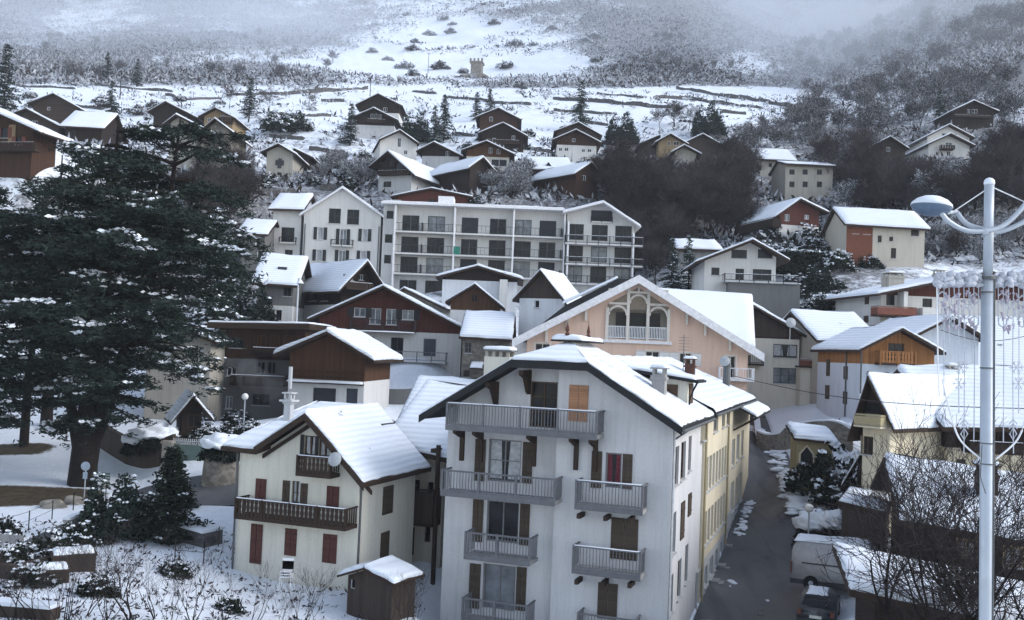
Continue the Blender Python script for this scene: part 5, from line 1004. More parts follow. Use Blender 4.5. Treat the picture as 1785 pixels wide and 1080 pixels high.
# ================================================================ TREES (one of each kind built, then copied)
def prisms(segs, n=3):
    segs = np.array(segs, float); a_ = segs[:, 0:3]; b_ = segs[:, 3:6]; r0 = segs[:, 6]; r1 = segs[:, 7]
    t = b_-a_; t /= np.linalg.norm(t, axis=1)[:, None]+1e-9; ref = np.where(np.abs(t[:, 2:3]) < .9, np.array([[0, 0, 1.]]), np.array([[1., 0, 0]])); u = np.cross(t, ref); u /= np.linalg.norm(u, axis=1)[:, None]+1e-9; w_ = np.cross(t, u)
    vs = []
    for base, r_ in ((a_, r0), (b_, r1)):
        for j in range(n): an = 2*math.pi*j/n; vs.append(base+(u*math.cos(an)+w_*math.sin(an))*r_[:, None])
    V_ = np.stack(vs, 1); k = len(segs); V_ = V_.reshape(-1, 3); o = (np.arange(k)*2*n)[:, None, None]
    F_ = np.array([[j, (j+1) % n, n+(j+1) % n, n+j] for j in range(n)])[None]+o
    return V_.tolist(), F_.reshape(-1, 4).tolist()
def branch(rg, segs, p, d, ln, r, lvl, maxl, spread, up, wig=.12, kidsn=(2, 4), alo=(1, 2)):
    n = 3 if lvl < maxl else 2; pts = [p]; rr = [r]
    for i in range(n):
        d = (d+Vector((rg.gauss(0, wig), rg.gauss(0, wig), rg.gauss(0, wig)+up*.05))).normalized(); q = pts[-1]+d*ln/n; rn = max(.006, r*(1-.45*(i+1)/n)); segs.append((*pts[-1], *q, rr[-1], rn, lvl)); pts.append(q); rr.append(rn)
        if lvl < maxl and (i > 0 or lvl > 0):
            for _ in range(rg.randint(*alo)):
                ax = Vector((rg.gauss(0, 1), rg.gauss(0, 1), rg.gauss(0, .4))); dd = (d*.75+ax.normalized()*spread).normalized(); branch(rg, segs, q, dd, ln*rg.uniform(.5, .72), rn*.62, lvl+1, maxl, spread, up, wig, kidsn, alo)
    if lvl < maxl:
        for _ in range(rg.randint(*kidsn)-1):
            ax = Vector((rg.gauss(0, 1), rg.gauss(0, 1), rg.gauss(0, .5))); branch(rg, segs, pts[-1], (d+ax.normalized()*spread*.8).normalized(), ln*rg.uniform(.6, .8), rr[-1]*.8, lvl+1, maxl, spread, up, wig, kidsn, alo)
TREEMESH = {}
def bare_mesh(key, seed, H, maxl=4, spread=.75, stems=1, mat='twig_brown', frost=0., r=None, up=1.0, lean=(0, 0), minr=.012, kn=(2, 4), alo=(1, 2), wig=.12):
    rg = random.Random(seed); segs = []; r = r or H*.014
    for s_ in range(stems):
        a_ = rg.uniform(0, 6.28); off = Vector((math.cos(a_), math.sin(a_), 0))*(.25*(stems > 1)); d = Vector((lean[0]+rg.gauss(0, .25)*(stems > 1), lean[1]+rg.gauss(0, .25)*(stems > 1), 1)).normalized()
        branch(rg, segs, off, d, H*.36, r*rg.uniform(.7, 1), 0, maxl, spread, up, wig, kn, alo)
    tr = [s[:8] for s in segs if s[8] <= 1]; tw = [s[:8] for s in segs if s[8] > 1]
    tw = [(*s[:6], max(s[6], minr), max(s[7], minr*.7)) for s in tw]
    fr = []
    if frost > 0:
        for s in segs:
            if s[8] >= 1 and rg.random() < frost and abs(s[5]-s[2]) < .85*math.dist(s[:3], s[3:6]): k = max(s[6], minr)*.9; fr.append((s[0], s[1], s[2]+k, s[3], s[4], s[5]+k, k*1.1, k*.9))
    def mk(nm, sg_, mt, n):
        if not sg_: return None
        v_, f_ = prisms(sg_, n); me = bpy.data.meshes.new(nm); me.from_pydata(v_, [], f_); me.materials.append(M[mt]); return me
    TREEMESH[key] = (('trunk', mk('trunk', tr, 'bark', 5)), ('crown', mk('crown', tw, mat, 3)), ('snow', mk('snow', fr, 'snow', 3)))
def clumps(rg, cen, size, n, flat=.5, shape=.35):
    vs = []; fs = []
    for c in cen:
        for _ in range(n):
            p = Vector(c)+Vector((rg.gauss(0, size*.45), rg.gauss(0, size*.45), rg.gauss(0, size*.45*flat))); d = Vector((rg.gauss(0, 1), rg.gauss(0, 1), rg.gauss(0, flat))).normalized(); w_ = d.cross(Vector((rg.gauss(0, 1), rg.gauss(0, 1), rg.gauss(0, 1)))).normalized()*size*shape*.5; l = d*size*rg.uniform(.5, 1)*.6
            i = len(vs); vs += [tuple(p-l), tuple(p+w_), tuple(p+l), tuple(p-w_)]; fs.append((i, i+1, i+2, i+3))
    return vs, fs
def conifer_mesh(key, seed, H, Rm, mat='needle', snow=.25, gap=.5, droop=.25, per=7, clump=.42, bare=.08):
    rg = random.Random(seed); cen = []; sn = []; segs = []
    for i in range(8): segs.append((0, 0, H*i/8, rg.gauss(0, .02), 0, H*(i+1)/8, H*.018*(1-i/8.3)+.01, H*.018*(1-(i+1)/8.3)+.01))
    z = H*bare
    while z < H*.985:
        t = z/H; Rz = Rm*(1-t)**.85*rg.uniform(.82, 1.12)+.12
        for k in range(max(3, int(per*(1-t*.4)))):
            a_ = rg.uniform(0, 6.28); L_ = Rz*rg.uniform(.65, 1.1); m_ = max(2, int(L_/(clump*.62))); sn_b = rg.random() < snow*2
            for j in range(m_):
                s_ = (j+1)/m_; p = (math.cos(a_)*L_*s_, math.sin(a_)*L_*s_, z-droop*L_*s_*s_+.12*L_*s_); cen.append(p)
                if sn_b and rg.random() < .6: sn.append((p[0], p[1], p[2]+clump*.28))
            segs.append((0, 0, z, math.cos(a_)*L_*.8, math.sin(a_)*L_*.8, z-droop*L_*.6+.1*L_, .035, .012))
        z += gap*rg.uniform(.7, 1.3)*(1-.4*t)
    v_, f_ = clumps(rg, cen, clump, 7, .5); me1 = bpy.data.meshes.new('crown'); me1.from_pydata(v_, [], f_); me1.materials.append(M[mat])
    v_, f_ = prisms(segs, 5); me0 = bpy.data.meshes.new('trunk'); me0.from_pydata(v_, [], f_); me0.materials.append(M['bark'])
    v_, f_ = clumps(rg, sn, clump*.9, 3, .12, .55); me2 = bpy.data.meshes.new('snow'); me2.from_pydata(v_, [], f_); me2.materials.append(M['snow'])
    TREEMESH[key] = (('trunk', me0), ('crown', me1), ('snow', me2))
def bush_mesh(key, seed, Rx, H, mat='hedge_leaf', snow=.3, n=140, size=.34, box=None):
    rg = random.Random(seed); cen = []; sn = []
    for _ in range(n):
        if box: p = (rg.uniform(-box[0], box[0]), rg.uniform(-box[1], box[1]), rg.uniform(0, H))
        else:
            a_ = rg.uniform(0, 6.28); rr = Rx*math.sqrt(rg.random()); lump = .8+.3*math.sin(a_*3+seed); hz = H*math.sqrt(max(0, 1-(rr/Rx)**2))*lump; p = (math.cos(a_)*rr, math.sin(a_)*rr, hz*rg.random()**.6)
            if rg.random() < snow: sn.append((p[0], p[1], hz+size*.25))
        cen.append(p)
        if box and rg.random() < snow: sn.append((p[0], p[1], H+size*.2))
    v_, f_ = clumps(rg, cen, size, 9, .9, .5); me1 = bpy.data.meshes.new('foliage'); me1.from_pydata(v_, [], f_); me1.materials.append(M[mat])
    me2 = None
    if sn: v_, f_ = clumps(rg, sn, size*.8, 5, .15, .7); me2 = bpy.data.meshes.new('snow'); me2.from_pydata(v_, [], f_); me2.materials.append(M['snow'])
    TREEMESH[key] = (('foliage', me1), ('snow', me2))
def plant(key, name, pos, s_=1., rz=None, label=None, cat='tree', group=None, sz=None):
    o = empty(name, pos, rz if rz is not None else random.uniform(0, 6.28), label, cat, group); o.scale = (s_, s_, sz or s_)
    for nm, me in TREEMESH[key]:
        if me is not None: c = bpy.data.objects.new(nm, me); COL.objects.link(c); c.parent = o
    return o
for i in range(5): bare_mesh('bare%d' % i, 20+i, 10, 4, .75, 1 if i % 2 else 3, ['twig_brown', 'twig', 'twig', 'twig', 'twig_brown'][i], minr=.020)
for i in range(3): bare_mesh('frost%d' % i, 50+i, 8, 4, .8, 3, 'twig', .55, minr=.03)
for i in range(2): bare_mesh('orchard%d' % i, 60+i, 6, 4, .95, 1, 'twig', .35, r=.13, minr=.02)
for i in range(3): conifer_mesh('spruce%d' % i, 70+i, 12, 3.1, 'needle' if i else 'needle_green', .22)
conifer_mesh('cypress', 80, 7, 1.5, 'needle_green', .1, .32, .1, 9, .3)
for i in range(3): bush_mesh('shrub%d' % i, 90+i, 1.6, 1.7, 'hedge_leaf', .35)
bush_mesh('hedgeblock', 95, 2, 1.6, 'hedge_leaf', .28, 420, .36, (3.0, .7))
bush_mesh('roundtree', 96, 3.4, 7.5, 'needle', .05, 700, .5)
bush_mesh('ballbush', 97, 1.7, 1.9, 'hedge_leaf', 0, 300, .34)
bm = bmesh.new(); bmesh.ops.create_icosphere(bm, subdivisions=4, radius=1.85)
for v in bm.verts:
    n_1 = noise.noise(v.co*1.3); n_2 = noise.noise(v.co*4.0); rim = max(-.25, v.co.z); v.co.z = max(v.co.z, -.3)*.5+1.2+n_1*.3+n_2*.10; k_ = 1+n_1*.22+n_2*.12; v.co.x *= k_; v.co.y *= k_
me = bpy.data.meshes.new('snow'); bm.to_mesh(me); bm.free(); me.shade_smooth(); me.materials.append(M['snow']); TREEMESH['ballbush'] = (TREEMESH['ballbush'][0], ('snow', me))
# ---- woodland right of the apartment block
rg = random.Random(3)
def blocked(px, py, d, hm, wm):
    x0 = px-wm*FPX/d; x1 = px+wm*FPX/d; y0 = py-hm*FPX/d
    return any(d < q[4] and x1 > q[0] and x0 < q[2] and y0 < q[3] and py > q[1] for q in PROT)
def wood(n, box, dr, keys, sc_, label, group, name='leafless_tree', excl=None, sink=.3, prot=True):
    k = 0; tries = 0; out = []
    while k < n and tries < n*14:
        tries += 1; px = rg.uniform(box[0], box[2]); py = rg.uniform(box[1], box[3]); g = G(px, py, dr[0], dr[1]); s_ = rg.uniform(*sc_)
        if excl and excl(px, py): continue
        if g.y >= dr[1]*.99 or (prot and blocked(px, py, g.y, 8.5*s_, 2.2*s_)): continue
        g.z = gz(g.x, g.y)-sink; k += 1
        if label: plant(rg.choice(keys), name, g, s_, None, label, 'tree', group)
        else: out.append((g, s_, rg.choice(keys)))
    return out
bush_mesh('brush0', 130, 1.6, 1.3, 'twig', .9, 70, .42); bush_mesh('brush1', 131, 1.8, 1.1, 'twig', .8, 60, .42)
B5k = ['bare0', 'bare1', 'bare2', 'bare3', 'bare4']
wood(95, (1055, 300, 1330, 425), (128, 240), B5k, (.65, 1.05), 'slender leafless tree in the dense grey-brown wood right of the long apartment block', 'leafless trees of the wood right of the apartment block', excl=lambda x, y: x > 1290 and y > 360)
wood(26, (1090, 425, 1190, 500), (112, 150), B5k, (.5, .8), 'low leafless tree behind the pink hotel roof and beside the long apartment block', 'leafless trees behind the hotel', excl=lambda x, y: False)
wood(70, (1440, 285, 1785, 385), (126, 230), B5k+['frost0'], (.6, 1.0), 'leafless tree in the brown wood on the right below the stepped white gables', 'leafless trees of the right hand wood', excl=lambda x, y: x < 1480 and y > 350)
wood(20, (1500, 388, 1785, 460), (100, 135), ['frost0', 'frost1', 'frost2', 'bare0'], (.4, .65), 'snow dusted leafless shrub tree beside the lamp arms on the right', 'snow dusted shrub trees on the right')
wood(28, (330, 300, 440, 430), (100, 150), B5k, (.55, .85), 'reddish brown leafless tree between the cedar and the white gabled house', 'leafless trees behind the cedar')
wood(16, (840, 310, 960, 345), (128, 160), ['frost0', 'frost1', 'frost2', 'orchard0'], (.5, .75), 'snow laced shrub tree just above the flat apartment roof', 'snow laced trees above the apartment roof')
wood(14, (520, 270, 660, 330), (128, 190), ['frost0', 'orchard0', 'orchard1'], (.4, .65), 'snow laced garden tree between the stone barn and the wide low chalet', 'snow laced garden trees on the left hillside')
wood(9, (660, 470, 790, 520), (104, 118), ['bare0', 'frost1', 'bare2'], (.35, .5), 'brown garden shrub below the apartment balconies', 'garden shrubs below the apartment block')
FAR = []
for i in range(4): bare_mesh('far%d' % i, 120+i, 8, 3, .85, 3, 'twig', 0, minr=.05, r=.12)
FAR += wood(85, (1400, 140, 1785, 235), (225, 420), [0, 1, 2, 3], (.7, 1.15), None, None)
FAR += wood(22, (1290, 190, 1430, 270), (185, 330), [0, 1, 2, 3], (.6, .9), None, None)
FAR += wood(60, (1385, 10, 1785, 130), (330, 900), [0, 1, 2, 3], (.9, 1.5), None, None, sink=.5)
FAR += wood(24, (1060, 60, 1380, 140), (350, 800), [0, 1, 2, 3], (.5, .9), None, None)
FAR += wood(26, (30, 60, 640, 140), (300, 700), [0, 1, 2, 3], (.5, .9), None, None)
fv = []; ff = []; fm = []; nv = 0; base_ = {}
for kk in range(4):
    vv = []; pp = []
    for nm, me in TREEMESH['far%d' % kk]:
        if me is None: continue
        o0 = len(vv); vv += [v.co[:] for v in me.vertices]; pp += [[o0+i for i in p.vertices] for p in me.polygons if len(p.vertices) == 4]
    base_[kk] = (np.array(vv), np.array(pp))
for g, s_, kk in FAR:
    V_, F_ = base_[kk]; a_ = rg.uniform(0, 6.28); c_, s2 = math.cos(a_), math.sin(a_); W_ = np.stack([V_[:, 0]*c_-V_[:, 1]*s2, V_[:, 0]*s2+V_[:, 1]*c_, V_[:, 2]], -1)*s_+np.array(g); fv.append(W_); ff.append(F_+nv); nv += len(W_)
me = bpy.data.meshes.new('distant_wood'); fv = np.concatenate(fv); ff = np.concatenate(ff); me.vertices.add(len(fv)); me.vertices.foreach_set('co', fv.ravel()); me.loops.add(ff.size); me.loops.foreach_set('vertex_index', ff.ravel().astype(np.int32)); me.polygons.add(len(ff)); me.polygons.foreach_set('loop_start', np.arange(0, ff.size, 4, dtype=np.int32)); me.update(calc_edges=True)
me.materials.append(M['twig']); me.materials.append(M['frosty_twig']); mi = (np.random.rand(len(ff)) > .72).astype(np.int32); me.polygons.foreach_set('material_index', mi)
o = bpy.data.objects.new('distant_wood', me); COL.objects.link(o); tag(o, kind='stuff')
DG = scatter('dead_grass', 26000, 33, 62, lambda b_, px, rw: np.where((px > -60) & (px < 760) & (rw > 905), .17+.0*b_, 0)*np.where((px > 440) & (px < 640) & (rw < 1000), 0, 1), .22, 6, ('twig_brown', 'twig'), (880, 1120))
# snow flecked shrubs between the hillside chalets and hedges
def shr(n, box, dr, sc_, label, group, keys=('shrub0', 'shrub1', 'shrub2')):
    for _ in range(n):
        g = G(rg.uniform(box[0], box[2]), rg.uniform(box[1], box[3]), *dr); g.z = gz(g.x, g.y)-.15; plant(rg.choice(keys), 'shrub', g, rg.uniform(*sc_), None, label, 'shrub', group)
shr(46, (600, 225, 1060, 330), (126, 240), (.6, 1.2), 'snow flecked evergreen shrub among the hillside chalets', 'shrubs among the hillside chalets')
shr(14, (430, 285, 640, 345), (125, 190), (.6, 1.1), 'snow flecked shrub around the pale stone barn', 'shrubs around the stone barn')
shr(30, (1330, 395, 1560, 480), (108, 140), (.9, 1.6), 'snow capped shrub on the steep garden bank below the timber chalet on the right', 'shrubs on the garden bank')
shr(18, (1370, 500, 1470, 600), (90, 118), (.7, 1.3), 'dark snow flecked shrub behind the orange timber house', 'shrubs behind the orange timber house')
shr(22, (640, 30, 1060, 140), (300, 800), (1.4, 2.6), 'dark bush on the open snowfield above the hillside chalets', 'bushes on the open snowfield', keys=('brush0', 'brush1'))
shr(16, (20, 170, 560, 235), (190, 330), (.8, 1.6), 'small dark bush on the snowy terraces at the left', 'bushes on the left terraces', keys=('brush0', 'brush1'))
shr(12, (350, 700, 440, 770), (64, 80), (.5, .8), 'dark hedge shrub by the park gate', 'shrubs by the park gate')
# single named trees on the hillside
def one(key, name, px, py, d, s_, label, cat='tree'):
    g = G(px, py, 100, 500) if d is None else GD(px, d); g.z = gz(g.x, g.y)-.1; return plant(key, name, g, s_, None, label, cat)
one('spruce0', 'spruce_tree', 1011, 232, None, 1.05, 'tall pointed snow dusted spruce behind the paired brown chalets')
one('spruce1', 'spruce_tree', 434, 206, None, .8, 'single spruce on the white terraces left of centre')
one('spruce2', 'spruce_tree', 773, 246, None, .85, 'pointed dark conifer with a second one touching it, left of the dark brown chalets')
one('spruce0', 'spruce_tree', 757, 252, None, .7, 'shorter conifer just left of the pointed dark conifer')
one('spruce1', 'spruce_tree', 830, 212, None, .62, 'small dark spruce above the upper dark brown chalet, left one of two')
one('spruce2', 'spruce_tree', 853, 208, None, .65, 'small dark spruce above the upper dark brown chalet, right one of two')
one('roundtree', 'evergreen_tree', 725, 248, None, .95, 'broad rounded evergreen dusted with snow right of the uppermost chalets')
one('roundtree', 'evergreen_tree', 1236, 240, None, 1.15, 'dense dark evergreen on the terraces above the yellowish house')
one('roundtree', 'evergreen_tree', 1085, 255, None, 1.1, 'wide dark evergreen right of the brown chalet with the white lower floor')
one('spruce0', 'spruce_tree', 1638, 214, None, .7, 'snow laden spruce left of the highest dark chalet on the right')
one('spruce1', 'spruce_tree', 238, 150, None, .8, 'grey misty spruce at the top edge of the left terraces')
one('spruce2', 'spruce_tree', 186, 142, None, .85, 'grey misty spruce left of the other misty spruce on the left slope')
one('spruce1', 'spruce_tree', 5, 215, None, 1.4, 'dark conifer cut by the left edge of the photo beside the log barn')
one('spruce0', 'evergreen_tree', 192, 225, None, .9, 'frosted conifer right of the horizontal log barn')
for px, py, k in ((538, 186, 'orchard0'), (470, 198, 'bare1'), (1175, 222, 'bare0'), (1150, 232, 'bare3'), (1200, 228, 'bare1'), (400, 190, 'bare3')):
    one(k, 'leafless_tree', px, py, None, .7, {538: 'lone small leafless tree standing out on the white upper terrace', 470: 'thin leafless tree right of the single spruce on the white terraces', 1175: 'forked bare tree on the snow above the yellowish house', 1150: 'thin bare tree left of the forked one above the yellowish house', 1200: 'bare tree touching the dense dark evergreen on the terraces', 400: 'bare tree left of the single spruce on the white terraces'}[px])
one('shrub0', 'shrub', 487, 232, None, 2.6, 'large snowy bush in the middle of the white garden terraces', 'shrub')
one('shrub1', 'shrub', 515, 228, None, 2.3, 'large brownish bush right of the snowy bush on the white garden terraces', 'shrub')
one('spruce1', 'spruce_tree', 610, 255, None, .75, 'dark snow flecked conifer left of the lower uppermost chalet')
one('roundtree', 'evergreen_tree', 825, 345, 135, .62, 'dark rounded evergreen in front of the dark chalet above the apartment roof')
one('roundtree', 'evergreen_tree', 640, 330, 132, .5, 'dark evergreen left of the wide low chalet')
one('roundtree', 'evergreen_tree', 425, 330, 98, 1.05, 'dark rounded evergreen between the cedar top and the pale stone barn')
one('spruce0', 'evergreen_tree', 1200, 480, 118, .6, 'dark garden conifer left of the white wide gabled house')
one('spruce1', 'evergreen_tree', 1170, 500, 116, .65, 'dark garden conifer behind the snowy hotel roof')
one('cypress', 'conifer_shrub', 486, 480, 113, .55, 'slim dark conifer against the low white wing')
one('roundtree', 'evergreen_tree', 1405, 560, 98, .62, 'big dark evergreen right of the long dark balcony')
one('roundtree', 'evergreen_tree', 1425, 480, 112, .5, 'dark evergreen beside the snow capped garden bank')
one('frost2', 'leafless_tree', 1480, 345, 140, .7, 'snow encrusted leafless tree left of the brown barn fence')
# ---- hedges on the bank
def hedge(px, d, rz, s_, label):
    g = GD(px, d); g.z = gz(g.x, g.y)-.2; plant('hedgeblock', 'hedge', g, s_, rz, label, 'hedge')
hedge(1340, 121, R(12), 1.5, 'snow topped clipped hedge below the timber chalet with the corner balcony'); hedge(1420, 119, R(14), 1.5, 'long dark hedge climbing towards the pink walled house'); hedge(1500, 104, R(0), 1.5, 'snow topped hedge above the chalet with stacked balconies'); hedge(1590, 106, R(0), 1.5, 'dark hedge behind the roof of the chalet with stacked balconies')
# ================================================================ terrace walls and tower
def drape_wall(name, pts, h, th, mat, label, snow=True, group=None, cat='wall', drop=.6, dd=None, depth0=True):
    W_ = [G(px, py, 120 if dd is None else dd[0], 900 if dd is None else dd[1]) for px, py in pts] if depth0 else [Vector((p[0], p[1], 0)) for p in pts]
    rw_ = random.Random(len(pts)+int(W_[0].x)); h0 = h; far = W_[0].y > 180; W_ = dens(W_, 22 if far else 6); q = MB(); s_ = MB()
    for a_, b_ in zip(W_, W_[1:]):
        if far:
            h = h0*(.75+.6*noise.noise(Vector((a_.x*.12, a_.y*.1, 0)))+rw_.uniform(-.12, .12))
            if h < h0*.38: continue
        d = (b_-a_); d.z = 0; n = Vector((-d.y, d.x, 0)).normalized()*th*.5; za = gz(a_.x, a_.y); zb = gz(b_.x, b_.y)
        A_ = [(a_.x-n.x, a_.y-n.y, za-drop), (b_.x-n.x, b_.y-n.y, zb-drop), (b_.x+n.x, b_.y+n.y, zb-drop), (a_.x+n.x, a_.y+n.y, za-drop)]; q.hexa(A_+[(p[0], p[1], (za if i in (0, 3) else zb)+h) for i, p in enumerate(A_)])
        if snow: k = 1.25; t_ = [(a_.x-n.x*k, a_.y-n.y*k, za+h), (b_.x-n.x*k, b_.y-n.y*k, zb+h), (b_.x+n.x*k, b_.y+n.y*k, zb+h), (a_.x+n.x*k, a_.y+n.y*k, za+h)]; s_.hexa([(p[0], p[1], p[2]+.01) for p in t_]+[(p[0], p[1], p[2]+.14) for p in t_])
    t = empty(name, W_[0], 0, label, cat, group); t.location = (0, 0, 0)
    o = mesh_obj('masonry', q, mat, t)
    if snow: mesh_obj('snow', s_, 'snow', t)
    return t
GT = 'dry stone terrace walls on the snowy slope'
TW = [((28, 151), (80, 153), (130, 156)), ((165, 150), (220, 154), (300, 160)), ((290, 166), (330, 175), (385, 172)), ((395, 168), (440, 166), (480, 163)), ((480, 166), (560, 162), (640, 155)), ((560, 176), (600, 178)), ((640, 177), (690, 176)), ((130, 188), (180, 190)), ((215, 192), (270, 193)), ((848, 149), (880, 152), (918, 155)), ((782, 171), (830, 174), (870, 181), (925, 183)), ((965, 173), (1030, 178), (1130, 186), (1180, 190)), ((965, 194), (1010, 197), (1075, 200)), ((1042, 164), (1120, 171)), ((1140, 172), (1200, 174), (1265, 182), (1330, 190)), ((1180, 155), (1250, 166), (1330, 178), (1390, 190)), ((1110, 185), (1170, 188)), ((790, 236), (826, 238)), ((925, 262), (964, 266)), ((540, 262), (600, 268)), ((425, 330), (520, 333)), ((600, 300), (640, 306)), ((735, 302), (790, 304)), ((893, 300), (925, 304)), ((1045, 250), (1075, 254)), ((560, 330), (620, 334)), ((300, 250), (345, 254)), ((1255, 196), (1300, 200)), ((470, 240), (530, 243)), ((480, 200), (540, 203), (575, 203)), ((1010, 215), (1060, 219)), ((720, 160), (760, 164)), ((1185, 212), (1230, 215))]
for i, pts in enumerate(TW):
    mid = pts[len(pts)//2]; hh = 1.3 if i in (4, 9, 11, 14, 15) else .8
    side = 'left' if mid[0] < 450 else ('middle' if mid[0] < 950 else 'right')
    drape_wall('terrace_wall', pts, hh, .8, 'stone_wall', 'dark dry stone terrace wall crossing the snow on the %s part of the slope' % side, False, GT+', '+side+' part')
g = G(829, 136); g.z = gz(g.x, g.y); t = empty('tower', g, R(-8), 'ruined square stone tower alone on the snowy slope', 'tower'); s_ = g.y/FPX
q = MB(); w_ = 19*s_; hh = 30*s_; q.box(-w_/2, w_/2, 0, w_, -3, hh); q.box(-w_*.62, w_*.62, -.3, w_+.3, hh*.93, hh*1.02)
for i in range(4): q.box(-w_*.62+i*w_*.36, -w_*.62+i*w_*.36+w_*.17, -.3, .3, hh*1.02, hh*1.18)
mesh_obj('shaft', q, 'old_stone', t); q = MB(); q.box(-w_*.35, w_*.05, -.06, .1, 0, hh*.3); mesh_obj('doorway', q, 'mid_grey', t)
q = MB(); q.prism([(-w_*1.75, -1.5), (-w_*.5, -1.5), (-w_*.5, hh*.3), (-w_*1.2, hh*.22)], lambda u, v, k: (u, .5+.8*k, v)); q.prism([(w_*.5, -1.5), (w_*1.7, -1.5), (w_*1.1, hh*.18), (w_*.5, hh*.35)], lambda u, v, k: (u, .5+.8*k, v)); mesh_obj('ruined_wall', q, 'old_stone', t)
# posts on the hillside
for px, py, h_, lb in ((746, 128, 9, 'tall thin power pole on the open snowfield left of the ruined tower'), (1163, 150, 8, 'thin power pole at the top of the right hand terraces'), (209, 172, 8, 'thin pole on the left terraces'), (645, 168, 6, 'thin pole behind the uppermost chalets')):
    g = G(px, py); g.z = gz(g.x, g.y); t = empty('utility_pole', g, 0, lb, 'pole'); q = MB(); q.tube([(0, 0, -.5), (0, 0, h_)], .13, 6, .09); mesh_obj('pole', q, 'bark', t); q = MB(); q.box(-.7, .7, -.06, .06, h_-.7, h_-.55); mesh_obj('crossarm', q, 'bark', t)
g = G(1500, 285, 140, 230); g.z = gz(g.x, g.y); t = empty('fence', g, R(5), 'metal frame fence beside the grey barn on the right hillside', 'fence'); q = MB()
for x in (-2.6, 0, 2.6, 4.6): q.box(x, x+.14, 0, .14, -1, 3.4)
q.box(-2.6, 4.7, .02, .12, 3.3, 3.44); q.box(-2.6, 4.7, .02, .12, 2.2, 2.3); mesh_obj('frame', q, 'frame_dark', t)

# ================================================================ CEDAR
def place_mesh(name, V_F, mat, parent, smooth=False): return mesh_obj(name, V_F, mat, parent, smooth=smooth)
def cedar(px, d, H, rx, label, stems, seed, nb=15, lowz=.28, name='cedar_tree', lim=None, snowp=.5, r0=.85):
    g = GD(px, d); g.z = gz(g.x, g.y)-.3; t = empty(name, g, 0, label, 'tree'); rg = random.Random(seed); segs = []; cen = []; sn = []; mid = []
    for (ax, ay, hh, r_, zf_) in stems:              # each stem forks at zf_ and rises to hh
        pts = [Vector((0, 0, 0)), Vector((ax*.08, ay*.08, zf_)), Vector((ax*.6, ay*.6, H*hh*.45)), Vector((ax*.9, ay*.9, H*hh*.72)), Vector((ax, ay, H*hh))]
        rr = [r_*1.25, r_, r_*.62, r_*.36, .05]
        for i in range(4):
            for j in range(3):
                a_ = pts[i].lerp(pts[i+1], j/3); b_ = pts[i].lerp(pts[i+1], (j+1)/3); segs.append((*a_, *b_, rr[i]+(rr[i+1]-rr[i])*j/3, rr[i]+(rr[i+1]-rr[i])*(j+1)/3))
        z = H*lowz
        while z < H*hh*.97:
            f_ = z/(H*hh)
            for i in range(4):
                if pts[i].z <= z <= pts[i+1].z: c = pts[i].lerp(pts[i+1], (z-pts[i].z)/(pts[i+1].z-pts[i].z+1e-6))
            prof = (math.sin(min(1, (f_-.12)/.5)*1.57) if f_ < .62 else 1-((f_-.62)/.40)**1.7*.82)
            a0 = rg.uniform(0, 6.28)
            for k in range(rg.randint(2, 4)):
                a_ = a0+k*6.28/3.3+rg.gauss(0, .35); L_ = rx*max(.2, prof)*rg.uniform(.6, 1.12)*(.78+.22*abs(math.cos(a_))); dv = Vector((math.cos(a_), math.sin(a_), 0)); side = Vector((-dv.y, dv.x, 0)); tilt = rg.uniform(.02, .30); droop = rg.uniform(.22, .5)
                prev = c; m_ = max(5, int(L_/.75)); has = rg.random() < snowp
                for j in range(1, m_+1):
                    s_ = j/m_; p = c+dv*L_*s_+Vector((0, 0, L_*(tilt*s_*2-droop*s_*s_)))+side*math.sin(s_*3+k)*.2
                    segs.append((*prev, *p, max(.02, r_*.2*(1-s_)+.03), max(.018, r_*.2*(1-s_)))); prev = p
                    if s_ > .22:
                        wd = L_*.30*(math.sin(min(1, s_*1.15)*2.6))+.35
                        for _ in range(int(3+wd*3.4)):
                            o_ = rg.uniform(-1, 1)*wd; q = p+side*o_+dv*rg.gauss(0, .3)+Vector((0, 0, -abs(o_)*.20-rg.random()*.16)); cen.append(tuple(q))
                            if has and rg.random() < .55 and f_ > .2 and s_ > .45 and abs(o_) < wd*.6: sn.append((q.x, q.y, q.z+.20))
                        if rg.random() < .3: cen.append((p.x+rg.gauss(0, .3), p.y+rg.gauss(0, .3), p.z-rg.uniform(.4, 1.3)))
            z += rg.uniform(.85, 1.55)*(1.12-.35*f_)
    v_, f_ = prisms(segs, 7); place_mesh('trunk', (v_, f_), 'bark', t, True)
    v_, f_ = clumps(rg, cen, .46, 12, .5, .22); place_mesh('crown', (v_, f_), 'needle', t)
    v_, f_ = clumps(rg, sn, .42, 5, .10, .5); place_mesh('snow', (v_, f_), 'snow', t); return t
cedar(163, 62, 25.6, 8.2, 'huge dark cedar with snow streaked tiers and several upright stems, dominating the left', ((1.0, 0, .93, .75, 3.5), (4.6, 1, .94, .62, 3.0), (-3.2, 1, .70, .40, 2.0), (.8, -.8, .78, .45, 2.2)), 11, lowz=.17, snowp=.42)
cedar(-35, 66, 22, 6.6, 'dark conifer mass at the left edge, beside the huge cedar', ((0, 0, .84, .6, 3),), 12, lowz=.12, name='conifer_tree', snowp=.15)
cedar(58, 72, 18, 6.0, 'dark conifer on a slender bare trunk in the snowy park left of the huge cedar', ((.5, 0, 1, .28, 6),), 13, lowz=.24, name='conifer_tree', snowp=.15)
cedar(95, 78, 22, 6.2, 'dark conifer filling the gap between the huge cedar and the slender trunked conifer', ((0, 0, 1, .4, 4),), 14, lowz=.2, name='conifer_tree', snowp=.2)
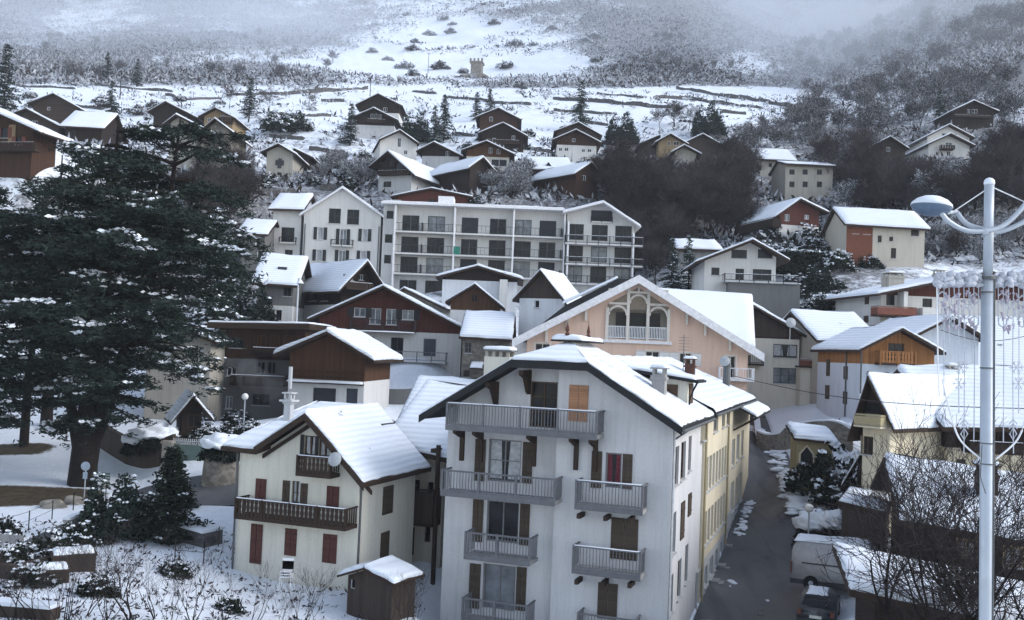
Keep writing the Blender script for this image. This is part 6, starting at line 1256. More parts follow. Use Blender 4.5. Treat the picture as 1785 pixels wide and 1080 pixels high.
cedar(5, 60, 19, 5.0, 'nearest dark conifer at the left edge with boughs hanging over the park', ((-1.5, 0, 1, .4, 4),), 15, lowz=.24, name='conifer_tree', snowp=.2)
conifer_mesh('tallspruce', 84, 15, 3.2, 'needle', .55, .55, .3, 8, .5)
g = GD(378, 90); g.z = gz(g.x, g.y); plant('tallspruce', 'spruce_tree', g, 1.25, 1., 'snow tipped spruce rising right behind the huge cedar', 'tree')
g = GD(300, 55); g.z = gz(g.x, g.y); conifer_mesh('yew', 85, 5.6, 1.9, 'hedge_leaf', .08, .30, -.15, 13, .32, .02)
for i, (px, d, s_, lb) in enumerate(((225, 49, .78, 'dark bushy evergreen in the lower left garden, left one of the pair'), (318, 49, .86, 'dark bushy evergreen in the lower left garden, right one of the pair'), (322, 55, .6, 'dark frosted evergreen beside the park road bend'), (268, 50, .5, 'low dark evergreen filling the gap between the garden pair'))):
    g = GD(px, d); g.z = gz(g.x, g.y)-.1; plant('roundtree' if i in (0, 3) else 'yew', 'evergreen_shrub', g, s_*(.62 if i in (0, 3) else 1), None, lb, 'evergreen')
# foreground leafless trees
bare_mesh('front0', 101, 9, 4, .42, 5, 'twig_brown', 0, r=.07, minr=.010, up=1.6, kn=(2, 3), alo=(0, 1), wig=.16)
bare_mesh('front1', 102, 9, 4, .50, 3, 'twig_brown', 0, r=.09, minr=.010, up=1.2, kn=(2, 3), alo=(0, 1), wig=.16)
bare_mesh('bigbare', 105, 12, 4, .68, 3, 'twig_brown', 0, r=.16, minr=.011, up=.9, kn=(2, 3), alo=(0, 2), wig=.2)
bare_mesh('bigbare2', 108, 12, 4, .60, 4, 'twig_brown', 0, r=.14, minr=.011, up=1.0, kn=(2, 3), alo=(0, 2), wig=.2)
def fr(px, d, key, s_, label, rz=0, z=None):
    g = GD(px, d); g.z = gz(g.x, g.y)-.2 if z is None else z; plant(key, 'leafless_tree', g, s_, rz, label, 'tree')
fr(1640, 31, 'bigbare', .86, 'large black branched leafless tree in front of the snowy roofs at lower right', 1.0)
fr(1700, 33, 'bigbare2', .84, 'multi stemmed leafless tree just left of the lamp post base', 2.0)
fr(1775, 31, 'bigbare', .82, 'leafless tree right of the lamp post at the lower right corner', .4)
fr(1560, 31, 'front1', .72, 'thin leafless sapling over the dark car at lower right', 2.3)
fr(1630, 48, 'front1', 1.0, 'leafless fruit tree in front of the yellow walled building', 1.2)
fr(150, 34, 'front0', .36, 'thin leafless shrub at the lower left corner', .3); fr(260, 35, 'front1', .48, 'thin leafless sapling with a leaning stem in the lower left garden', 1.2); fr(60, 34, 'front1', .40, 'twiggy leafless shrub at the bottom left edge', 2.1)
fr(370, 37, 'front0', .36, 'twiggy leafless shrub on the snow below the cream house, left of the sapling', 1.6); fr(470, 38, 'front1', .36, 'slender leafless sapling on the snow in front of the cream house', 2.9); fr(560, 39, 'front0', .36, 'leafless sapling left of the brown garden shed', .8)
fr(735, 41.5, 'front0', .30, 'dense leafless bush right of the brown garden shed', 1.1); fr(668, 40, 'front1', .2, 'low leafless bush in front of the brown garden shed', 2.2)
fr(935, 34, 'front0', .36, 'tips of a leafless bush below the balconies of the grey-white front building', .5); fr(820, 36, 'front1', .26, 'tips of a leafless shrub at the foot of the grey-white front building', 1.9)
for i, (px, d, k, s_) in enumerate(((15, 33, 0, .3), (95, 34, 1, .34), (135, 33.5, 0, .3), (185, 35, 1, .3), (215, 34.5, 0, .34), (300, 36, 1, .3), (330, 35.5, 0, .26), (10, 36, 1, .3), (240, 38, 0, .3), (420, 39, 1, .26), (520, 40, 0, .2), (705, 40.5, 1, .26), (750, 41, 0, .22))):
    g = GD(px, d); g.z = gz(g.x, g.y)-.2; plant('front%d' % k, 'leafless_shrub', g, s_, i*1.3, 'thin twiggy shrub in the tangle along the bottom left of the photo', 'shrub', 'twiggy shrubs along the bottom left')
for i, (px, d, s_) in enumerate(((40, 42, .7), (115, 43, .8), (90, 39, .6), (160, 47, .7), (20, 48, .7), (330, 44, .45), (200, 38, .5), (430, 41, .4))): 
    g = GD(px, d); g.z = gz(g.x, g.y)-.1; plant('shrub%d' % (i % 3), 'shrub', g, s_, None, 'small dark garden shrub in the snow at lower left', 'shrub', 'garden shrubs at lower left')
def WD(*pts): return [tuple(GD(px, d)) for px, d in pts]
# stone walls in the village
drape_wall('stone_wall', WD((1330, 79), (1380, 76), (1440, 73.5), (1492, 72)), 1.6, .5, 'rubble', 'mossy rubble retaining wall under the snowy garden at the top of the street', cat='wall', depth0=False)
drape_wall('stone_wall', WD((1312, 100), (1322, 90), (1332, 79.6)), .9, .4, 'rubble', 'low snow capped wall climbing beside the top of the street', depth0=False)
drape_wall('garden_wall', WD((660, 84), (740, 85), (850, 84)), 1.3, .3, 'dark_render', 'long dark wall with snow spots in front of the big two tone chalet', snow=False, depth0=False)
drape_wall('park_wall', WD((190, 72), (240, 68), (300, 65.5), (318, 65.3)), 1.7, .35, 'grey_brown', 'sloping brown park wall behind the huge cedar', snow=False, depth0=False)
drape_wall('low_wall', [tuple(G(*q)) for q in ((112, 942), (150, 928), (205, 910))], .95, .3, 'mid_grey', 'low snow capped wall along the park path', depth0=False)
drape_wall('low_wall', WD((335, 50), (395, 49)), .7, 1.3, 'stone_wall', 'oblong raised bed heaped with snow left of the cream house', depth0=False)
drape_wall('low_wall', WD((-30, 41), (60, 40), (118, 42)), .55, .4, 'grey_brown', 'low brown garden wall at the lower left with snow behind it', snow=False, depth0=False)
drape_wall('low_wall', WD((-10, 35), (60, 34.6), (130, 34.2)), .4, .5, 'grey_brown', 'snow covered kerb wall at the very bottom left corner', depth0=False)
for px, d, wx, wy, hh, lb in ((155, 42, 1.7, 1.1, .75, 'larger brown planter box heaped with snow at lower left'), (118, 39.5, 1.3, .9, .55, 'smaller brown planter box heaped with snow at lower left')):
    g = GD(px, d); g.z = gz(g.x, g.y); t = empty('planter_box', g, R(28), lb, 'planter'); q = MB(); q.box(-wx/2, wx/2, -wy/2, wy/2, -.3, hh); q.box(-wx/2-.05, wx/2+.05, -wy/2-.05, wy/2+.05, hh-.1, hh-.02); mesh_obj('box', q, 'grey_brown', t)
    q = MB(); q.snow((-wx/2, -wy/2, hh), (wx/2, -wy/2, hh), (wx/2, wy/2, hh), (-wx/2, wy/2, hh), .22, .3); mesh_obj('snow', q, 'snow', t, smooth=True)
# park gate, pier and hedges
g = GD(338, 64.5); g.z = gz(g.x, g.y); t = empty('gate', g, R(-4), 'wide green gate topped by short pale pickets at the end of the park wall', 'gate'); q = MB(); q.box(-.9, 1.9, 0, .08, .05, 1.1); mesh_obj('gate_panel', q, 'copper_green', t)
q = MB()
for i in range(20): x = -.85+i*.14; q.box(x, x+.07, .02, .06, 1.1, 1.5)
q.box(-.9, 1.9, .01, .07, 1.3, 1.36); mesh_obj('picket', q, 'pale_grey', t)
g = GD(308, 64.3); g.z = gz(g.x, g.y); t = empty('gate_pier', g, 0, 'square stone gate pier left of the green gate', 'pier'); q = MB(); q.box(-.3, .3, -.3, .3, -.3, 1.7); q.box(-.38, .38, -.38, .38, 1.7, 1.85); mesh_obj('pier', q, 'old_stone', t)
g = GD(402, 60.5); g.z = gz(g.x, g.y); t = empty('stone_bastion', g, 0, 'round rubble stone wall end under the snowy hedge left of the cream house', 'wall'); q = MB(); q.lathe((0, 0, 0), [(1.15, -.5), (1.1, 1.0), (1.0, 2.0), (.95, 2.05)], 20); mesh_obj('masonry', q, 'rubble', t)
for px, d, s_, lb in ((402, 60.5, .72, 'ball of snow on a dark clipped bush left of the cream house'), (285, 66.5, .85, 'snow heaped bush above the sloping park wall, in front of the kiosk'), (262, 67, .7, 'snow heaped bush above the sloping park wall, left of the kiosk')):
    g = GD(px, d); g.z = gz(g.x, g.y)+(1.7 if px == 402 else .9); plant('ballbush', 'snowy_bush', g, s_, None, lb, 'bush')
for px, d, lb in ((1430, 58, 'broad snow mound on a dark clipped hedge beside the white globe lamp'), (1466, 57, 'flatter snow mound on the dark hedge right of the white globe lamp')):
    g = GD(px, d); g.z = gz(g.x, g.y)-.1; plant('ballbush', 'snowy_bush', g, .62 if px < 1450 else .5, None, lb, 'bush', sz=.95 if px < 1450 else .85); 
for px, py, d, s_, lb in ((1455, 790, 63, 1.25, 'dark round evergreen bush between the pointed archway and the timber porch'), (1480, 830, 60, .9, 'dark bush at the foot of the timber porch')):
    g = GD(px, d); g.z = gz(g.x, g.y)-.1; plant('shrub1', 'evergreen_bush', g, s_*1.3, None, lb, 'bush')
# park furniture
def lamp(px, d, h_, lb, r_=.26, side=0):
    g = GD(px, d); g.z = gz(g.x, g.y); t = empty('street_lamp', g, 0, lb, 'street lamp'); q = MB(); q.tube([(0, 0, -.2), (0, 0, h_)], .065, 8, .045); mesh_obj('pole', q, 'metal', t)
    if side:
        q = MB(); q.tube([(0, 0, h_*.93), (side*.5, 0, h_*.97), (side*.8, 0, h_*.93)], .03); q.tube([(0, 0, h_*.70), (side*.4, 0, h_*.62), (side*.5, 0, h_*.8)], .02); mesh_obj('arm', q, 'metal', t); q = MB(); q.lathe((side*.9, 0, h_*.86), [(.05, 0), (.33, .06), (.3, .2), (.16, .32), (.02, .36)], 14); mesh_obj('lamp_head', q, 'snow', t, smooth=True)
    else: q = MB(); q.lathe((0, 0, h_+r_*.8), [(r_*math.sin(math.pi*i/10)+.002, -r_*math.cos(math.pi*i/10)) for i in range(11)], 16); mesh_obj('lamp_globe', q, 'lamp_globe', t, smooth=True)
    return t
lamp(18, 52, 3.0, 'dark post lamp with a snow topped head in the park at the left edge', side=-.7)
lamp(1421, 56, 3.6, 'white globe lamp on a slim post beside the street')
lamp(437, 70, 2.6, 'small frosted globe lamp behind the snow ball bush', .24)
g = P(516, 578, 92); gg = GD(516, 92); t = empty('street_lamp', Vector((g.x, g.y, gz(g.x, g.y))), 0, 'white pole with a bell lamp in front of the brown chalets above the flat roof', 'street lamp')
hh = P(516, 484, 92).z-t.location.z; q = MB(); q.tube([(0, 0, -.3), (0, 0, hh)], .08, 8); mesh_obj('pole', q, 'pipe_pale', t); q = MB(); q.lathe((.15, 0, hh-.5), [(.38, 0), (.25, .15), (.08, .4), (.03, .6)], 12); mesh_obj('lamp_shade', q, 'snow', t)
g = GD(168, 58.5); g.z = gz(g.x, g.y); t = empty('road_sign', g, 0, 'grey backed round sign on a post in front of the cedar trunk', 'sign'); q = MB(); q.tube([(0, 0, -.2), (0, 0, 2.0)], .035, 6); mesh_obj('post', q, 'metal', t)
q = MB(); q.lathe((0, -.05, 1.85), [(.02, 0), (.27, 0), (.27, .03), (.02, .03)], 18, Matrix.Rotation(R(90), 3, 'X')); q.box(-.13, .13, -.07, -.04, 1.1, 1.5); mesh_obj('sign_plate', q, 'sign_blue', t)
g = GD(188, 61.5); g.z = gz(g.x, g.y); t = empty('bench', g, R(-25), 'green park bench with snow on the seat right of the cedar trunk', 'bench')
for i in range(3): q = MB(); q.box(-.8, .8, .28, .32, .5+i*.16, .62+i*.16); mesh_obj('backrest', q, 'copper_green', t)
q = MB(); q.box(-.8, .8, -.2, .25, .42, .47); mesh_obj('seat', q, 'copper_green', t)
for x in (-.65, .65): q = MB(); q.box(x-.05, x+.05, -.15, .3, -.1, .42); mesh_obj('leg', q, 'mid_grey', t)
q = MB(); q.snow((-.8, -.2, .475), (.8, -.2, .475), (.8, .22, .475), (-.8, .22, .475), .1, .3); mesh_obj('snow', q, 'snow', t, smooth=True)
def fence_line(name, lb, pts, h_, step, mat, rails=(.5, .95)):
    pts = [Vector(p) for p in pts]; t = empty(name, (0, 0, 0), 0, lb, 'fence'); q = MB(); rl = MB()
    for a_, b_ in zip(pts, pts[1:]):
        n = max(1, int((b_-a_).length/step)); last = None
        for i in range(n+1):
            p = a_.lerp(b_, i/n); p.z = gz(p.x, p.y); q.tube([(p.x, p.y, p.z-.2), (p.x, p.y, p.z+h_)], .03, 5)
            if last is not None:
                for r_ in rails: rl.tube([(last.x, last.y, last.z+h_*r_), (p.x, p.y, p.z+h_*r_)], .012, 4)
            last = p
    mesh_obj('post', q, mat, t); mesh_obj('rail', rl, mat, t)
fence_line('wire_fence', 'thin wire fence beside the park path at the left', WD((5, 47), (75, 50), (150, 55), (205, 58)), 1.0, 2.0, 'rail_dark')
fence_line('wire_fence', 'wire fence along the snowy garden above the rubble wall', WD((1345, 80.5), (1400, 77.5), (1470, 74.5)), 1.1, 1.6, 'rail_dark')
fence_line('wire_fence', 'wire fence on the snow left of the cream house', WD((330, 46), (380, 46.5), (404, 49)), 1.0, 1.8, 'rail_dark')
g = GD(45, 46); g.z = gz(g.x, g.y); t = empty('notice_board', g, R(-8), 'low weathered notice board in the garden at the left edge', 'board'); q = MB(); q.box(-.65, .65, 0, .05, .35, .75); mesh_obj('board', q, 'mid_grey', t); q = MB(); q.box(-.6, -.54, .0, .06, -.2, .35); mesh_obj('leg', q, 'rail_dark', t); q = MB(); q.box(.54, .6, .0, .06, -.2, .35); mesh_obj('leg', q, 'rail_dark', t)
# boulders
for px, d, s_, lb in ((115, 55.5, .55, 'grey boulder in the snow at the edge of the path'), (150, 57, .5, 'dark boulder right at the edge of the cedar shade')):
    g = GD(px, d); g.z = gz(g.x, g.y); bm = bmesh.new(); bmesh.ops.create_icosphere(bm, subdivisions=3, radius=s_)
    for v in bm.verts: v.co *= 1+.35*noise.noise(v.co*1.6+Vector((px, 0, 0))); v.co.z *= .8; v.co.x *= 1.3
    me = bpy.data.meshes.new('boulder'); bm.to_mesh(me); bm.free(); me.materials.append(M['old_stone']); o = bpy.data.objects.new('boulder', me); COL.objects.link(o); o.location = g; tag(o, lb, 'boulder')
# snow heaps along the kerb
def heap(name, path, r_, n, lb, grp=None, seed=1):
    rh = random.Random(seed); bm = bmesh.new()
    for _ in range(n):
        f_ = rh.random()*(len(path)-1); i = int(f_); p = path[i].lerp(path[i+1], f_-i); p = p+Vector((rh.gauss(0, r_*.45), rh.gauss(0, r_*.45), 0)); z = T(p.x, p.y); rr = r_*rh.uniform(.35, 1.1)
        bmesh.ops.create_icosphere(bm, subdivisions=2, radius=1, matrix=Matrix.Translation((p.x, p.y, z-.02)) @ Matrix.Diagonal((rr*rh.uniform(.7, 1.5), rr*rh.uniform(.7, 1.5), rr*rh.uniform(.18, .4), 1)))
    for v in bm.verts: v.co += Vector((noise.noise(v.co*3), noise.noise(v.co*3+Vector((7, 0, 0))), .3*noise.noise(v.co*4)))*r_*.35
    me = bpy.data.meshes.new(name); bm.to_mesh(me); bm.free(); me.shade_smooth(); me.materials.append(M['snow']); o = bpy.data.objects.new(name, me); COL.objects.link(o); return tag(o, lb, 'snow heap', grp)
ord_ = ('nearest', 'second nearest', 'third nearest', 'farthest')
for i, (y0, ln_, k_, n, r_) in enumerate(((-1, 3.5, 1.0, 26, .15), (5.5, 1.2, .9, 9, .28), (12.5, 1.0, 1.0, 6, .2), (19.5, 9, .6, 60, .26))):
    p0 = c1+FB.Y*y0+FB.X*k_; heap('snow_heap', [p0, p0+FB.Y*ln_], r_, n, ord_[i]+' heap of old snow at the foot of the street facades', 'snow heaps along the street', i+1)
p0 = c1+FB.Y*10.5+FB.X*3.2; heap('snow_heap', [p0, p0+FB.Y*.6], .16, 5, 'small lump of old snow in the middle of the street', 'snow heaps along the street', 9)
rp = [Vector(p) for p in ((21.8, 73, 0), (22.9, 84, 0), (24.1, 93, 0))]
heap('snow_bank', [G(*q) for q in ((1310, 744), (1322, 756), (1340, 777), (1358, 803), (1374, 836), (1386, 866), (1390, 900))], .5, 190, 'continuous snow bank along the right side of the upper street', None, 21)['category'] = 'snow bank'
# steps at the street doors
for i, y_ in enumerate((12.2, 15.0, 18.2)):
    p = c1+FB.Y*y_; t = empty('doorstep', Vector((p.x, p.y, T(p.x, p.y)-.05)), -R(YAW), ('nearest', 'middle', 'farthest')[i]+' of the three stone doorsteps along the yellow street facade', 'doorstep', 'doorsteps on the street'); q = MB(); q.box(.0, .45, 0, .9, -.2, .18); q.box(.45, .7, 0, .9, -.2, .08); mesh_obj('step', q, 'mid_grey', t)

# ================================================================ VEHICLES
def wheel(par, x, y, r_, w_=.2):
    q = MB(); q.lathe((x, y, r_), [(r_*.6, -w_/2), (r_*.95, -w_/2), (r_, -w_*.35), (r_, w_*.35), (r_*.95, w_/2), (r_*.6, w_/2)], 20, Matrix.Rotation(R(90), 3, 'X')); o = mesh_obj('wheel', q, 'tyre', par, smooth=False)
    q = MB(); q.lathe((x, y, r_), [(.02, -w_/2-.01), (r_*.58, -w_/2+.01), (r_*.6, w_/2-.01), (.02, w_/2+.01)], 14, Matrix.Rotation(R(90), 3, 'X')); mesh_obj('rim', q, 'metal', o)
def body_mesh(prof, w_, taper=.1, name='body', mat='van_paint', par=None, z1=1.0, bev=.08):
    bm = bmesh.new(); L_ = []
    for sgn in (-1, 1): L_.append([bm.verts.new((x, sgn*(w_/2-(taper*max(0, (z-z1)))), z)) for x, z in prof])
    bm.faces.new(L_[0][::-1]); bm.faces.new(L_[1]); n = len(prof)
    for i in range(n): bm.faces.new((L_[0][i], L_[0][(i+1) % n], L_[1][(i+1) % n], L_[1][i]))
    bmesh.ops.recalc_face_normals(bm, faces=bm.faces[:]); bmesh.ops.bevel(bm, geom=bm.edges[:], offset=bev, segments=3, affect='EDGES'); me = bpy.data.meshes.new(name); bm.to_mesh(me); bm.free(); me.materials.append(M[mat]); me.shade_smooth(); o = bpy.data.objects.new(name, me); COL.objects.link(o); o.parent = par; return o
g = GD(1396, 49.5); vz = gz(g.x+2, g.y)+.05; t = empty('van', (g.x, g.y, vz), R(-22), 'pale grey panel van with snow on its roof parked right of the street', 'van')
body_mesh([(0, .35), (0, 1.9), (.25, 2.35), (3.7, 2.35), (4.5, 1.55), (5.2, 1.25), (5.4, .7), (5.4, .35)], 1.95, .12, par=t)
for x in (.95, 4.35):
    for y in (-.9, .9): wheel(t, x, y, .36)
q = MB(); q.box(-.03, 5.44, -.99, .99, .28, .50); mesh_obj('sill_trim', q, 'frame_dark', t); q = MB(); q.box(.5, 3.6, -1.0, -.975, 1.28, 1.34); mesh_obj('side_moulding', q, 'frame_dark', t); q = MB(); q.box(-.02, 0.01, -.7, .7, 1.35, 2.0); mesh_obj('rear_window', q, 'glass', t)
for y in (-.95, .8): q = MB(); q.box(-.04, .02, y, y+.15, .75, 1.3); mesh_obj('tail_light', q, 'red_brown_plank', t)
q = MB(); q.snow((.08, -.85, 2.33), (3.75, -.85, 2.33), (3.75, .85, 2.33), (.08, .85, 2.33), .16, .3, inset=.1); mesh_obj('snow', q, 'snow', t, smooth=True)
def ccar(px, d, rz, lb, plate=True):
    g = GD(px, d); vz = max(T(g.x, g.y), T(g.x, g.y+3))+.02; t = empty('parked_car', (g.x, g.y, vz), rz, lb, 'car')
    body_mesh([(0, .28), (-.02, .75), (.12, .98), (.55, 1.4), (2.1, 1.44), (2.9, .98), (3.8, .85), (4.0, .6), (4.0, .28)], 1.66, .35, par=t, mat='car_paint', z1=.9, bev=.06)
    for x in (.75, 3.2):
        for y in (-.76, .76): wheel(t, x, y, .3, .18)
    q = MB(); q.quad((.105, -.62, 1.02), (.105, .62, 1.02), (.50, .52, 1.37), (.50, -.52, 1.37)); mesh_obj('rear_window', q, 'glass', t); q = MB(); q.quad((2.84, -.60, 1.03), (2.84, .60, 1.03), (2.16, .50, 1.42), (2.16, -.50, 1.42)); mesh_obj('windscreen', q, 'glass', t)
    for y in (-.78, .62): q = MB(); q.box(-.06, .02, y, y+.16, .6, .85); mesh_obj('tail_light', q, 'red_brown_plank', t)
    q = MB(); q.box(-.09, -.03, -.26, .26, .5, .62); mesh_obj('number_plate', q, 'plate', t); q = MB(); q.box(-.08, .0, -.82, .82, .3, .46); mesh_obj('bumper', q, 'frame_dark', t)
    q = MB(); q.snow((.5, -.5, 1.42), (2.1, -.5, 1.45), (2.1, .5, 1.45), (.5, .5, 1.42), .08, .25, inset=.08); mesh_obj('snow', q, 'snow', t, smooth=True); return t
ccar(1437, 44.0, R(90-22), 'dark small car with a pale number plate at the bottom, beside the street')

# ================================================================ NEAR LAMP POST WITH FROZEN LIGHT CURTAIN
D0 = 17.0; o = P(1720, 1080, D0); top = P(1724.5, 318, D0); t = empty('street_lamp', Vector((o.x, o.y, -14)), 0, 'tall pale grey lamp post with curved arms in the right foreground', 'street lamp'); LB = t
def lp(px, py, d=D0): p = P(px, py, d)-t.location; return (p.x, p.y, p.z)
q = MB(); b_ = Vector(lp(1718.5, 1100)); b2 = b_.copy(); dirn = (Vector(lp(1724.5, 312))-b_); e_ = b_+dirn*(-(b_.z)/dirn.z); q.tube([e_, b_, lp(1722, 480)], .112, 20); q.tube([lp(1722, 480), lp(1724.5, 318)], .082, 20); mesh_obj('pole', q, 'pole_paint', t, smooth=True)
q = MB(); q.lathe(lp(1724.5, 319), [(.085, -.03), (.092, 0), (.085, .05), (.05, .085), (.005, .1)], 20); mesh_obj('cap', q, 'snow', t, smooth=True)
q = MB(); q.tube([lp(1722, 487), lp(1722, 481)], .135, 20); 
for yy in (509, 641, 772, 808): q.tube([lp(1721, yy+1), lp(1721, yy-1)], .122, 20)
q.tube([lp(1734, 480, D0-.1), lp(1733, 800, D0-.1), lp(1731, 1090, D0-.1)], .012, 6); q.tube([lp(1712, 775, D0-.1), lp(1709, 830, D0-.12), lp(1718, 860, D0-.12)], .008); mesh_obj('band', q, 'gutter', t)
# curved twin arms
def arc(p0, p1, sag, n=16, pw=2.): return [((p0[0]+(p1[0]-p0[0])*i/n), p0[1]+(p1[1]-p0[1])*i/n+sag*(1-abs(2*i/n-1)**pw)) for i in range(n+1)]
def armpts(lst, d): return [lp(x, y, d) for x, y in lst]
from mathutils import geometry
def spline(pts, n=10):
    out = []; P_ = [pts[0]]+pts+[pts[-1]]
    for i in range(1, len(P_)-2):
        for k in range(n):
            s_ = k/n; a, b, c, d = (Vector(P_[j]) for j in (i-1, i, i+1, i+2)); out.append(.5*((2*b)+(c-a)*s_+(2*a-5*b+4*c-d)*s_*s_+(3*b-a-3*c+d)*s_**3))
    return out+[Vector(pts[-1])]
for pts, dd in (([(1637, 364), (1652, 384), (1680, 400), (1710, 403), (1745, 395), (1775, 370), (1800, 338)], D0-.15), ([(1668, 370), (1683, 388), (1705, 397), (1740, 404), (1785, 386), (1815, 362)], D0+.15)):
    q = MB(); q.tube(spline([lp(x, y, dd) for x, y in pts]), .042, 10); ar = mesh_obj('arm', q, 'pole_paint', t, smooth=True)
q = MB(); q.tube([lp(1650, 371, D0-.1), lp(1668, 368, D0+.1)], .03, 8); q.tube([lp(1716, 404, D0-.18), lp(1730, 403, D0+.2)], .05, 8); q.tube([lp(1711, 411), lp(1735, 411)], .02); mesh_obj('arm_brace', q, 'pole_paint', t)
q = MB(); q.tube([lp(1718, 331), lp(1664, 367)], .010, 5); q.tube([lp(1730, 326), lp(1800, 358)], .010, 5); mesh_obj('stay_cable', q, 'rail_white', t)
def dome(px, py, lb=None):
    c = lp(px, py); R_ = Matrix.Rotation(R(6), 3, 'Y')
    q = MB(); q.lathe(c, [(.02, -.17), (.18, -.15), (.31, -.08), (.345, -.0), (.34, .02)], 24, R_); lh = mesh_obj('lamp_head', q, 'lamp_blue', t, smooth=True)
    q = MB(); q.lathe(c, [(.35, -.005), (.335, .045), (.26, .115), (.15, .165), (.01, .185)], 24, R_); mesh_obj('snow', q, 'snow', lh, smooth=True)
dome(1624, 359); dome(1830, 340)
# frozen fairy-light curtains on both sides of the pole
def curtain(x0, x1, flip, lb):
    c = empty('fairy_light_curtain', t.location, 0, lb, 'street decoration', 'frozen light curtains on the lamp post'); W_ = abs(x1-x0); rgc = random.Random(5+flip); sx = (lambda f: x0+(x1-x0)*f)
    q = MB(); q.tube([lp(x0, 482), lp(x1, 482)], .014, 6); q.tube([lp(x0, 482), lp(x0+(2 if not flip else -2), 640), lp(x0+(x1-x0)*.06, 690)], .012, 6)
    q.tube(spline([lp(x0+(x1-x0)*.12, 660), lp(x0+(x1-x0)*.28, 712), lp(x0+(x1-x0)*.52, 765), lp(x1, 800)]), .016, 6); fr_ = mesh_obj('frame', q, 'rail_white', c)
    n = 190; vs = []; 
    bm = bmesh.new()
    for i in range(n):                            # lumpy frozen garland
        f_ = rgc.random(); p = lp(sx(f_), 487+rgc.uniform(-11, 10)+(3 if f_ < .1 else 0), D0+rgc.uniform(-.07, .07)); mm = Matrix.Translation(p) @ Matrix.Diagonal((1.3, 1, 1, 1)); bmesh.ops.create_icosphere(bm, subdivisions=2, radius=rgc.uniform(.03, .062), matrix=mm)
    for v in bm.verts: v.co += v.co.normalized()*0+Vector((noise.noise(v.co*14), noise.noise(v.co*15+Vector((5, 0, 0))), noise.noise(v.co*13)))*.035
    me = bpy.data.meshes.new('garland'); bm.to_mesh(me); bm.free(); me.shade_smooth(); me.materials.append(M['garland']); g_ = bpy.data.objects.new('garland', me); COL.objects.link(g_); g_.parent = c
    q = MB()
    for i in range(9):                            # hanging strings
        f_ = .05+.9*i/8; x = sx(f_); y1_ = [560, 690, 600, 570, 720, 790, 545, 770, 560][i]; q.tube([lp(x, 495), lp(x+rgc.uniform(-1.5, 1.5), (495+y1_)/2), lp(x, y1_)], .009, 5)
    def star(px, py, s_):
        for k in range(6):
            a_ = k*math.pi/3; ex, ey = px+s_*math.cos(a_), py+s_*math.sin(a_); q.tube([lp(px, py), lp(ex, ey)], .007, 5)
            for z_ in (.55,): 
                for b in (-.5, .5): q.tube([lp(px+s_*z_*math.cos(a_), py+s_*z_*math.sin(a_)), lp(px+s_*z_*math.cos(a_)+s_*.38*math.cos(a_+b*1.6), py+s_*z_*math.sin(a_)+s_*.38*math.sin(a_+b*1.6))], .006, 5)
    def ring(px, py, rx, ry, n=6, r_=.014): q.tube([lp(px+rx*math.cos(6.2832*k/n+.52), py+ry*math.sin(6.2832*k/n+.52)) for k in range(n+1)], r_, 5)
    for f_, y_ in ((.42, 525), (.20, 543), (.66, 545), (.42, 560), (.86, 520), (.85, 560), (.12, 518)): ring(sx(f_), y_, 8, 10)
    star(sx(.45), 545, 14); star(sx(.75), 530, 11); star(sx(.25), 553, 9); star(sx(.55), 640, 13); star(sx(.5), 668, 12)
    for f_ in (.55, .45): 
        x = sx(f_); y_ = 735 if f_ == .55 else 740
    x = sx(.62); 
    for dy in (0, 22): 
        y_ = 742+dy*.0
    for k, yy in enumerate((733, 741)): q.tube([lp(x-7, yy+6), lp(x, yy-3), lp(x+7, yy+6)], .012, 5)
    q.tube([lp(x, 746), lp(x+6, 756), lp(x, 766), lp(x-6, 756), lp(x, 746)], .012, 5)
    mesh_obj('light_string', q, 'garland', c)
    q = MB()
    for i in range(46): f_ = rgc.uniform(.12, .92); y_ = rgc.uniform(505, 572); p = Vector(lp(sx(f_), y_, D0+rgc.uniform(-.02, .02))); s_ = rgc.uniform(.015, .04); l_ = rgc.uniform(.03, .11); q.tube([p, p+Vector((rgc.uniform(-.02, .02), 0, -l_))], s_, 6, s_*.35)
    mesh_obj('ice_crust', q, 'garland_lilac', c, smooth=True)
curtain(1633, 1710, 0, 'frozen fairy light curtain hanging left of the tall lamp post'); curtain(1815, 1736, 1, 'frozen fairy light curtain hanging right of the tall lamp post, cut by the photo edge')
# overhead cables
for i, (a_, b_, lb) in enumerate((((1280, 655, 60), (1800, 712, 40), 'thin overhead cable crossing behind the lamp post over the big snowy roof'), ((1640, 575, 60), (1800, 583, 55), 'thin overhead cable right of the lamp post, above the other cable'))):
    A_ = P(*a_); B_ = P(*b_); q = MB(); q.tube([A_.lerp(B_, k/12)+Vector((0, 0, -.5*math.sin(math.pi*k/12))) for k in range(13)], .02, 5); tag(mesh_obj('overhead_cable', q, 'rail_dark'), lb, 'cable')

# chimney smoke
# ================================================================ HAZE
m = bpy.data.materials.new('haze'); m.use_nodes = True; nt = m.node_tree; nt.nodes.clear(); ou = nt.nodes.new('ShaderNodeOutputMaterial'); pv = nt.nodes.new('ShaderNodeVolumePrincipled')
pv.inputs['Color'].default_value = (.86, .91, 1, 1); pv.inputs['Density'].default_value = .00016; pv.inputs['Anisotropy'].default_value = 0.0; nt.links.new(pv.outputs[0], ou.inputs['Volume']); M['haze'] = m
zmin = min(float(Zg.min()), -14)-1; zmax = max(float(Zg.max()), 30)+40; xm = float(np.abs(Xg).max())+10
q = MB(); q.box(-xm, xm, -70, float(ys[-1])+10, zmin-6, zmax); hz_ = mesh_obj('haze', q, 'haze'); hz_['kind'] = 'stuff'
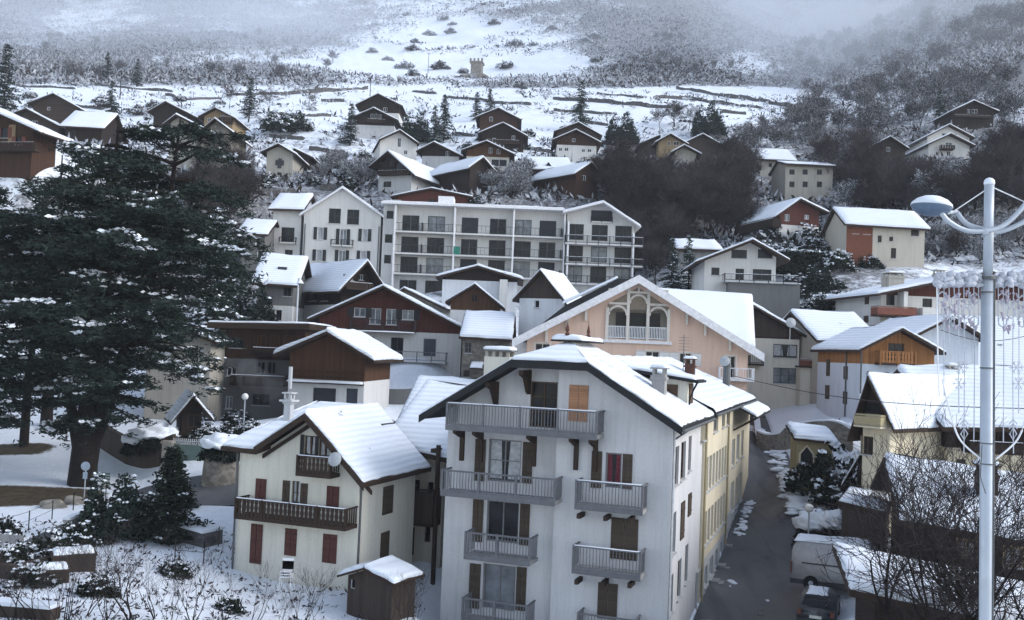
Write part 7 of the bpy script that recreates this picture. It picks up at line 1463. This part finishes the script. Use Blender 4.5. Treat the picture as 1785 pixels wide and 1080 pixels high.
# low cloud lying on the upper slopes
m = bpy.data.materials.new('mist'); m.use_nodes = True; nt = m.node_tree; nt.nodes.clear(); ou = nt.nodes.new('ShaderNodeOutputMaterial'); pv = nt.nodes.new('ShaderNodeVolumePrincipled')
pv.inputs['Color'].default_value = (.80, .86, .95, 1); pv.inputs['Density'].default_value = .0027; nt.links.new(pv.outputs[0], ou.inputs['Volume']); M['mist'] = m
for px, py, d, rx, ry, rz_ in ((60, 20, 480, 130, 120, 42), (330, 45, 470, 95, 90, 34), (560, 30, 500, 75, 90, 34), (560, 100, 400, 40, 50, 18), (230, 110, 380, 60, 50, 16), (1300, -10, 600, 160, 120, 46), (1650, 20, 430, 120, 90, 44), (1480, 70, 440, 75, 90, 34), (1620, 110, 330, 60, 50, 22), (1100, 60, 430, 60, 60, 20), (900, -30, 720, 220, 120, 40), (700, -140, 900, 600, 200, 60)):
    bm = bmesh.new(); bmesh.ops.create_icosphere(bm, subdivisions=4, radius=1)
    for v in bm.verts: k_ = 1+.30*noise.noise(v.co*1.5+Vector((px*.01, 0, 0))); v.co = Vector((v.co.x*rx*k_, v.co.y*ry*k_, v.co.z*rz_*k_))
    me = bpy.data.meshes.new('mist'); bm.to_mesh(me); bm.free(); me.shade_smooth(); me.materials.append(m); o = bpy.data.objects.new('mist', me); COL.objects.link(o); o.location = P(px, py, d); o['kind'] = 'stuff'

m = bpy.data.materials.new('smoke'); m.use_nodes = True; nt = m.node_tree; nt.nodes.clear(); ou = nt.nodes.new('ShaderNodeOutputMaterial'); pv = nt.nodes.new('ShaderNodeVolumePrincipled')
pv.inputs['Color'].default_value = (.85, .87, .9, 1); pv.inputs['Density'].default_value = .045; nt.links.new(pv.outputs[0], ou.inputs['Volume'])
bm = bmesh.new()
for px, py, r_ in ((494, 688, .28), (484, 680, .5), (470, 676, .75), (455, 668, .8), (440, 655, .75)): bmesh.ops.create_icosphere(bm, subdivisions=3, radius=r_, matrix=Matrix.Translation(P(px, py, 53)))
for v in bm.verts: v.co += Vector((noise.noise(v.co*.9), noise.noise(v.co*.9+Vector((5, 0, 0))), noise.noise(v.co*.9+Vector((0, 9, 0)))))*.5
me = bpy.data.meshes.new('smoke'); bm.to_mesh(me); bm.free(); me.materials.append(m); o = bpy.data.objects.new('smoke', me); COL.objects.link(o); o['kind'] = 'stuff'
